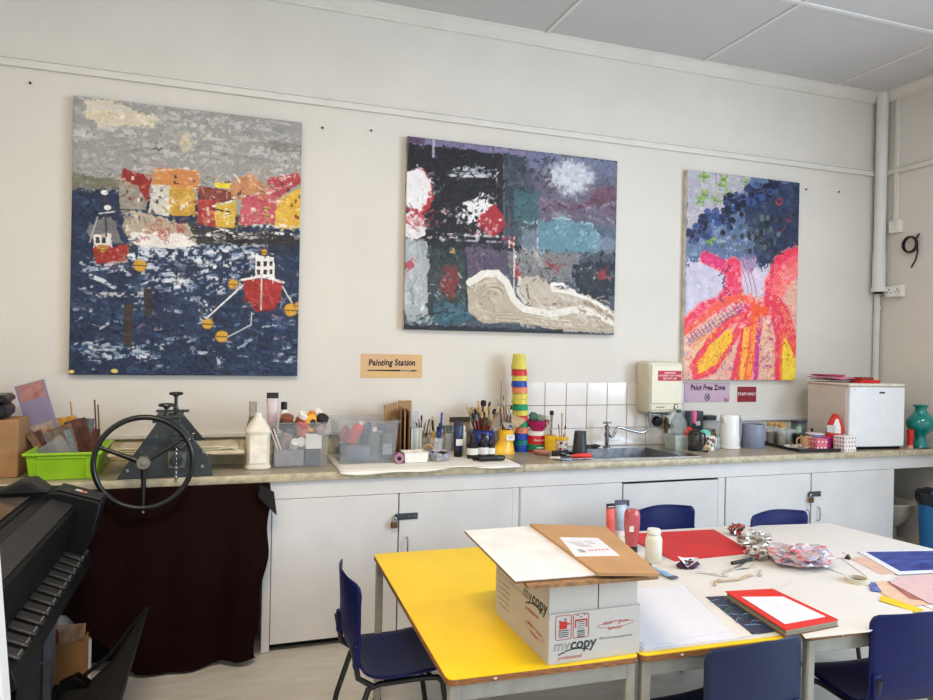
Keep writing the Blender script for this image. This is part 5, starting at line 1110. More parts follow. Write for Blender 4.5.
# ------------------------------------------------------------------ tin, bowl, pots by the sink
t = thing('filler_tin', 'red, white and green tub with a magenta bowl on top, right of the cup tower', 'tub', (1.885, -.15, Z0))
MB().lathe([(.058, 0), (.06, .004), (.0605, .112), (.058, .116)], 28, mi=0).obj('tub_body', m_red, t)
MB().lathe([(.0635, .105), (.0635, .128), (.06, .131), (0, .131)], 28).obj('lid', m_white, t)
MB().lathe([(.0612, .012), (.0612, .022), (.0614, .035), (.0612, .05)], 28).obj('green_band', m_green, t)
b = MB()
b.text('Decorator', .019, FT(.0, -.063, .078), 0, bold=.01); b.box(0, -.0625, .03, .05, .001, .007, mi=0); part(b.obj('lettering', m_wink, t, smooth=0), 'white lettering on the red band')
bo = thing('bowl', 'magenta plastic bowl of scrunched cloths standing on the red tub', 'bowl', (1.893, -.15, Z0+.1312))
MB().lathe([(.034, 0), (.036, .004), (.064, .03), (.081, .062), (.0825, .066), (.078, .066), (.061, .032), (.032, .008), (0, .006)], 30).obj('bowl_body', M('magenta_plastic', (176, 34, 98), .35), bo)
tag(MB().ball(0, 0, 0, .03, .022, .03, 16, rough=.25, seed=4).obj('sponge', M('dark_green_sponge', (70, 104, 92), .95, bump=.5, bscale=120)), 'dark green sponge at the left of the magenta bowl', 'sponge', loc=(1.862, -.15, Z0+.218))
tag(MB().ball(0, 0, 0, .04, .03, .026, 18, rough=.35, seed=9).obj('rag', M('grey_green_rag', (140, 156, 140), .95, bump=.5, bscale=50)), 'grey-green scrunched rag filling the right of the magenta bowl', 'rag', loc=(1.912, -.145, Z0+.206))
t = pot('yellow_pot', 'bright yellow pot of slim brushes between the red tub and the spattered pot', 'pot', (1.945, -.235, Z0), .036, .037, .112, m_yel)
for i, (tx, tz, mh, mb_, lb) in enumerate(((1.925, 1.10, m_wood, m_brist, 'short tan brush in the yellow pot, leaning left'), (1.96, 1.165, M('spotted_handle', (60, 54, 60), .5, c2=(170, 160, 160), scale=60), m_dbrist, 'thick speckled brush with a black tip in the yellow pot'), (1.935, 1.13, m_wood, m_brist, 'plain wooden brush in the middle of the yellow pot'))):
    brush(lb, (1.94+.008*i, -.235, Z0+.006), (tx, -.215, tz), .004+.004*(i == 1), mh, mb_, .03, .012+.01*(i == 1), 'brushes in the yellow pot')
t = pot('paint_pot', 'white pot spattered with dark red paint, right of the yellow pot', 'pot', (2.012, -.255, Z0), .036, .041, .098, M('spattered_pot', (226, 220, 212), .5, var=.02)); 
MB().lathe([(.042, .082), (.0435, .085), (.043, .1), (.041, .1)], 24).obj('rim', m_yel, t)
b = MB(); rs2 = random.Random(5)
for i in range(16):
    a = rs2.uniform(-2.6, -.5); z = rs2.uniform(.02, .07); r = .0375+.005*z/.098+.0006; w_ = rs2.uniform(.08, .22); hh = rs2.uniform(.004, .012)
    b.add([(r*math.cos(a-w_), r*math.sin(a-w_), z), (r*math.cos(a), r*math.sin(a), z-hh), (r*math.cos(a+w_), r*math.sin(a+w_), z), (r*math.cos(a), r*math.sin(a), z+hh)], [(0, 1, 2, 3)])
part(b.obj('paint_spatter', M('maroon_paint', (120, 34, 50), .5), t), 'dark red paint spatter')
for i, (tx, tz, mh, lb) in enumerate(((2.02, 1.15, m_wood, 'tall wooden brush standing in the spattered pot'), (2.045, 1.07, m_dwood, 'short dark brush leaning right in the spattered pot'), (1.995, 1.08, hcols[4], 'tan brush at the left of the spattered pot'))):
    brush(lb, (2.012, -.255, Z0+.006), (tx, -.24, tz), .0045, mh, m_dbrist if i else m_brist, .026, .01, 'brushes in the spattered pot')
t = thing('dish', 'shallow pale pink dish with paste in front of the red tub', 'dish', (1.865, -.285, Z0))
MB().lathe([(.03, 0), (.045, .012), (.052, .022), (.049, .022), (.03, .008), (0, .006)], 26).obj('dish_body', M('shell_pink', (214, 150, 140), .5), t); MB().ball(0, 0, .016, .038, .036, .009, 16, rough=.2).obj('paste', M('pink_paste', (206, 120, 112), .6), t)
t = thing('beaker', 'black upturned tapered beaker on the sink drainer', 'cup', (2.047, -.43, Z0+.0035)); MB().lathe([(.048, 0), (.048, .006), (.034, .152), (.031, .156), (0, .156)], 28).obj('beaker_body', M('charcoal_plastic', (44, 46, 50), .45), t); MB().lathe([(.0495, 0), (.05, .004), (.0485, .009)], 28).obj('rim', m_blackp, t)
t = thing('paint_roller', 'small paint roller with a red handle lying on the sink drainer', 'roller', (1.955, -.50, Z0+.0225), -.12)
MB().tube([(.0, 0, -.002), (.05, 0, .0), (.11, 0, -.002), (.13, 0, -.002)], [.009, .014, .0145, .01], 12).obj('handle', M('roller_red', (206, 52, 46), .4), t)
MB().tube([(0, 0, 0), (-.03, .0, .004), (-.05, .03, .01), (-.05, .05, .01)], .004, 8).obj('frame', m_steel, t); MB().tube([(-.10, .05, .006), (.0, .055, .01)], .017, 14).obj('sleeve', M('dark_sleeve', (44, 40, 42), .9, bump=.5, bscale=150), t)
t = thing('scraper', 'black handled scraper lying crossed over the red paint roller', 'scraper', (1.93, -.42, Z0+.013), .45)
MB().tube([(0, 0, 0), (.09, 0, .006)], [.009, .012], 10).obj('handle', m_blackp, t); MB().box(-.03, 0, -.003, .06, .04, .004).obj('blade', m_steel, t)
t = thing('palette_knife', 'small steel palette knife with a white handle at the left of the red roller', 'knife', (1.83, -.47, Z0+.01), -.7)
MB().tube([(0, 0, 0), (.06, 0, .003)], [.006, .008], 8).obj('handle', m_white, t); MB().box(-.035, 0, -.002, .07, .016, .0015).obj('blade', m_steel, t)

# ------------------------------------------------------------------ drying corner, kettle, canister
t = thing('plastic_tub', 'clear plastic tub with a pale rim beside the sink under the heater', 'tub', (2.92, -.215, Z0)); 
frustum_shell(MB(), .15, .12, .175, .14, .095, .003, .006, .012).obj('tub_body', M('frosted_green', (196, 208, 200), .25, alpha=.55), t)
t = thing('clear_bottle', 'squashed clear plastic bottle with a green neck standing in the pale tub', 'bottle', (2.905, -.215, Z0+.005))
b = MB().lathe([(.05, 0), (.054, .02), (.05, .08), (.055, .13), (.05, .18), (.02, .225), (.016, .24)], 22); b.v = [v*(1+.1*mnoise.noise(v*22)) for v in b.v]; b.obj('body', M('crumpled_pet', (160, 180, 178), .08, alpha=.42), t); MB().lathe([(.0175, .235), (.0175, .255), (0, .256)], 16).obj('cap', M('dark_green_cap', (24, 92, 66), .4), t)
t = thing('coffee_press', 'black coffee press with a glass window at the right end of the sink', 'coffee press', (2.95, -.33, Z0))
MB().lathe([(.034, .012), (.036, .016), (.036, .115), (.034, .118)], 24).obj('glass_beaker', M('coffee_glass', (70, 62, 54), .08, alpha=.6), t)
b = MB().lathe([(.04, 0), (.041, .004), (.041, .03), (.036, .034)], 24); b.lathe([(.0385, .108), (.040, .112), (.040, .122), (.03, .134), (.012, .138), (0, .139)], 24)
for a in (.6, 2.2, 3.8, 5.4): b.box(.0375*math.cos(a), .0375*math.sin(a), .07, .006, .006, .09)
b.obj('frame_and_lid', m_blackp, t)
MB().tube([(.036, -.01, .115), (.062, -.02, .112), (.068, -.022, .08), (.062, -.02, .04), (.038, -.01, .028)], .007, 8).obj('handle', m_blackp, t)
MB().tube([(0, 0, .138), (0, 0, .165)], .0035, 8).ball(0, 0, .17, .009, .009, .009, 12).obj('plunger_knob', m_blackp, t)
def mug(label, loc, r, h, m, hang=-.4, mh=None, group=None, spots=None, sc=None):
    t = thing('mug', label, 'mug', loc, 0, group)
    body = MB().lathe([(r*.9, 0), (r, .004), (r, h), (r-.004, h), (r-.004, .006), (0, .006)], 28); ml = [m]
    ca, sa = math.cos(hang), math.sin(hang)
    MB().tube([((r-.003+d)*ca, (r-.003+d)*sa, h*z) for d, z in ((0, .82), (.018, .84), (.028, .68), (.029, .45), (.02, .24), (0, .2))], .0055, 8).obj('handle', mh or m, t)
    if spots:
        for sc_, seed in spots:
            b = body; r2 = random.Random(seed); ml.append(sc_)
            for i in range(9):
                a = r2.uniform(-2.9, -.2); z = r2.uniform(.012, h-.014); w_ = sc*r2.uniform(.7, 1.3)
                b.add([((r+.0005)*math.cos(a+w_/r*math.cos(q_)), (r+.0005)*math.sin(a+w_/r*math.cos(q_)), z+w_*math.sin(q_)) for q_ in [2*PI*k/8 for k in range(8)]], [tuple(range(8))], None, len(ml)-1)
    body.obj('mug_body', ml, t); return t
mug('white mug printed with coloured leaves beside the coffee press', (3.055, -.335, Z0), .042, .096, m_white, .1, None, None, ((M('spot_red', (190, 40, 44), .4), 1), (M('spot_green', (60, 120, 60), .4), 2), (M('spot_dark', (40, 44, 70), .4), 3), (M('spot_gold', (220, 160, 50), .4), 4)), .009)
mug('clear glass mug right of the leaf-printed mug', (3.14, -.29, Z0), .038, .08, m_glass, .15)
bottle('sauce_bottle', 'small dark bottle with a pink top leaning behind the coffee press', 'bottle', (3.04, -.2, Z0), [(.022, 0), (.024, .003), (.022, .12), (.011, .15), (.01, .17)], m_blackp, cap=([(.014, .165), (.018, .235), (.012, .25), (0, .252)], M('rose_plastic', (206, 90, 130), .4)))
t = thing('pot_lid', 'red plastic lid leaning behind the coffee press', 'lid', (2.965, -.245, Z0+.075)); MB().lathe([(.05, 0), (.052, .006), (.04, .012), (0, .014)], 24, TR(0, 0, .02, rx=1.2)).obj('lid_disc', m_red, t); MB().lathe([(.01, .012), (.012, .028), (0, .03)], 14, TR(0, 0, .02, rx=1.2)).obj('knob', m_blackp, t)
tag(MB().ball(0, 0, .04, .042, .034, .04, 18, rough=.06).obj('turquoise_cloth', M('turquoise_cloth', (110, 196, 180), .9, bump=.3, bscale=90)), 'bunched turquoise cloth behind the leaf-printed mug', 'cloth', loc=(3.09, -.25, Z0+.05))
cbox('cereal_box', 'dark grey tea box standing against the wall behind the coffee press', 'box', (3.145, -.06, Z0), (.115, .06, .235), m_dgrey)
part(MB().box(0, -.0312, .15, .06, .001, .03).obj('white_panel', m_white, C.objects['cereal_box'], smooth=0), 'white panel')
t = thing('glass_jar', 'lidded glass jar by the wall between the dark tea box and the white kettle', 'jar', (3.265, -.07, Z0))
MB().lathe([(.05, 0), (.054, .004), (.054, .15), (.046, .165), (.046, .175)], 24).obj('jar_body', m_glass, t); MB().lathe([(.05, .172), (.052, .2), (.048, .204), (0, .205)], 24).obj('lid', m_dgrey, t); MB().lathe([(.05, .006), (.05, .075), (0, .08)], 20).obj('contents', M('biscuit_fill', (190, 170, 130), .8, var=.2, scale=60), t)
t = thing('glass_jar', 'squat stone-coloured jar in front of the lidded glass jar', 'jar', (3.215, -.14, Z0)); MB().lathe([(.042, 0), (.045, .004), (.045, .09), (.036, .1)], 24).obj('jar_body', M('stone_jar', (170, 158, 132), .3, alpha=.8), t); MB().lathe([(.038, .098), (.038, .115), (0, .117)], 20).obj('lid', m_steel, t)
k = thing('kettle', 'tall white electric kettle left of the blue-grey canister', 'kettle', (3.265, -.285, Z0))
MB().lathe([(.066, 0), (.07, .004), (.07, .018), (.064, .022)], 28).obj('base', m_white, k)
MB().lathe([(.066, .022), (.066, .05), (.062, .215), (.058, .23), (.02, .238), (0, .239)], 32).obj('body', M('kettle_white', (226, 226, 226), .25, var=.01, coat=.3), k)
MB().tube([(.052, .0, .215), (.080, .0, .218), (.092, .0, .19), (.092, .0, .09), (.082, .0, .05), (.062, .0, .05)], .008, 10).obj('handle', M('kettle_handle', (150, 152, 156), .4), k)
loft(MB(), [[(-.055+.01*math.cos(a), -.012+.02*math.sin(a), .17) for a in [2*PI*i/12 for i in range(12)]], [(-.07+.014*math.cos(a), -.012+.024*math.sin(a), .22) for a in [2*PI*i/12 for i in range(12)]]]).obj('spout', m_white, k)
t = thing('canister', 'blue-grey canister without a handle, right of the white kettle', 'canister', (3.462, -.285, Z0)); MB().lathe([(.074, 0), (.077, .004), (.077, .158), (.074, .163), (.07, .163), (.07, .01), (0, .01)], 32).obj('canister_body', M('slate_blue_glaze', (126, 132, 152), .4, var=.02), t); MB().lathe([(.069, .135), (0, .137)], 28).obj('lid', m_dgrey, t)
tag(MB().tube([(-.02, 0, .003), (0, 0, .0025), (.035, 0, .003)], [.003, .003, .009], 8).obj('teaspoon', m_blackm), 'small dark spoon lying on the worktop in front of the coffee press', 'spoon', loc=(2.945, -.43, Z0+.006), rz=.2)

# ------------------------------------------------------------------ tray of tea things
tr = thing('serving_tray', 'black tray of jars and mugs left of the small fridge', 'tray', (3.80, -.36, Z0), -.10)
b = MB().box(0, 0, .004, .34, .42, .006)
for x, y, w_, d_ in ((-.168, 0, .008, .42), (.168, 0, .008, .42), (0, -.208, .34, .008), (0, .208, .34, .008)): b.box(x, y, .012, w_, d_, .02)
b.obj('tray_base', m_blackp, tr, bevel=.002)
Z3 = Z0+.0075
m_cork = M('cork', (190, 152, 92), .8, var=.15, scale=60)
jd = [(3.672, -.22, .155, 'left jar of dark tea with a cork lid on the black tray', M('tea_brown', (96, 76, 54), .8, var=.2, scale=80)), (3.735, -.20, .155, 'second jar with a cork lid on the black tray', M('coffee_fill', (70, 54, 42), .8, var=.2)), (3.795, -.185, .15, 'third jar with a cork lid on the black tray', M('sugar_fill', (196, 190, 176), .8)), (3.70, -.30, .15, 'front jar with a cork lid on the black tray', M('oat_fill', (150, 128, 96), .8, var=.2, scale=60))]
for x, y, h_, lb, mf in jd:
    t = thing('storage_jar', lb, 'jar', (x, y, Z3), 0, 'cork-lidded jars on the black tray')
    MB().lathe([(.027, 0), (.029, .003), (.029, h_-.03), (.025, h_-.02)], 22).obj('glass_body', m_glass, t); MB().lathe([(.026, h_-.026), (.0275, h_-.02), (.0275, h_), (0, h_+.001)], 22).obj('cork_lid', m_cork, t); MB().lathe([(.026, .004), (.026, h_*.55), (0, h_*.56)], 20).obj('contents', mf, t)
for x, y, lb in ((3.765, -.29, 'front left upturned tumbler on the black tray'), (3.825, -.265, 'middle upturned tumbler on the black tray'), (3.86, -.20, 'back tumbler on the black tray')):
    t = thing('tumbler', lb, 'glass', (x, y, Z3), 0, 'tumblers on the black tray'); MB().lathe([(.026, 0), (.028, .002), (.031, .11), (.029, .11), (.025, .006), (0, .006)], 22).obj('glass_body', m_glass, t)
t = thing('tea_tin', 'grey-green tea tin at the back of the black tray against the fridge', 'tin', (3.905, -.24, Z3), .1); MB().box(0, 0, .075, .09, .07, .15, bev=.006).obj('tin_body', M('grey_green_tin', (104, 118, 118), .4, var=.08), t); MB().box(0, 0, .16, .092, .072, .02, bev=.004).obj('lid', m_dgrey, t)
t = thing('bottle_small', 'small dark red bottle beside the grey-green tin', 'bottle', (3.955, -.31, Z3)); MB().lathe([(.013, 0), (.014, .07), (.007, .09), (.007, .1)], 16).obj('body', M('dark_red_glass', (90, 30, 34), .2), t); MB().lathe([(.008, .098), (.008, .118), (0, .119)], 14).obj('cap', m_blackp, t)
tag(MB().box(0, 0, .05, .05, .02, .1, bev=.006).obj('tea_packet', M('mint_packet', (186, 206, 176), .5, c2=(90, 150, 100), scale=20)), 'mint green tea packet standing behind the black bowl', 'packet', loc=(3.865, -.28, Z3+.03), rz=.2)
t = thing('bowl', 'small black bowl stacked on the black tray behind the plate', 'bowl', (3.80, -.36, Z3)); MB().lathe([(.03, 0), (.034, .004), (.05, .05), (.052, .085), (.048, .085), (.045, .05), (0, .01)], 26).obj('bowl_body', m_blackm, t); MB().lathe([(.0525, .078), (.054, .083), (.0515, .088)], 26).obj('rim', m_blackp, t)
t = thing('plate', 'white plate with biscuits at the front left of the black tray', 'plate', (3.69, -.445, Z3)); MB().lathe([(.045, 0), (.05, .003), (.08, .014), (.081, .017), (.05, .007), (0, .006)], 30).obj('plate_disc', m_white, t)
for i, (x, y) in enumerate(((-.03, -.01), (.028, .008))): tag(MB().lathe([(.012, 0), (.026, .004), (.026, .014), (.012, .018), (.012, 0)], 20).obj('biscuit_ring', M('patterned_ring', (210, 196, 176), .6, c2=(90, 60, 44), scale=40)), '%s ring-shaped biscuit on the white plate' % ('left', 'right')[i], 'biscuit', 'biscuits on the white plate', (3.69+x, -.445+y, Z3+.0085+.004))
m_spotw = M('spot_white', (236, 226, 222), .5)
def dotbox(name, label, cat, loc, size, m, md, rz, nx, nz, side=True, rr=.006):
    t = thing(name, label, cat, loc, rz); sx_, sy_, sz = size
    MB().box(0, 0, sz/2, sx_, sy_, sz, bev=.002).obj('box_body', m, t, smooth=0); b = MB()
    for i in range(nx):
        for j in range(nz):
            x = -sx_/2+(i+.5+.25*(j % 2)-.12)*sx_/nx; z = (j+.5)*sz/nz
            b.add([(x+rr*math.cos(q_), -sy_/2-.0006, z+rr*math.sin(q_)) for q_ in [2*PI*k/10 for k in range(10)]], [tuple(range(10))])
            if side:
                y = -sy_/2+(i+.5)*sy_/nx; b.add([(-sx_/2-.0006, y+rr*math.cos(q_), z+rr*math.sin(q_)) for q_ in [2*PI*k/10 for k in range(10)]], [tuple(range(10))])
    part(b.obj('polka_dots', md, t), 'printed polka dots'); return t
dotbox('gift_box', 'pink polka-dot box at the front of the black tray', 'box', (3.80, -.52, Z3), (.085, .075, .078), M('rose_card', (206, 104, 120), .5), m_spotw, -.1, 3, 2)
dotbox('gift_box', 'small magenta box between the pink polka-dot box and the white spotted box', 'box', (3.895, -.49, Z3), (.065, .06, .08), M('magenta_card', (160, 20, 112), .45, c2=(190, 60, 140), scale=20), M('plum_dot', (110, 14, 80), .5), .5, 3, 3)
dotbox('gift_box', 'white box with dark red spots beside the fridge foot', 'box', (3.985, -.565, Z0), (.115, .085, .105), M('ivory_card', (228, 222, 218), .5, var=.02), M('wine_dot', (110, 30, 50), .5), .10, 4, 4, rr=.0055)
mug('tan mug standing behind the pink polka-dot box', (3.775, -.44, Z3), .038, .085, M('tan_mug', (190, 150, 110), .4), 2.8)
t = thing('bowl', 'small pale blue bowl between the pink box and the red packet', 'bowl', (3.89, -.40, Z3+.0)); MB().lathe([(.03, 0), (.045, .05), (.06, .095), (.056, .095), (.04, .05), (0, .01)], 26).obj('bowl_body', M('pale_blue_glaze', (140, 164, 196), .3), t); MB().lathe([(.06, .09), (.0615, .095), (.0585, .098)], 26).obj('rim', m_white, t)
t = thing('red_packet', 'red and white packet shaped like an iron leaning on the side of the fridge', 'packet', (3.995, -.462, Z0+.001), -.6)
MB().prism([(-.05, 0), (.052, 0), (.056, .14), (.044, .20), (.016, .245), (-.004, .245), (-.03, .20), (-.046, .13)], -.025, .025, 'y').obj('packet_body', m_red, t, bevel=.008)
MB().prism([(-.028, .11), (.038, .11), (.036, .16), (.02, .21), (.006, .21)], -.027, -.0255, 'y').obj('white_panel', m_white, t, smooth=0); MB().box(-.024, -.03, .14, .055, .006, .05, bev=.003).obj('grey_tag', M('pale_grey_tag', (190, 194, 196), .5), t)

# ------------------------------------------------------------------ fridge and what is on it
fr = thing('small_fridge', 'small white tabletop fridge at the right end of the worktop', 'fridge', (4.297, -.348, Z0), -.09)
m_fr = M('fridge_white', (222, 224, 226), .3, var=.01); m_frs = M('fridge_side', (206, 200, 190), .4, var=.02)
MB().box(0, .02, .229, .455, .36, .42, bev=.006).obj('cabinet_body', m_frs, fr); MB().box(0, 0, .447, .464, .42, .018, bev=.006).obj('worktop_lid', M('fridge_top', (216, 212, 196), .35), fr)
d = MB().box(0, -.187, .226, .46, .05, .41, bev=.006).obj('door', m_fr, fr)
MB().box(.035, -.2128, .395, .045, .002, .012).obj('badge', m_blackm, d, smooth=0); MB().box(0, -.18, .434, .46, .03, .008, bev=.002).obj('top_strip', M('fridge_trim', (196, 194, 184), .4), fr)
MB().box(0, .0, .011, .45, .36, .02).obj('plinth', m_dark, fr, smooth=0)
for x in (-.21, -.245): MB().lathe([(.011, 0), (.009, .004), (0, .004)], 12, FT(x+.02, -.212, .418)).obj('hinge_cap', m_trim, d)
zf = Z0+.4562
def mag(label, x, y, rz_, m, z, w_=.21, h_=.28, th=.006): return tag(MB().grid(lambda u, v: (-w_/2+w_*u, -h_/2+h_*v, .004+.008*abs(math.sin(u*4+v*2))), 12, 8).obj('magazine', m, solid=th), label, 'magazine', 'magazines on the fridge', (x, y, z), rz=rz_)
m_mag1 = M('pink_magazine', (206, 90, 140), .4, c2=(226, 150, 180), scale=9); m_mag2 = M('photo_magazine', (190, 180, 184), .4, c2=(90, 70, 90), scale=30)
mag('bright pink magazine on top of the pile on the fridge', 4.18, -.28, .2, m_mag1, zf+.024); mag('printed magazine underneath the pink one on the fridge', 4.215, -.26, -.15, m_mag2, zf+.008)
mag('dark pink folded magazine at the left edge of the fridge top', 4.165, -.24, .6, M('cerise_magazine', (170, 40, 90), .4), zf+.040, .16, .2)
t = thing('red_box', 'flat red box with a darker lid at the front of the fridge top', 'box', (4.30, -.43, zf), -.1); MB().box(0, 0, .011, .17, .11, .022, bev=.002).obj('box_body', m_red, t); MB().box(-.01, 0, .031, .10, .08, .018, bev=.002).obj('box_lid', M('dark_red_card', (136, 44, 46), .5), t)
tag(MB().ball(0, 0, .014, .03, .02, .0135, 14, rough=.1).obj('sponge', M('cream_sponge', (214, 204, 150), .9)), 'cream sponge at the right end of the fridge top', 'sponge', loc=(4.46, -.38, zf-.0005))
t = thing('party_cup', 'tall red cup between the fridge and the teal vase', 'cup', (4.60, -.55, Z0)); MB().lathe([(.019, .022), (.022, .13), (.0225, .133), (.02, .133), (.017, .03), (0, .03)], 22).obj('cup_body', m_red, t); MB().lathe([(.019, 0), (.019, .022)], 22).obj('pale_base', M('peach_base', (214, 160, 140), .5), t)
v = thing('vase', 'teal glass vase with a flared rim at the right end of the worktop', 'vase', (4.715, -.535, Z0))
MB().lathe([(.058, 0), (.062, .006), (.056, .02), (.04, .05), (.034, .075), (.042, .095), (.075, .125), (.09, .155), (.094, .18), (.086, .205), (.062, .23), (.044, .25), (.037, .27), (.038, .285), (.052, .302), (.05, .304), (.034, .285), (.034, .26), (.0, .255)], 40).obj('vase_body', M('teal_glass', (0, 122, 116), .1, coat=.6, var=.05), v)
MB().lathe([(.06, -.0), (.064, .005), (.061, .011), (.056, .013)], 40).obj('foot_ring', M('teal_dark', (0, 84, 84), .12, coat=.5), v)
# ------------------------------------------------------------------ tables
m_ytop = M('yellow_laminate', (232, 196, 18), .38, var=.03, scale=3); m_ply = M('ply_edge', (136, 88, 52), .6, var=.2, scale=40, stretch=(1, 1, 6)); m_frame = M('table_frame', (150, 148, 138), .4, var=.06)
TH = .64
def table(label, cx, cy, top=m_ytop, W=.598, L=1.21):
    t = thing('school_table', label, 'table', (cx, cy, 0), -.0314, 'school tables pushed together')
    b = MB(); r = .022
    out = []
    for sx_, sy_, a0 in ((1, 1, 0), (-1, 1, PI/2), (-1, -1, PI), (1, -1, 1.5*PI)):
        for k in range(5): a = a0+k*PI/8; out.append((sx_*(W/2-r)+r*math.cos(a), sy_*(L/2-r)+r*math.sin(a)))
    b.prism(out, TH-.0195, TH-.003, 'z'); b.obj('board_edge', m_ply, t)
    MB().prism([(x*.997, y*.9985) for x, y in out], TH-.003, TH, 'z').obj('tabletop', top, t)
    b = MB()
    for s in (-1, 1): MB().box(s*(W/2-.075), 0, TH-.034, .022, L-.05, .028, bev=.003).obj('side_rail', m_frame, t); MB().box(0, s*(L/2-.024), TH-.0445, W-.06, .025, .05, bev=.003).obj('end_rail', m_frame, t)
    for sx_ in (-1, 1):
        for sy_ in (-1, 1): 
            lg = MB().box(sx_*(W/2-.024), sy_*(L/2-.024), (TH-.02)/2+.004, .03, .03, TH-.028, bev=.004).obj('leg', m_frame, t)
            MB().box(sx_*(W/2-.024), sy_*(L/2-.024), .008, .033, .033, .016, bev=.003).obj('foot', m_blackp, lg)
    MB().ball(-.16, -L/2-.0005, TH-.011, .006, .001, .004, 10).obj('chipped_edge', M('chip_pale', (206, 190, 166), .8), t)
    return t
CY = -1.812
table('yellow school table with a bare top carrying the white copier-paper box', .911, -1.817)
table('yellow-topped school table covered in white paper, right of the box table', 1.514, -1.836)
m_wtop = M('beige_laminate', (206, 196, 178), .45, var=.02)
table('school table under white sheets, third from the left', 2.126, -1.855, m_wtop)
table('school table under white sheets at the right end of the row', 2.735, -1.874, m_wtop)

# ------------------------------------------------------------------ chairs
m_navyc = M('chair_navy', (11, 20, 76), .45, var=.04, spec=.25)
m_navyl = M('chair_faded_navy', (24, 34, 64), .5, var=.05, spec=.25)
def catmull(P, n):
    out = []
    for i in range(len(P)-1):
        p0, p1, p2, p3 = P[max(i-1, 0)], P[i], P[i+1], P[min(i+2, len(P)-1)]
        for k in range(n):
            t = k/n; out.append(tuple(.5*((2*b)+(-a+c)*t+(2*a-5*b+4*c-d)*t*t+(-a+3*b-3*c+d)*t**3) for a, b, c, d in zip(p0, p1, p2, p3)))
    out.append(tuple(P[-1])); return out
def make_chair(label, loc, rz, W=.37, S=1., m=m_navyc):
    """faces local +Y; one moulded shell on a black tube frame"""
    t = thing('school_chair', label, 'chair', loc, rz, 'blue plastic school chairs')
    prof = catmull([(-.216, .725), (-.2155, .72), (-.215, .71), (-.213, .69), (-.210, .66), (-.203, .58), (-.196, .50), (-.188, .45), (-.165, .405), (-.12, .380), (-.05, .372), (.05, .376), (.13, .384), (.175, .380), (.195, .362)], 3)
    n = len(prof); hw = []; d = 0; rc = .052
    for i in range(n):
        if i: d += math.dist(prof[i], prof[i-1])
        w_ = W/2*(.985 if d < .25 else .985+.02*min(1, (d-.25)/.1))
        if d < rc: w_ -= rc-math.sqrt(max(0, rc*rc-(rc-d)**2))
        hw.append(w_)
    for i in (n-1, n-2, n-3): hw[i] -= (.02, .008, .002)[n-1-i]
    def f(u, v):
        i = min(int(u*(n-1)+.5), n-1); y, z = prof[i]; s = 2*v-1; x = hw[i]*s
        back = max(0, 1-i/(n*.55))
        y += .032*s*s*min(1, back*1.8); z += (.012*s*s)*(1-min(1, back*2))
        z -= .010*s*s*max(0, 1-i/6)
        return (x*S, y*S, z*S)
    MB().grid(f, n-1, 18).obj('seat_shell', m, t, solid=.006, smooth=60)
    for s in (-1, 1): MB().box(s*W*.44*S, -.187*S, .47*S, .03*S, .022*S, .085*S, bev=.004).obj('frame_lug', m, t)
    r = .0105*S
    for s in (-1, 1):
        x = s*W*.42
        MB().tube([(x*S*1.02, .185*S, .012), (x*S, .155*S, .20*S), (x*S, .135*S, .33*S), (x*S, .115*S, .352*S), (x*S, .06*S, .358*S)], r, 10).obj('leg', m_blackm, t)
        MB().tube([(x*S*1.02, -.235*S, .012), (x*S, -.19*S, .20*S), (x*S, -.14*S, .345*S), (x*S, -.10*S, .358*S), (x*S, .07*S, .358*S)], r, 10).obj('leg', m_blackm, t)
        MB().tube([(x*S, -.12*S, .35*S), (x*S*1.02, -.178*S, .39*S), (x*S*1.02, -.198*S, .50*S)], r, 10).obj('back_support', m_blackm, t)
    for yy in (-.07, .09): MB().tube([(-W*.42*S, yy*S, .356*S), (W*.42*S, yy*S, .356*S)], r*.9, 8).obj('cross_tube', m_blackm, t)
    for s in (-1, 1):
        for yy in (.185, -.235): MB().lathe([(.013, .0), (.014, .002), (.013, .03), (0, .031)], 10, TR(s*W*.43*S, yy*S, 0)).obj('foot_cap', m_blackp, t)
    return t
def specks(ch, pts, back=True):
    b = MB()
    for x, z, r in pts: b.lathe([(r, 0), (r*.8, .0008), (0, .001)], 8, FT(x, 0, z))
make_chair('blue plastic chair at the left end of the yellow table, seen from its side', (.635, -1.64, 0), -PI/2+.02, .385, 1.0)
make_chair('blue plastic chair on the wall side of the tables, behind the red paper', (2.285, -1.165, 0), PI+.06, .41, .985)
make_chair('blue plastic chair on the wall side of the tables near the far right corner', (2.825, -1.415, 0), PI+.05, .41, .985)
make_chair('faded blue chair with its back to the camera, before the white paper pile', (1.505, -2.365, 0), .06, .395, .965, m_navyl)
make_chair('dark blue chair with its back to the camera at the right front corner', (2.25, -2.33, 0), -.11, .415, .97)
make_chair('blue chair tucked between the two front tables, mostly under the tabletop', (1.27, -2.36, 0), -.1, .34, .93) if False else None

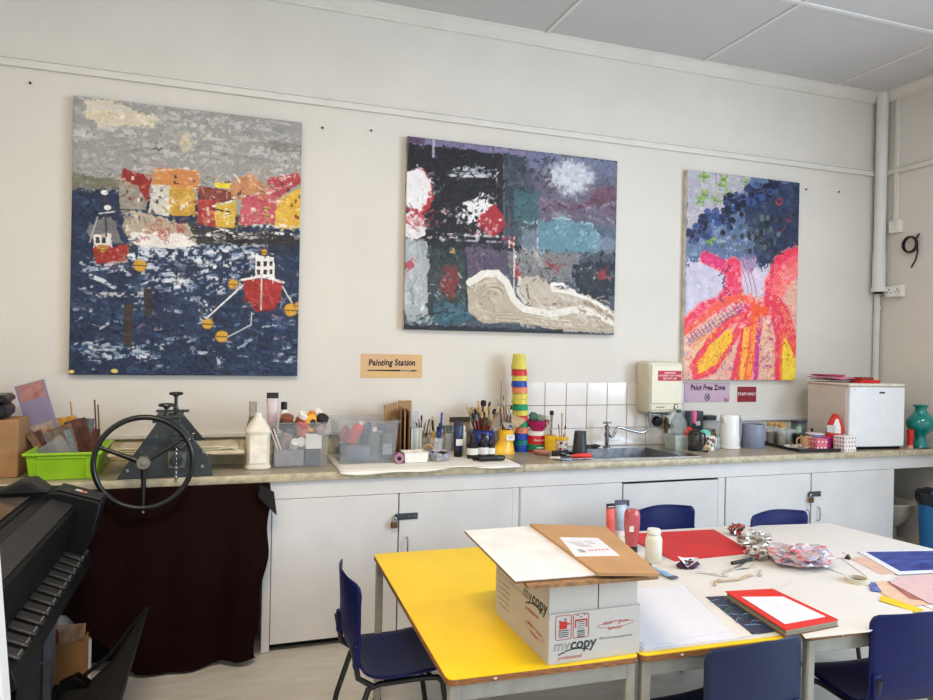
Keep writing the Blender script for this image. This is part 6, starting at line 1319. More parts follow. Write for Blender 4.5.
# ------------------------------------------------------------------ white sheets over the tables
zt = TH+.0005
def sheet(name, label, cat, poly, m, z, th=.0015, group=None, bump=.0):
    cx = sum(p[0] for p in poly)/len(poly); cy = sum(p[1] for p in poly)/len(poly)
    o = MB().prism([(p[0]-cx, p[1]-cy) for p in poly], 0, th, 'z').obj(name, m, smooth=0)
    return tag(o, label, cat, group, (cx, cy, z))
m_cover = M('cover_paper', (212, 207, 200), .55, var=.015, scale=3); m_sheet = M('smooth_paper', (212, 213, 220), .5, var=.01)
sheet('table_cover', 'white covering sheet over the middle tables, under the red paper and the bottles', 'table cover', [(1.215, -2.41), (1.80, -2.43), (2.42, -2.45), (2.46, -1.20), (1.86, -1.165), (1.32, -1.16), (1.235, -1.7)], m_cover, zt, .002, 'white table covers')
sheet('table_cover', 'white covering sheet over the right-hand table, running to the far corner', 'table cover', [(2.43, -2.47), (3.2, -2.44), (3.19, -1.82), (3.1, -1.29), (2.466, -1.20)], m_cover, zt, .002, 'white table covers')
sheet('card_sheet', 'thin white card jutting over the front edge of the tables behind the dark blue chair', 'card', [(1.77, -2.475), (2.02, -2.492), (2.33, -2.40), (2.2, -2.0), (1.95, -2.12)], m_cover, zt+.0025, .003)
zc = zt+.0025
# ------------------------------------------------------------------ copier paper box with boards on top
m_cbox = M('box_white', (194, 189, 182), .65, var=.015, scale=4)
bx = thing('copier_paper_box', 'white copier-paper cardboard box at the front of the yellow table', 'box', (1.05, -2.198, TH+.0005), 0)
BW, BL_, BH, FH = .298, .416, .145, .090
b = MB()
for x, y, w_, d_ in ((0, -BL_/2, BW, .005), (0, BL_/2, BW, .005), (-BW/2, 0, .005, BL_+.004), (BW/2, 0, .005, BL_+.004)): b.box(x, y, BH/2, w_, d_, BH)
b.box(-BW/2, 0, BH+FH/2, .005, BL_+.004, FH+.004); b.box(0, 0, .003, BW, BL_, .005); b.obj('carton', m_cbox, bx, smooth=0)
for x0, x1, y, fh in ((-BW/2+.002, .01, -BL_/2+.007, FH+.002), (.014, BW/2-.004, -BL_/2+.007, FH-.008)):
    MB().box((x0+x1)/2, y, BH-.03+(fh+.03)/2, x1-x0, .004, fh+.03).obj('end_flap', m_cbox, bx, smooth=0)
for x, fh in ((BW/2-.007, FH-.008),): MB().box(x, 0.01, BH-.03+(fh+.03)/2, .004, BL_-.04, fh+.03).obj('side_flap', m_cbox, bx, smooth=0)
MB().box(0, BL_/2-.007, BH-.03+(FH+.022)/2, BW-.02, .004, FH+.022).obj('end_flap', m_cbox, bx, smooth=0)
m_grey_ink = M('slate_ink', (58, 64, 72), .6)
def boxlogo(T, s=1.):
    b = MB(); b.text('my', .052*s, T @ TR(-.038*s, 0, 0), 0, shear=.12); b.text('copy', .052*s, T @ TR(.045*s, .0, 0), 0, shear=.12, bold=.025)
    pts = [(-.05*s+.12*s*k/10, -.031*s+.012*s*math.sin(k/10*PI)*(1 if k < 5 else 1)+.008*s*k/10) for k in range(11)]
    for k in range(10): (x0, y0), (x1, y1) = pts[k], pts[k+1]; h = .0022*s; b.add([(x0, y0-h, 0), (x1, y1-h, 0), (x1, y1+h, 0), (x0, y0+h, 0)], [(0, 1, 2, 3)], T, 0)
    b.text('professional', .019*s, T @ TR(-.005*s, -.042*s, 0), 1, shear=.15)
    return b
yf = -BL_/2-.0032; T = FT(-BW/2+.07, yf, .051)
lb = boxlogo(T, .84); hol = MB(); hol.text('my', .052*.84, T @ TR(-.038*.84, 0, .0004), 0, shear=.12, bold=-.022)
# two pictogram panels
def panel(b, x, z, w_, h_):
    pts = [(x+sx_*(w_/2-.006)+.006*math.cos(a0+k*PI/8), z+sz_*(h_/2-.006)+.006*math.sin(a0+k*PI/8)) for sx_, sz_, a0 in ((1, 1, 0), (-1, 1, PI/2), (-1, -1, PI), (1, -1, 1.5*PI)) for k in range(5)]
    b.tube([(p[0], yf, p[1]) for p in pts], .0009, 4, closed=True, mi=1)
for x in (-.105, -.048): panel(lb, x, .104, .05, .070)
lb.box(-.106, yf, .1106, .024, .001, .022, mi=1); lb.box(-.09, yf, .1131, .012, .001, .004, mi=1); lb.box(-.117, yf, .1225, .006, .001, .004, mi=0); lb.box(-.1, yf, .1268, .008, .001, .003, mi=0)
lb.box(-.048, yf, .1208, .036, .001, .004, mi=1); lb.box(-.066, yf, .1106, .003, .001, .024, mi=1); lb.box(-.03, yf, .1106, .003, .001, .024, mi=1)
for k in range(5): lb.box(-.048, yf, .1157-.0065*k, .022, .001, .0012, mi=0)
for k in range(4): lb.box(-.105, yf, .0953-.006*k, .034-.004*(k == 3), .001, .002, mi=0); lb.box(-.048, yf, .0868-.005*k, .024, .001, .0018, mi=0)
for x in (-.06, -.048, -.036): lb.box(x, yf, .1327+.003*math.sin(x*300), .006, .001, .002, mi=0)
T2 = FT(.067, yf, .092, tilt=.03)
def redscribble(b, T, s=1.):
    b.text('clean ~ grow', .0165*s, T @ TR(0, .011*s, 0), 1, shear=.2); b.text('harvest', .0165*s, T @ TR(-.003*s, -.006*s, 0), 1, shear=.2)
    for sg in (1, -1):
        P = [(-.062*s+.124*s*k/12, sg*(.008*s*math.sin(PI*k/12))+.004*s*(sg > 0)+.002) for k in range(13)]
        for k in range(12): (x0, y0), (x1, y1) = P[k], P[k+1]; b.add([(x0, y0-.0006, 0), (x1, y1-.0006, 0), (x1, y1+.0006, 0), (x0, y0+.0006, 0)], [(0, 1, 2, 3)], T, 1)
redscribble(lb, T2); lb.text('100% performance guaranteed', .0092, FT(.067, yf, .058), 0)
part(lb.obj('printing', [m_grey_ink, m_rink], bx, smooth=0), 'grey and red printed lettering and pictograms'); hol.obj('hollow_letters', m_cbox, bx, smooth=0)
TS = Matrix.Translation((-BW/2-.0032, 0, 0)) @ Matrix.Rotation(-PI/2, 4, 'Z') @ FRONT
lb = boxlogo(TS @ TR(.095, .155, 0), 1.05); redscribble(lb, TS @ TR(.11, .055, 0, rz=-.06), 1.15)
for k in range(5): lb.box(-.135, .122-.019*k, 0, .095, .0012, .0006, TS, 0)
part(lb.obj('side_printing', [m_grey_ink, m_rink], bx, smooth=0), 'printed lettering and ruled lines on the long side')
# boards on the box
zb = TH+BH+FH+.004
def boardpoly(name, label, cat, poly, m, z, th, tiltx=0, tilty=0, group=None):
    cx = sum(p[0] for p in poly)/len(poly); cy = sum(p[1] for p in poly)/len(poly)
    t = thing(name, label, cat, (cx, cy, z-.036*(cx-1.05)), 0, group, ry=.036)
    return t, [(p[0]-cx, p[1]-cy) for p in poly]
t, P = boardpoly('corrugated_sheet', 'brown corrugated cardboard sheet directly on the box flaps', 'cardboard', [(.80, -2.47), (1.235, -2.45), (1.30, -2.1), (1.27, -1.90), (.90, -1.93)], m_card, zb, .012)
MB().prism(P, 0, .011, 'z').obj('sheet_body', M('corrugated_brown', (140, 104, 70), .85, var=.15, scale=60), t, smooth=0)
MB().box(-.1, -.272, .005, .24, .014, .006, T=TR(rz=.03)).obj('torn_strip', m_cardd, t, smooth=0)
t, P = boardpoly('foam_board', 'large white board lying on the copier-paper box and overhanging the yellow table', 'board', [(.772, -2.45), (1.075, -2.435), (1.155, -1.86), (.81, -1.90)], m_sheet, zb+.0115, .008)
MB().prism(P, .0, .006, 'z').obj('board_core', m_cardd, t, smooth=0); MB().prism(P, .006, .0085, 'z').obj('white_face', M('board_white', (222, 222, 220), .6, c2=(204, 204, 204), scale=9), t, smooth=0)
t, P = boardpoly('cardboard_mailer', 'flat brown cardboard mailer with a white address label on top of the boards', 'mailer', [(1.03, -2.45), (1.215, -2.485), (1.35, -1.945), (1.075, -1.87)], m_card, zb+.0205, .01)
MB().prism(P, 0, .009, 'z').obj('mailer_body', M('mailer_brown', (172, 134, 94), .75, var=.05, scale=6), t, smooth=0)
lbp = MB(); lbp.prism([(-.125, -.10), (.025, -.115), (.065, .095), (-.07, .12)], .009, .0096, 'z')
TL = TR(-.03, .0, .0098, rz=.0)
lbp.text('FRAGILE', .022, TL @ TR(.02, -.045, 0, rz=.08), 2, bold=.02)
for k in range(5): lbp.box(-.02+.004*k, .055-.014*k, 0, .05-.006*(k % 3), .0022, .0003, TL, 1)
for k in range(3): lbp.box(.035, .06-.016*k, 0, .03, .002, .0003, TL, 1); lbp.box(-.045, -.06+.012*k, 0, .02, .006, .0003, TL, 1)
part(lbp.obj('address_label', [m_sheet, m_ink, m_rink], t, smooth=0), 'white printed address label')

# ------------------------------------------------------------------ things on the tables
t = thing('wooden_handle_tool', 'turned orange wooden tool handle with a brass ferrule, behind the mailer', 'tool', (1.705, -1.36, zc+.014), .75)
MB().tube([(-.10, 0, .004), (-.08, 0, .004), (-.03, 0, .003), (.02, 0, .001), (.035, 0, 0)], [.008, .013, .016, .012, .0105], 16).obj('handle', M('orange_wood', (206, 132, 50), .35, var=.1, scale=30), t); MB().tube([(.035, 0, 0), (.055, 0, 0), (.06, 0, 0)], [.0115, .0125, .009], 16).obj('ferrule', M('brass_bright', (190, 150, 60), .25, metal=.9), t)
C.objects['wooden_handle_tool'].rotation_euler = (0, 0, -1.25)
m_tubered = M('red_printed_tube', (206, 50, 48), .35, c2=(216, 120, 110), scale=8)
tx = ptube('tall red and pink paint tube with a black tab, standing near the wall-side chairs', (1.775, -1.262, zc), .05, .17, m_tubered, m_red, m_blackp)
MB().box(0, -.0003, .155, .034, .008, .003).obj('band', m_white, tx)
ptube('grey-blue paint tube with a slate end standing right of the red one', (1.855, -1.222, zc), .07, .175, M('silver_blue_tube', (160, 176, 190), .35, var=.08), m_white, M('slate_end', (70, 84, 96), .35))
t = thing('squeeze_bottle', 'translucent pink squeeze bottle standing upside down on its black cap', 'bottle', (1.757, -1.478, zc))
def e2(a_, b_, z): return [(a_*math.copysign(abs(math.cos(q_))**.8, math.cos(q_)), b_*math.copysign(abs(math.sin(q_))**.8, math.sin(q_)), z) for q_ in [2*PI*i/24 for i in range(24)]]
loft(MB(), [e2(.024, .022, .026), e2(.029, .025, .05), e2(.036, .028, .12), e2(.036, .028, .165), e2(.033, .024, .182), e2(.026, .018, .192)]).obj('bottle_body', M('rose_translucent', (166, 58, 66), .25, c2=(190, 104, 108), scale=7, spec=.5), t)
MB().lathe([(.026, 0), (.027, .002), (.0265, .026), (.02, .03)], 24).obj('cap', m_blackp, t)
MB().box(-.018, -.0275, .11, .022, .002, .026).obj('price_label', M('pale_label', (206, 196, 186), .6), t, smooth=0)
bottle('medicine_bottle', 'white plastic bottle with a ribbed white cap beside the red paper', 'bottle', (1.77, -1.632, zc), [(.033, 0), (.0355, .004), (.0355, .098), (.030, .112), (.0235, .116), (.0235, .124)], M('ivory_plastic', (216, 212, 196), .4, var=.015), cap=([(.028, .12), (.029, .123), (.0285, .138), (.026, .141), (0, .141)], m_white))
sheet('red_paper', 'large sheet of scratched red paper lying on the white table cover', 'paper', [(1.86, -1.66), (2.29, -1.645), (2.385, -1.25), (1.86, -1.21)], M('red_lino', (196, 32, 34), .5, var=.06, scale=5), zc, .003)
t = thing('red_paper_marks', 'x', 'x') if False else None
# lying paint tube
t = thing('paint_tube', 'blue and white paint tube lying on the table in front of the white bottle', 'tube', (1.69, -1.765, zc+.008), -1.35)
loft(MB(), [[(-.03+.0*i, .014*math.cos(a), .004+.009*math.sin(a)) for i, a in enumerate([2*PI*k/16 for k in range(16)])], [(.05, .017*math.cos(a), .003+.006*math.sin(a)) for a in [2*PI*k/16 for k in range(16)]], [(.085, .018*math.cos(a), .0+.0015*math.sin(a)) for a in [2*PI*k/16 for k in range(16)]]]).obj('tube_body', M('pale_blue_tube', (176, 196, 210), .35, c2=(80, 130, 180), scale=14), t)
MB().tube([(-.095, 0, .005), (-.03, 0, .005)], [.0125, .014], 16).obj('cap_end', M('midnight_tube', (28, 34, 66), .35), t); MB().box(.095, 0, .0, .026, .036, .003).obj('crimped_end', m_dgrey, t)
def crumple(name, label, cat, loc, r, mats, seed, n=20, rough=.4, squash=.6, amp=.38, group=None):
    b = MB(); b.ball(0, 0, 0, r[0], r[1], r[2], n, rough=rough, seed=seed, freq=2.4)
    rs3 = random.Random(seed); b.m = [rs3.randrange(len(mats)) if rs3.random() < .5 else 0 for _ in b.f]
    b.v = [v+Vector((mnoise.noise(v*70+Vector((seed, 0, 0))), mnoise.noise(v*70+Vector((0, seed, 0))), mnoise.noise(v*70+Vector((0, 0, seed)))))*min(r)*amp for v in b.v]
    zmin = min(v.z for v in b.v); b.v = [Vector((v.x, v.y, max(v.z-zmin-.15*r[2], 0.0))) for v in b.v]
    return tag(b.obj(name, mats, smooth=0), label, cat, group, loc)
m_foil = M('crumpled_foil', (190, 184, 176), .3, metal=.5, var=.15, scale=40); m_foil2 = M('foil_bright', (222, 220, 216), .22, metal=.6); m_foild = M('foil_dark_print', (120, 108, 92), .4, metal=.3)  # last foil is a darker tone, dealt to random facets
crumple('crumpled_foil', 'small crumpled foil with red and black paint, behind the red paper', 'foil', (2.435, -1.36, zc), (.042, .032, .024), [M('foil_redpaint', (150, 50, 46), .4, var=.2), m_dgrey, m_foil, m_ink], 3)
crumple('crumpled_foil', 'heap of crumpled silver foil at the corner of the red paper', 'foil', (2.355, -1.575, zc), (.08, .05, .034), [m_foil, m_foil2, m_foild], 7, 26)
crumple('crumpled_foil', 'crumpled foil stained with maroon paint in front of the silver heap', 'foil', (2.26, -1.72, zc), (.068, .042, .024), [m_foil, M('maroon_foil', (120, 30, 34), .35, var=.2), m_foil2, M('maroon_foil', (120, 30, 34), .35)], 12, 24)
crumple('paint_bag', 'crumpled clear bag of red and blue paint in the middle of the white tables', 'bag', (2.36, -1.85, zc), (.115, .10, .036), [M('bag_film', (206, 200, 204), .12, c2=(190, 160, 168), scale=34, alpha=.8), M('bag_red', (200, 44, 60), .25, c2=(216, 150, 160), scale=40), M('bag_clear', (206, 200, 204), .1), M('bag_blue', (66, 72, 116), .3, c2=(170, 166, 186), scale=40)], 15, 34, amp=.24)
t = thing('marker_pen', 'black marker lying left of the paint bag', 'marker', (2.13, -1.755, zc+.008), .2); MB().tube([(-.06, 0, 0), (.025, 0, 0)], .0075, 12).obj('cap', m_blackp, t); MB().tube([(.025, 0, 0), (.07, 0, 0)], [.007, .006], 12).obj('barrel', m_dgrey, t)
t = thing('paint_vial', 'small clear vial with a black cap right of the paint bag', 'vial', (2.43, -1.90, zc+.009), -.2); MB().tube([(-.03, 0, 0), (.015, 0, 0)], .0085, 12).obj('glass', m_glass, t); MB().tube([(.015, 0, 0), (.03, 0, 0)], .008, 12).obj('cap', m_blackp, t)
t = thing('crumpled_paper', 'small crumpled purple paper with a white flap in front of the red paper', 'paper', (1.865, -1.745, zc))
b = MB().ball(0, 0, .012, .05, .03, .018, 18, rough=.35, seed=5); b.v = [Vector((v.x, v.y, max(v.z, .0))) for v in b.v]; b.obj('paper_ball', M('plum_paper', (74, 38, 66), .7, var=.1), t, smooth=0)
MB().add([(-.06, -.01, .055), (-.025, -.03, .012), (.035, -.034, .042), (.045, .01, .036), (-.01, .018, .036)], [(0, 1, 4), (1, 2, 3, 4)]).obj('white_flap', m_sheet, t, smooth=0, solid=.001)
rs4 = random.Random(8)
m_strip = M('clear_tape_strip', (206, 202, 192), .2, alpha=.8)
wds = ['long pale', 'curled clear', 'short pale', 'narrow clear', 'twisted pale', 'thin tan']
for i, (x, y, a, L) in enumerate(((2.02, -1.84, .35, .16), (1.90, -1.86, -.5, .12), (2.08, -1.82, .2, .14), (1.96, -1.93, .15, .2), (2.10, -1.90, 0.5, .1), (1.85, -1.95, .4, .09))):
    o = MB().grid(lambda u, v: (L*(u-.5), .012*(v-.5)+.012*math.sin(u*4+i), .001+.006*abs(math.sin(u*PI*2+i))), 16, 2).obj('tape_strip', M('tan_strip', (190, 166, 130), .5) if i in (3, 5) else m_strip, solid=.0008)
    tag(o, '%s strip of tape left of the paint bag, %s from the wall side' % (wds[i], ['second', 'third', 'first', 'fifth', 'fourth', 'sixth'][i]), 'tape strip', 'tape strips on the table', (x, y, zc+.0008), a)
t = thing('palette_knife', 'thin steel palette knife lying in front of the black marker', 'knife', (2.08, -1.80, zc+.006), .55); MB().tube([(-.05, 0, 0), (0, 0, 0)], .004, 8).obj('handle', m_foild, t); MB().box(.035, 0, -.002, .07, .009, .001).obj('blade', m_steel, t)
# paper pile front
for i, (dx, a, lb) in enumerate(((0, .0, 'bottom white sheet of the pile beside the box'), (.012, .02, 'top white sheet of the pile beside the box'))):
    sheet('drawing_paper', lb, 'paper', [(1.225+dx, -2.40+.02*i), (1.56+dx, -2.415+.05*i), (1.70, -1.945), (1.52, -1.93), (1.36, -1.96), (1.235+dx, -2.2)], m_sheet, zc+.0024*i, .002, 'white sheets beside the box')
sheet('cream_sheet', 'cream sheet between the white pile and the dark blue painting', 'paper', [(1.56, -2.412), (1.64, -2.408), (1.735, -1.95), (1.705, -1.945)], m_cover, zc+.0003, .002)
def dark_art():
    sheet('small_painting', 'small dark blue painting with green streaks between the white pile and the red book', 'painting', [(1.625, -2.405), (1.78, -2.40), (1.80, -2.09), (1.70, -2.075)], M('dark_teal_paint', (20, 32, 56), .4, c2=(36, 66, 92), scale=30), zc+.0026, .002)
    o = C.objects['small_painting']; cx, cy = o.location.x, o.location.y
    b = MB(); r5 = random.Random(4)
    for i in range(22):
        x, y = r5.uniform(-.07, .05), r5.uniform(-.13, .14); a = r5.uniform(-.5, .8); L = r5.uniform(.01, .03); g = 1 if abs(y+.0) < .05 and i % 2 else 0
        if abs(x-.25*y) > .055: continue
        b.tube([(x-L*math.cos(a), y-L*math.sin(a), .0022), (x, y+.004, .0022), (x+L*math.cos(a), y+L*math.sin(a), .0022)], .0016, 5, mi=g)
    me = o.data; old = MB(); old.v = [v.co.copy() for v in me.vertices]; old.f = [tuple(p.vertices) for p in me.polygons]; old.m = [0]*len(old.f); n0 = len(old.v)
    old.v += b.v; old.f += [tuple(i+n0 for i in f) for f in b.f]; old.m += [m_+1 for m_ in b.m]
    n_ = old.obj('small_painting_mesh', [me.materials[0], M('pale_blue_streak', (110, 140, 166), .5), M('green_streak', (30, 130, 64), .5)], smooth=0)
    o.data = n_.data; bpy.data.objects.remove(n_)
dark_art()
t = thing('book', 'hardback book with a red cover under a white sheet, at the front of the tables', 'book', (1.835, -2.29, zc+.0032), 0)
bp = [(-.125, -.165), (.115, -.145), (.125, .165), (-.07, .19)]
MB().prism([(x*.97+.003, y*.975) for x, y in bp], .003, .021, 'z').obj('page_block', M('page_edges', (150, 140, 118), .8, var=.12, scale=120, stretch=(.02, .02, 1)), t, smooth=0)
MB().prism(bp, 0, .003, 'z').obj('back_cover', m_cardd, t, smooth=0)
part(MB().prism(bp, .021, .0245, 'z').obj('front_cover', M('book_red', (206, 40, 32), .5, var=.03), t, smooth=0), 'red front cover')
sheet('letter_paper', 'white letter sheet lying on the red book', 'paper', [(1.742, -2.418), (1.925, -2.405), (1.93, -2.21), (1.78, -2.17)], m_sheet, zc+.0032+.025, .0012)
C.objects['letter_paper'].data.materials[0] = M('letter_white', (222, 220, 226), .6, var=.01)
o = C.objects['letter_paper']; b = MB()
for k in range(9): b.box(-.005+.006*k*.3, .07-.016*k, .0014, .10-.02*(k % 3), .0016, .0003)
b.obj('printed_lines', M('faint_ink', (190, 176, 190), .7), o, smooth=0)
b = MB().lathe([(.035, 0), (.046, 0), (.046, .016), (.035, .016), (.035, 0)], 32); tag(b.obj('tape_roll', M('masking_tape', (206, 198, 176), .6, var=.04)), 'roll of cream masking tape lying flat on the right-hand white sheet', 'tape roll', loc=(2.42, -2.085, zc))
# papers at the right edge
sheet('cream_card', 'cream paper lying under the blue painting at the right', 'paper', [(2.50, -2.07), (2.66, -2.06), (2.95, -1.80), (2.74, -1.78), (2.62, -1.82)], m_cover, zc+.0003, .002)
sheet('pink_paper', 'peach paper edge sticking out under the blue painting', 'paper', [(2.585, -2.055), (2.80, -2.06), (2.84, -1.84), (2.65, -1.83)], M('peach_paper', (206, 170, 150), .6, var=.04), zc+.0026, .001)
sheet('blue_painting', 'blue brushed painting with a white border at the right edge of the tables', 'painting', [(2.65, -2.075), (3.09, -2.13), (3.19, -1.84), (2.775, -1.765)], m_sheet, zc+.004, .0015)
o = C.objects['blue_painting']; cx, cy = o.location.x, o.location.y
bpaint = [(2.70, -2.045), (3.075, -2.10), (3.15, -1.86), (2.805, -1.785)]
part(MB().prism([(x-cx, y-cy) for x, y in bpaint], .0015, .0022, 'z').obj('painted_area', M('ultramarine_paint', (14, 24, 100), .5, c2=(60, 84, 160), scale=7, stretch=(1, 4, 1)), o, smooth=0), 'brushed ultramarine blue area')
sheet('pink_paper', 'large pale pink sheet at the right edge in front of the blue painting', 'paper', [(2.53, -2.14), (2.65, -2.09), (2.95, -2.13), (2.90, -2.46), (2.46, -2.36)], M('blush_paper', (206, 172, 170), .6, var=.03), zc+.0042, .0012)
sheet('maroon_print', 'dark rose print strip under the pale pink sheet', 'print', [(2.44, -2.30), (2.53, -2.125), (2.56, -2.13), (2.49, -2.345)], M('rose_print', (130, 64, 60), .6, c2=(176, 110, 100), scale=14), zc+.0028, .001)
sheet('peach_print', 'peach coloured sheet left of the dark rose strip', 'print', [(2.35, -2.36), (2.42, -2.12), (2.53, -2.11), (2.46, -2.36)], M('apricot_paper', (214, 178, 150), .6, var=.04), zc+.0012, .001)
sheet('blue_strip', 'narrow strip of blue painted paper right of the masking tape', 'paper', [(2.37, -2.19), (2.455, -2.105), (2.475, -2.12), (2.40, -2.215)], M('cobalt_strip', (40, 54, 140), .5, c2=(120, 130, 180), scale=20), zc+.0026, .001)
sheet('yellow_paper', 'small yellow paper scrap in front of the peach sheet', 'paper', [(2.31, -2.28), (2.37, -2.24), (2.385, -2.40), (2.33, -2.41)], M('yellow_paper', (226, 186, 30), .6, var=.03), zc+.0026, .001)
t = thing('bulldog_clip', 'black bulldog clip on the corner of the cream paper', 'clip', (2.64, -1.835, zc+.003), .6); MB().prism([(-.012, 0), (.012, 0), (.003, .016), (-.003, .016)], -.016, .016, 'x').obj('clip_body', m_blackm, t); MB().tube([(-.012, .004, .014), (-.012, .02, .022), (.012, .02, .022), (.012, .004, .014)], .0012, 6).obj('wire_arm', m_steel, t)
# ------------------------------------------------------------------ wide-format printer on its stand along the left wall
pn = thing('plotter_printer', 'black wide-format printer on a stand along the left side', 'printer', (0, 0, 0))
m_pb = M('printer_black', (12, 12, 13), .5, var=.04, spec=.2); m_pg2 = M('printer_charcoal', (42, 42, 42), .5, var=.04, spec=.25); m_pdk = M('printer_slot', (10, 10, 11), .6)
PY0, PY1 = -.865, -2.05
body = [(-1.18, .62), (-.66, .62), (-.60, .68), (-.57, .80), (-.56, .868), (-.66, .90), (-1.0, .915), (-1.18, .86)]
MB().prism(body, PY1, PY0-.14, 'y').obj('main_body', m_pb, pn, bevel=.006)
# top strips running along the length
MB().prism([(-.655, .901), (-.575, .872), (-.572, .878), (-.652, .907)], PY1, PY0-.13, 'y').obj('front_lip', m_pg2, pn)
MB().prism([(-.70, .906), (-.658, .898), (-.657, .902), (-.70, .910)], PY1, PY0-.12, 'y').obj('paper_slot', m_pdk, pn)
MB().prism([(-.98, .915), (-.70, .905), (-.70, .918), (-.98, .93)], PY1, PY0-.10, 'y').obj('top_cover', m_pb, pn, bevel=.004)
part(MB().box(-.80, -1.30, .925, .16, .5, .003, T=TR()).obj('viewing_window', M('smoked_window', (60, 44, 38), .12, c2=(90, 84, 80), scale=8), pn, smooth=0), 'smoked window in the top cover')
# end cap with the control panel
cap = [(-1.18, .62), (-.56, .62), (-.50, .74), (-.470, .872), (-.482, .888), (-.62, .933), (-1.0, .945), (-1.18, .88)]
ec = MB().prism(cap, PY0-.15, PY0, 'y').obj('end_housing', m_pb, pn, bevel=.008)
pa = math.atan2(.045, .138)
MB().box(0, 0, 0, .17, .13, .006, T=TR(-.555, PY0-.075, .9165, ry=pa), bev=.003).obj('control_panel', m_pg2, ec)
lb_ = MB().box(0, 0, 0, .042, .028, .001, T=TR(-.555, PY0-.085, .9215, ry=pa)).box(.012, 0, .0006, .014, .028, .0006, T=TR(-.555, PY0-.085, .9215, ry=pa), mi=1)
part(lb_.obj('info_sticker', [M('sticker_white', (216, 196, 190), .5), M('sticker_red', (190, 60, 50), .5)], ec, smooth=0), 'small red and white sticker')
MB().prism([(-.86, .935), (-.76, .985), (-.72, .985), (-.66, .935)], PY0-.16, PY0-.05, 'y').obj('hinged_flap', m_pg2, pn, bevel=.004)
MB().prism([(-.83, .937), (-.76, .972), (-.735, .972), (-.69, .937)], PY0-.165, PY0-.158, 'y').obj('flap_recess', m_pdk, pn)
# output platen with rollers
MB().prism([(-.66, .655), (-.61, .685), (-.53, .65), (-.515, .605), (-.56, .565), (-.66, .58)], PY1, PY0-.03, 'y').obj('output_guide', m_pb, pn, bevel=.004)
for i in range(13):
    y = PY0-.075-i*.085
    o = MB().box(0, 0, 0, .085, .052, .012, T=TR(-.565, y, .671, ry=.42), bev=.004).obj('guide_rib', m_pg2, pn)
    MB().tube([(-.534, y+.028, .662), (-.534, y-.012, .662), (-.542, y-.026, .662)], .0028, 6).obj('bright_edge', M('rib_edge', (110, 110, 112), .35), o)
# stand
MB().box(-.735, -.90, .34, .09, .10, .60, bev=.006).obj('stand_leg', M('stand_grey', (66, 68, 72), .45), pn)
part(MB().box(-.672, -.905, .34, .035, .07, .58, bev=.004).obj('leg_cover', M('leg_blue_grey', (96, 100, 110), .4), pn), 'blue-grey leg cover')
MB().box(-.735, -1.95, .34, .09, .10, .60, bev=.006).obj('stand_leg', m_pb, pn)
for yy in (-.90, -1.95):
    MB().box(-.80, yy, .065, .50, .07, .05, bev=.01).obj('stand_foot', m_pb, pn)
for zz in (.22, .30, .44): MB().lathe([(.006, 0), (.005, .003), (0, .003)], 8, TR(-.689, -.95, zz) @ FRONT).obj('bolt', m_steel, pn)
for xx in (-.60, -1.0):
    for yy in (-.90, -1.95): MB().lathe([(.0, 0), (.022, .0), (.026, .02), (.022, .04), (0, .042)], 14, TR(xx, yy, 0)).obj('castor', m_blackp, pn)
# catch bin: dark fabric slung between two rods, end triangle towards the room
m_fab = M('bin_fabric', (30, 31, 34), .8, var=.1, scale=60, bump=.3, bscale=200)
cb_ = MB()
def binf(u, v):
    y = PY0-.06-1.05*v
    P = [(-.30, .395), (-.36, .30), (-.43, .18), (-.52, .10), (-.60, .10)]
    k = u*(len(P)-1); i = min(int(k), len(P)-2); f = k-i
    return (P[i][0]*(1-f)+P[i+1][0]*f+.006*math.sin(v*14)*math.sin(u*PI), y, P[i][1]*(1-f)+P[i+1][1]*f)
MB().grid(binf, 16, 30).obj('catch_fabric', m_fab, pn, solid=.003)
MB().tube([(-.30, PY0-.05, .395), (-.30, PY1+.1, .395)], .008, 8).obj('bin_rod', m_pdk, pn)
MB().tube([(-.30, PY0-.055, .395), (-.44, PY0-.055, .21), (-.60, PY0-.055, .085)], .009, 8).obj('bin_arm', m_pdk, pn)
MB().tube([(-.30, PY0-.055, .395), (-.36, PY0-.06, .30), (-.43, PY0-.06, .18), (-.52, PY0-.06, .10), (-.60, PY0-.06, .098)], .005, 8).obj('bin_hem', m_pb, pn)
MB().prism([(-.62, .02), (-.54, .02), (-.50, .10), (-.56, .15), (-.63, .12)], PY0-.10, PY0-.04, 'y').obj('arm_bracket', m_pb, pn, bevel=.006)
struct('trim_41', MB().box(-.93, -.46, .43, 1.02, .03, .858), m_dark, smooth=0)  # dark panel added in place of the shade under the worktop
# carton and papers beneath
t = thing('cardboard_box', 'open brown cardboard box of prints standing on the floor beside the printer stand', 'box', (-.655, -.745, .0), .03)
b = MB(); W_, D_, H_ = .195, .14, .24
for x, y, w_, d_ in ((0, -D_/2, W_, .005), (0, D_/2, W_, .005), (-W_/2, 0, .005, D_), (W_/2, 0, .005, D_)): b.box(x, y, H_/2, w_, d_, H_)
b.box(0, 0, .003, W_, D_, .005); b.obj('body', M('floor_carton', (150, 110, 68), .8, var=.06, scale=6), t, smooth=0)
flatcard('art_print', 'print of a pale horse-like shape on brown sticking out of the floor box', 'print', (-.64, -.745, .02), .13, .270, .003, (-.06, .04, 0), M('sepia_print', (130, 88, 60), .5, c2=(190, 160, 136), scale=18))
flatcard('art_print', 'dark red and orange print at the left of the floor box', 'print', (-.685, -.775, .02), .09, .260, .003, (-.05, -.1, .1), M('rust_print', (130, 50, 28), .5, c2=(90, 40, 26), scale=20))
flatcard('plastic_sleeve', 'white sheet in a clear sleeve at the back of the floor box', 'sleeve', (-.615, -.705, .02), .14, .300, .004, (-.04, .0, 0), M('sleeve_white', (200, 200, 200), .2, var=.05))
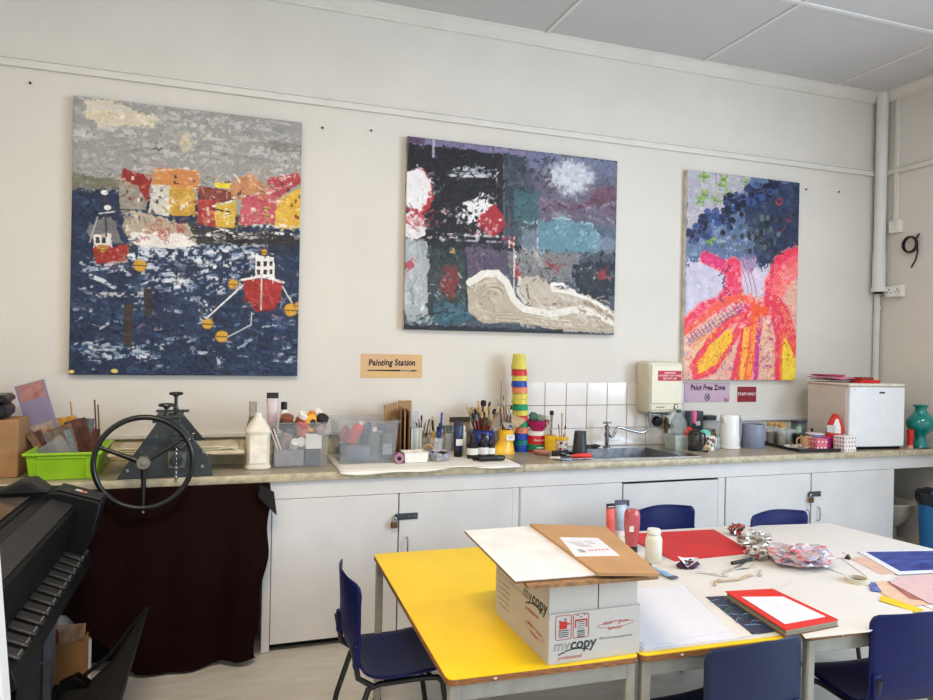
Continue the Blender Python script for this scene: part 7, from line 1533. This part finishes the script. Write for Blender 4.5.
flatcard('manila_folder', 'tan folder at the left back of the floor box', 'folder', (-.70, -.715, .02), .07, .290, .004, (-.04, -.05, 0), M('manila', (170, 140, 92), .7))
# white board leaning at the very left foreground
t = thing('partition_post', 'white painted post edge at the far left of the view, nearest the camera', 'post', (-.555, -2.45, 0))
MB().prism([(-.16, 0), (.15, 0), (.114, .75), (.085, 1.12), (-.16, 1.14)], -.03, .03, 'y').obj('post_body', m_trim, t, smooth=0, bevel=.004)
MB().box(-.02, -.033, .05, .27, .012, .1, bev=.003).obj('kick_strip', m_trim, t)
# ------------------------------------------------------------------ light: daylight through the windows, a warm tube lamp at left, an added fill lamp at right
w = bpy.data.worlds.new('daylight'); bpy.context.scene.world = w; w.use_nodes = True
bg = w.node_tree.nodes['Background']; bg.inputs['Color'].default_value = (.80, .90, 1.0, 1); bg.inputs['Strength'].default_value = 1.0
def area(name, loc, rot, sx_, sy_, energy, col):
    l = bpy.data.lights.new(name, 'AREA'); l.shape = 'RECTANGLE'; l.size = sx_; l.size_y = sy_; l.energy = energy; l.color = col
    o = bpy.data.objects.new(name, l); C.objects.link(o); o.location = loc; o.rotation_euler = rot; return o
area('window_daylight', (XR-.02, -3.8, 2.0), (0, PI/2, 0), 2.0, 1.5, 185, (.66, .82, 1.0))
area('window_daylight', (XR-.02, -5.8, 2.0), (0, PI/2, 0), 2.0, 1.5, 125, (.66, .82, 1.0))
area('window_daylight', (.4, YB+.02, 2.0), (PI/2, 0, 0), 1.9, 2.0, 13, (.95, .97, 1.0))
area('window_daylight', (3.0, YB+.02, 2.0), (PI/2, 0, 0), 1.9, 2.0, 13, (.95, .97, 1.0))
def tube_lamp(label, x, y, pw, col):
    t = thing('tube_light', label, 'ceiling light', (x, y, H))
    MB().box(0, 0, -.04, 1.4, .12, .07, bev=.01).obj('housing', m_trim, t)
    m = bpy.data.materials.new('lamp_glow'); m.use_nodes = True; p_ = m.node_tree.nodes['Principled BSDF']; p_.inputs['Emission Color'].default_value = (1, .9, .74, 1); p_.inputs['Emission Strength'].default_value = 3
    MB().box(0, 0, -.09, 1.36, .1, .03, bev=.01).obj('diffuser', m, t)
    l = area('tube_light_source', (x, y, H-.13), (0, 0, 0), 1.3, .15, pw, col); return t
tube_lamp('fluorescent ceiling light over the left of the room, out of view above', -.1, -3.0, 100, (1, .79, .56))
tube_lamp('added ceiling fill light over the right of the room, out of view above', 3.55, -2.3, 28, (.95, .95, 1))  # fill lamp added to brighten the right side

# ------------------------------------------------------------------ camera
cam = bpy.data.cameras.new('camera'); co = bpy.data.objects.new('camera', cam); C.objects.link(co)
F, YAW, PITCH, ROLL, D, HH = 705.08, .3304, -.0038, .0200, 4.2456, 1.5523
fw = Vector((math.sin(YAW)*math.cos(PITCH), math.cos(YAW)*math.cos(PITCH), math.sin(PITCH))); r0 = Vector((math.cos(YAW), -math.sin(YAW), 0)); u0 = r0.cross(fw)
r1 = math.cos(ROLL)*r0+math.sin(ROLL)*u0; u1 = -math.sin(ROLL)*r0+math.cos(ROLL)*u0
mt = Matrix((r1, u1, -fw)).transposed().to_4x4(); mt.translation = Vector((0, -D, HH)); co.matrix_world = mt
cam.sensor_fit = 'HORIZONTAL'; cam.sensor_width = 36; cam.lens = F/933*36; cam.clip_start = .02
sc = bpy.context.scene; sc.camera = co
sc.view_settings.view_transform = 'Standard'; sc.view_settings.look = 'None'; sc.view_settings.gamma = 1; sc.view_settings.use_curve_mapping = False
sc.view_settings.exposure = -0.20
sc.cycles.use_denoising = True; sc.cycles.max_bounces = 8; sc.cycles.transparent_max_bounces = 24; sc.cycles.diffuse_bounces = 5
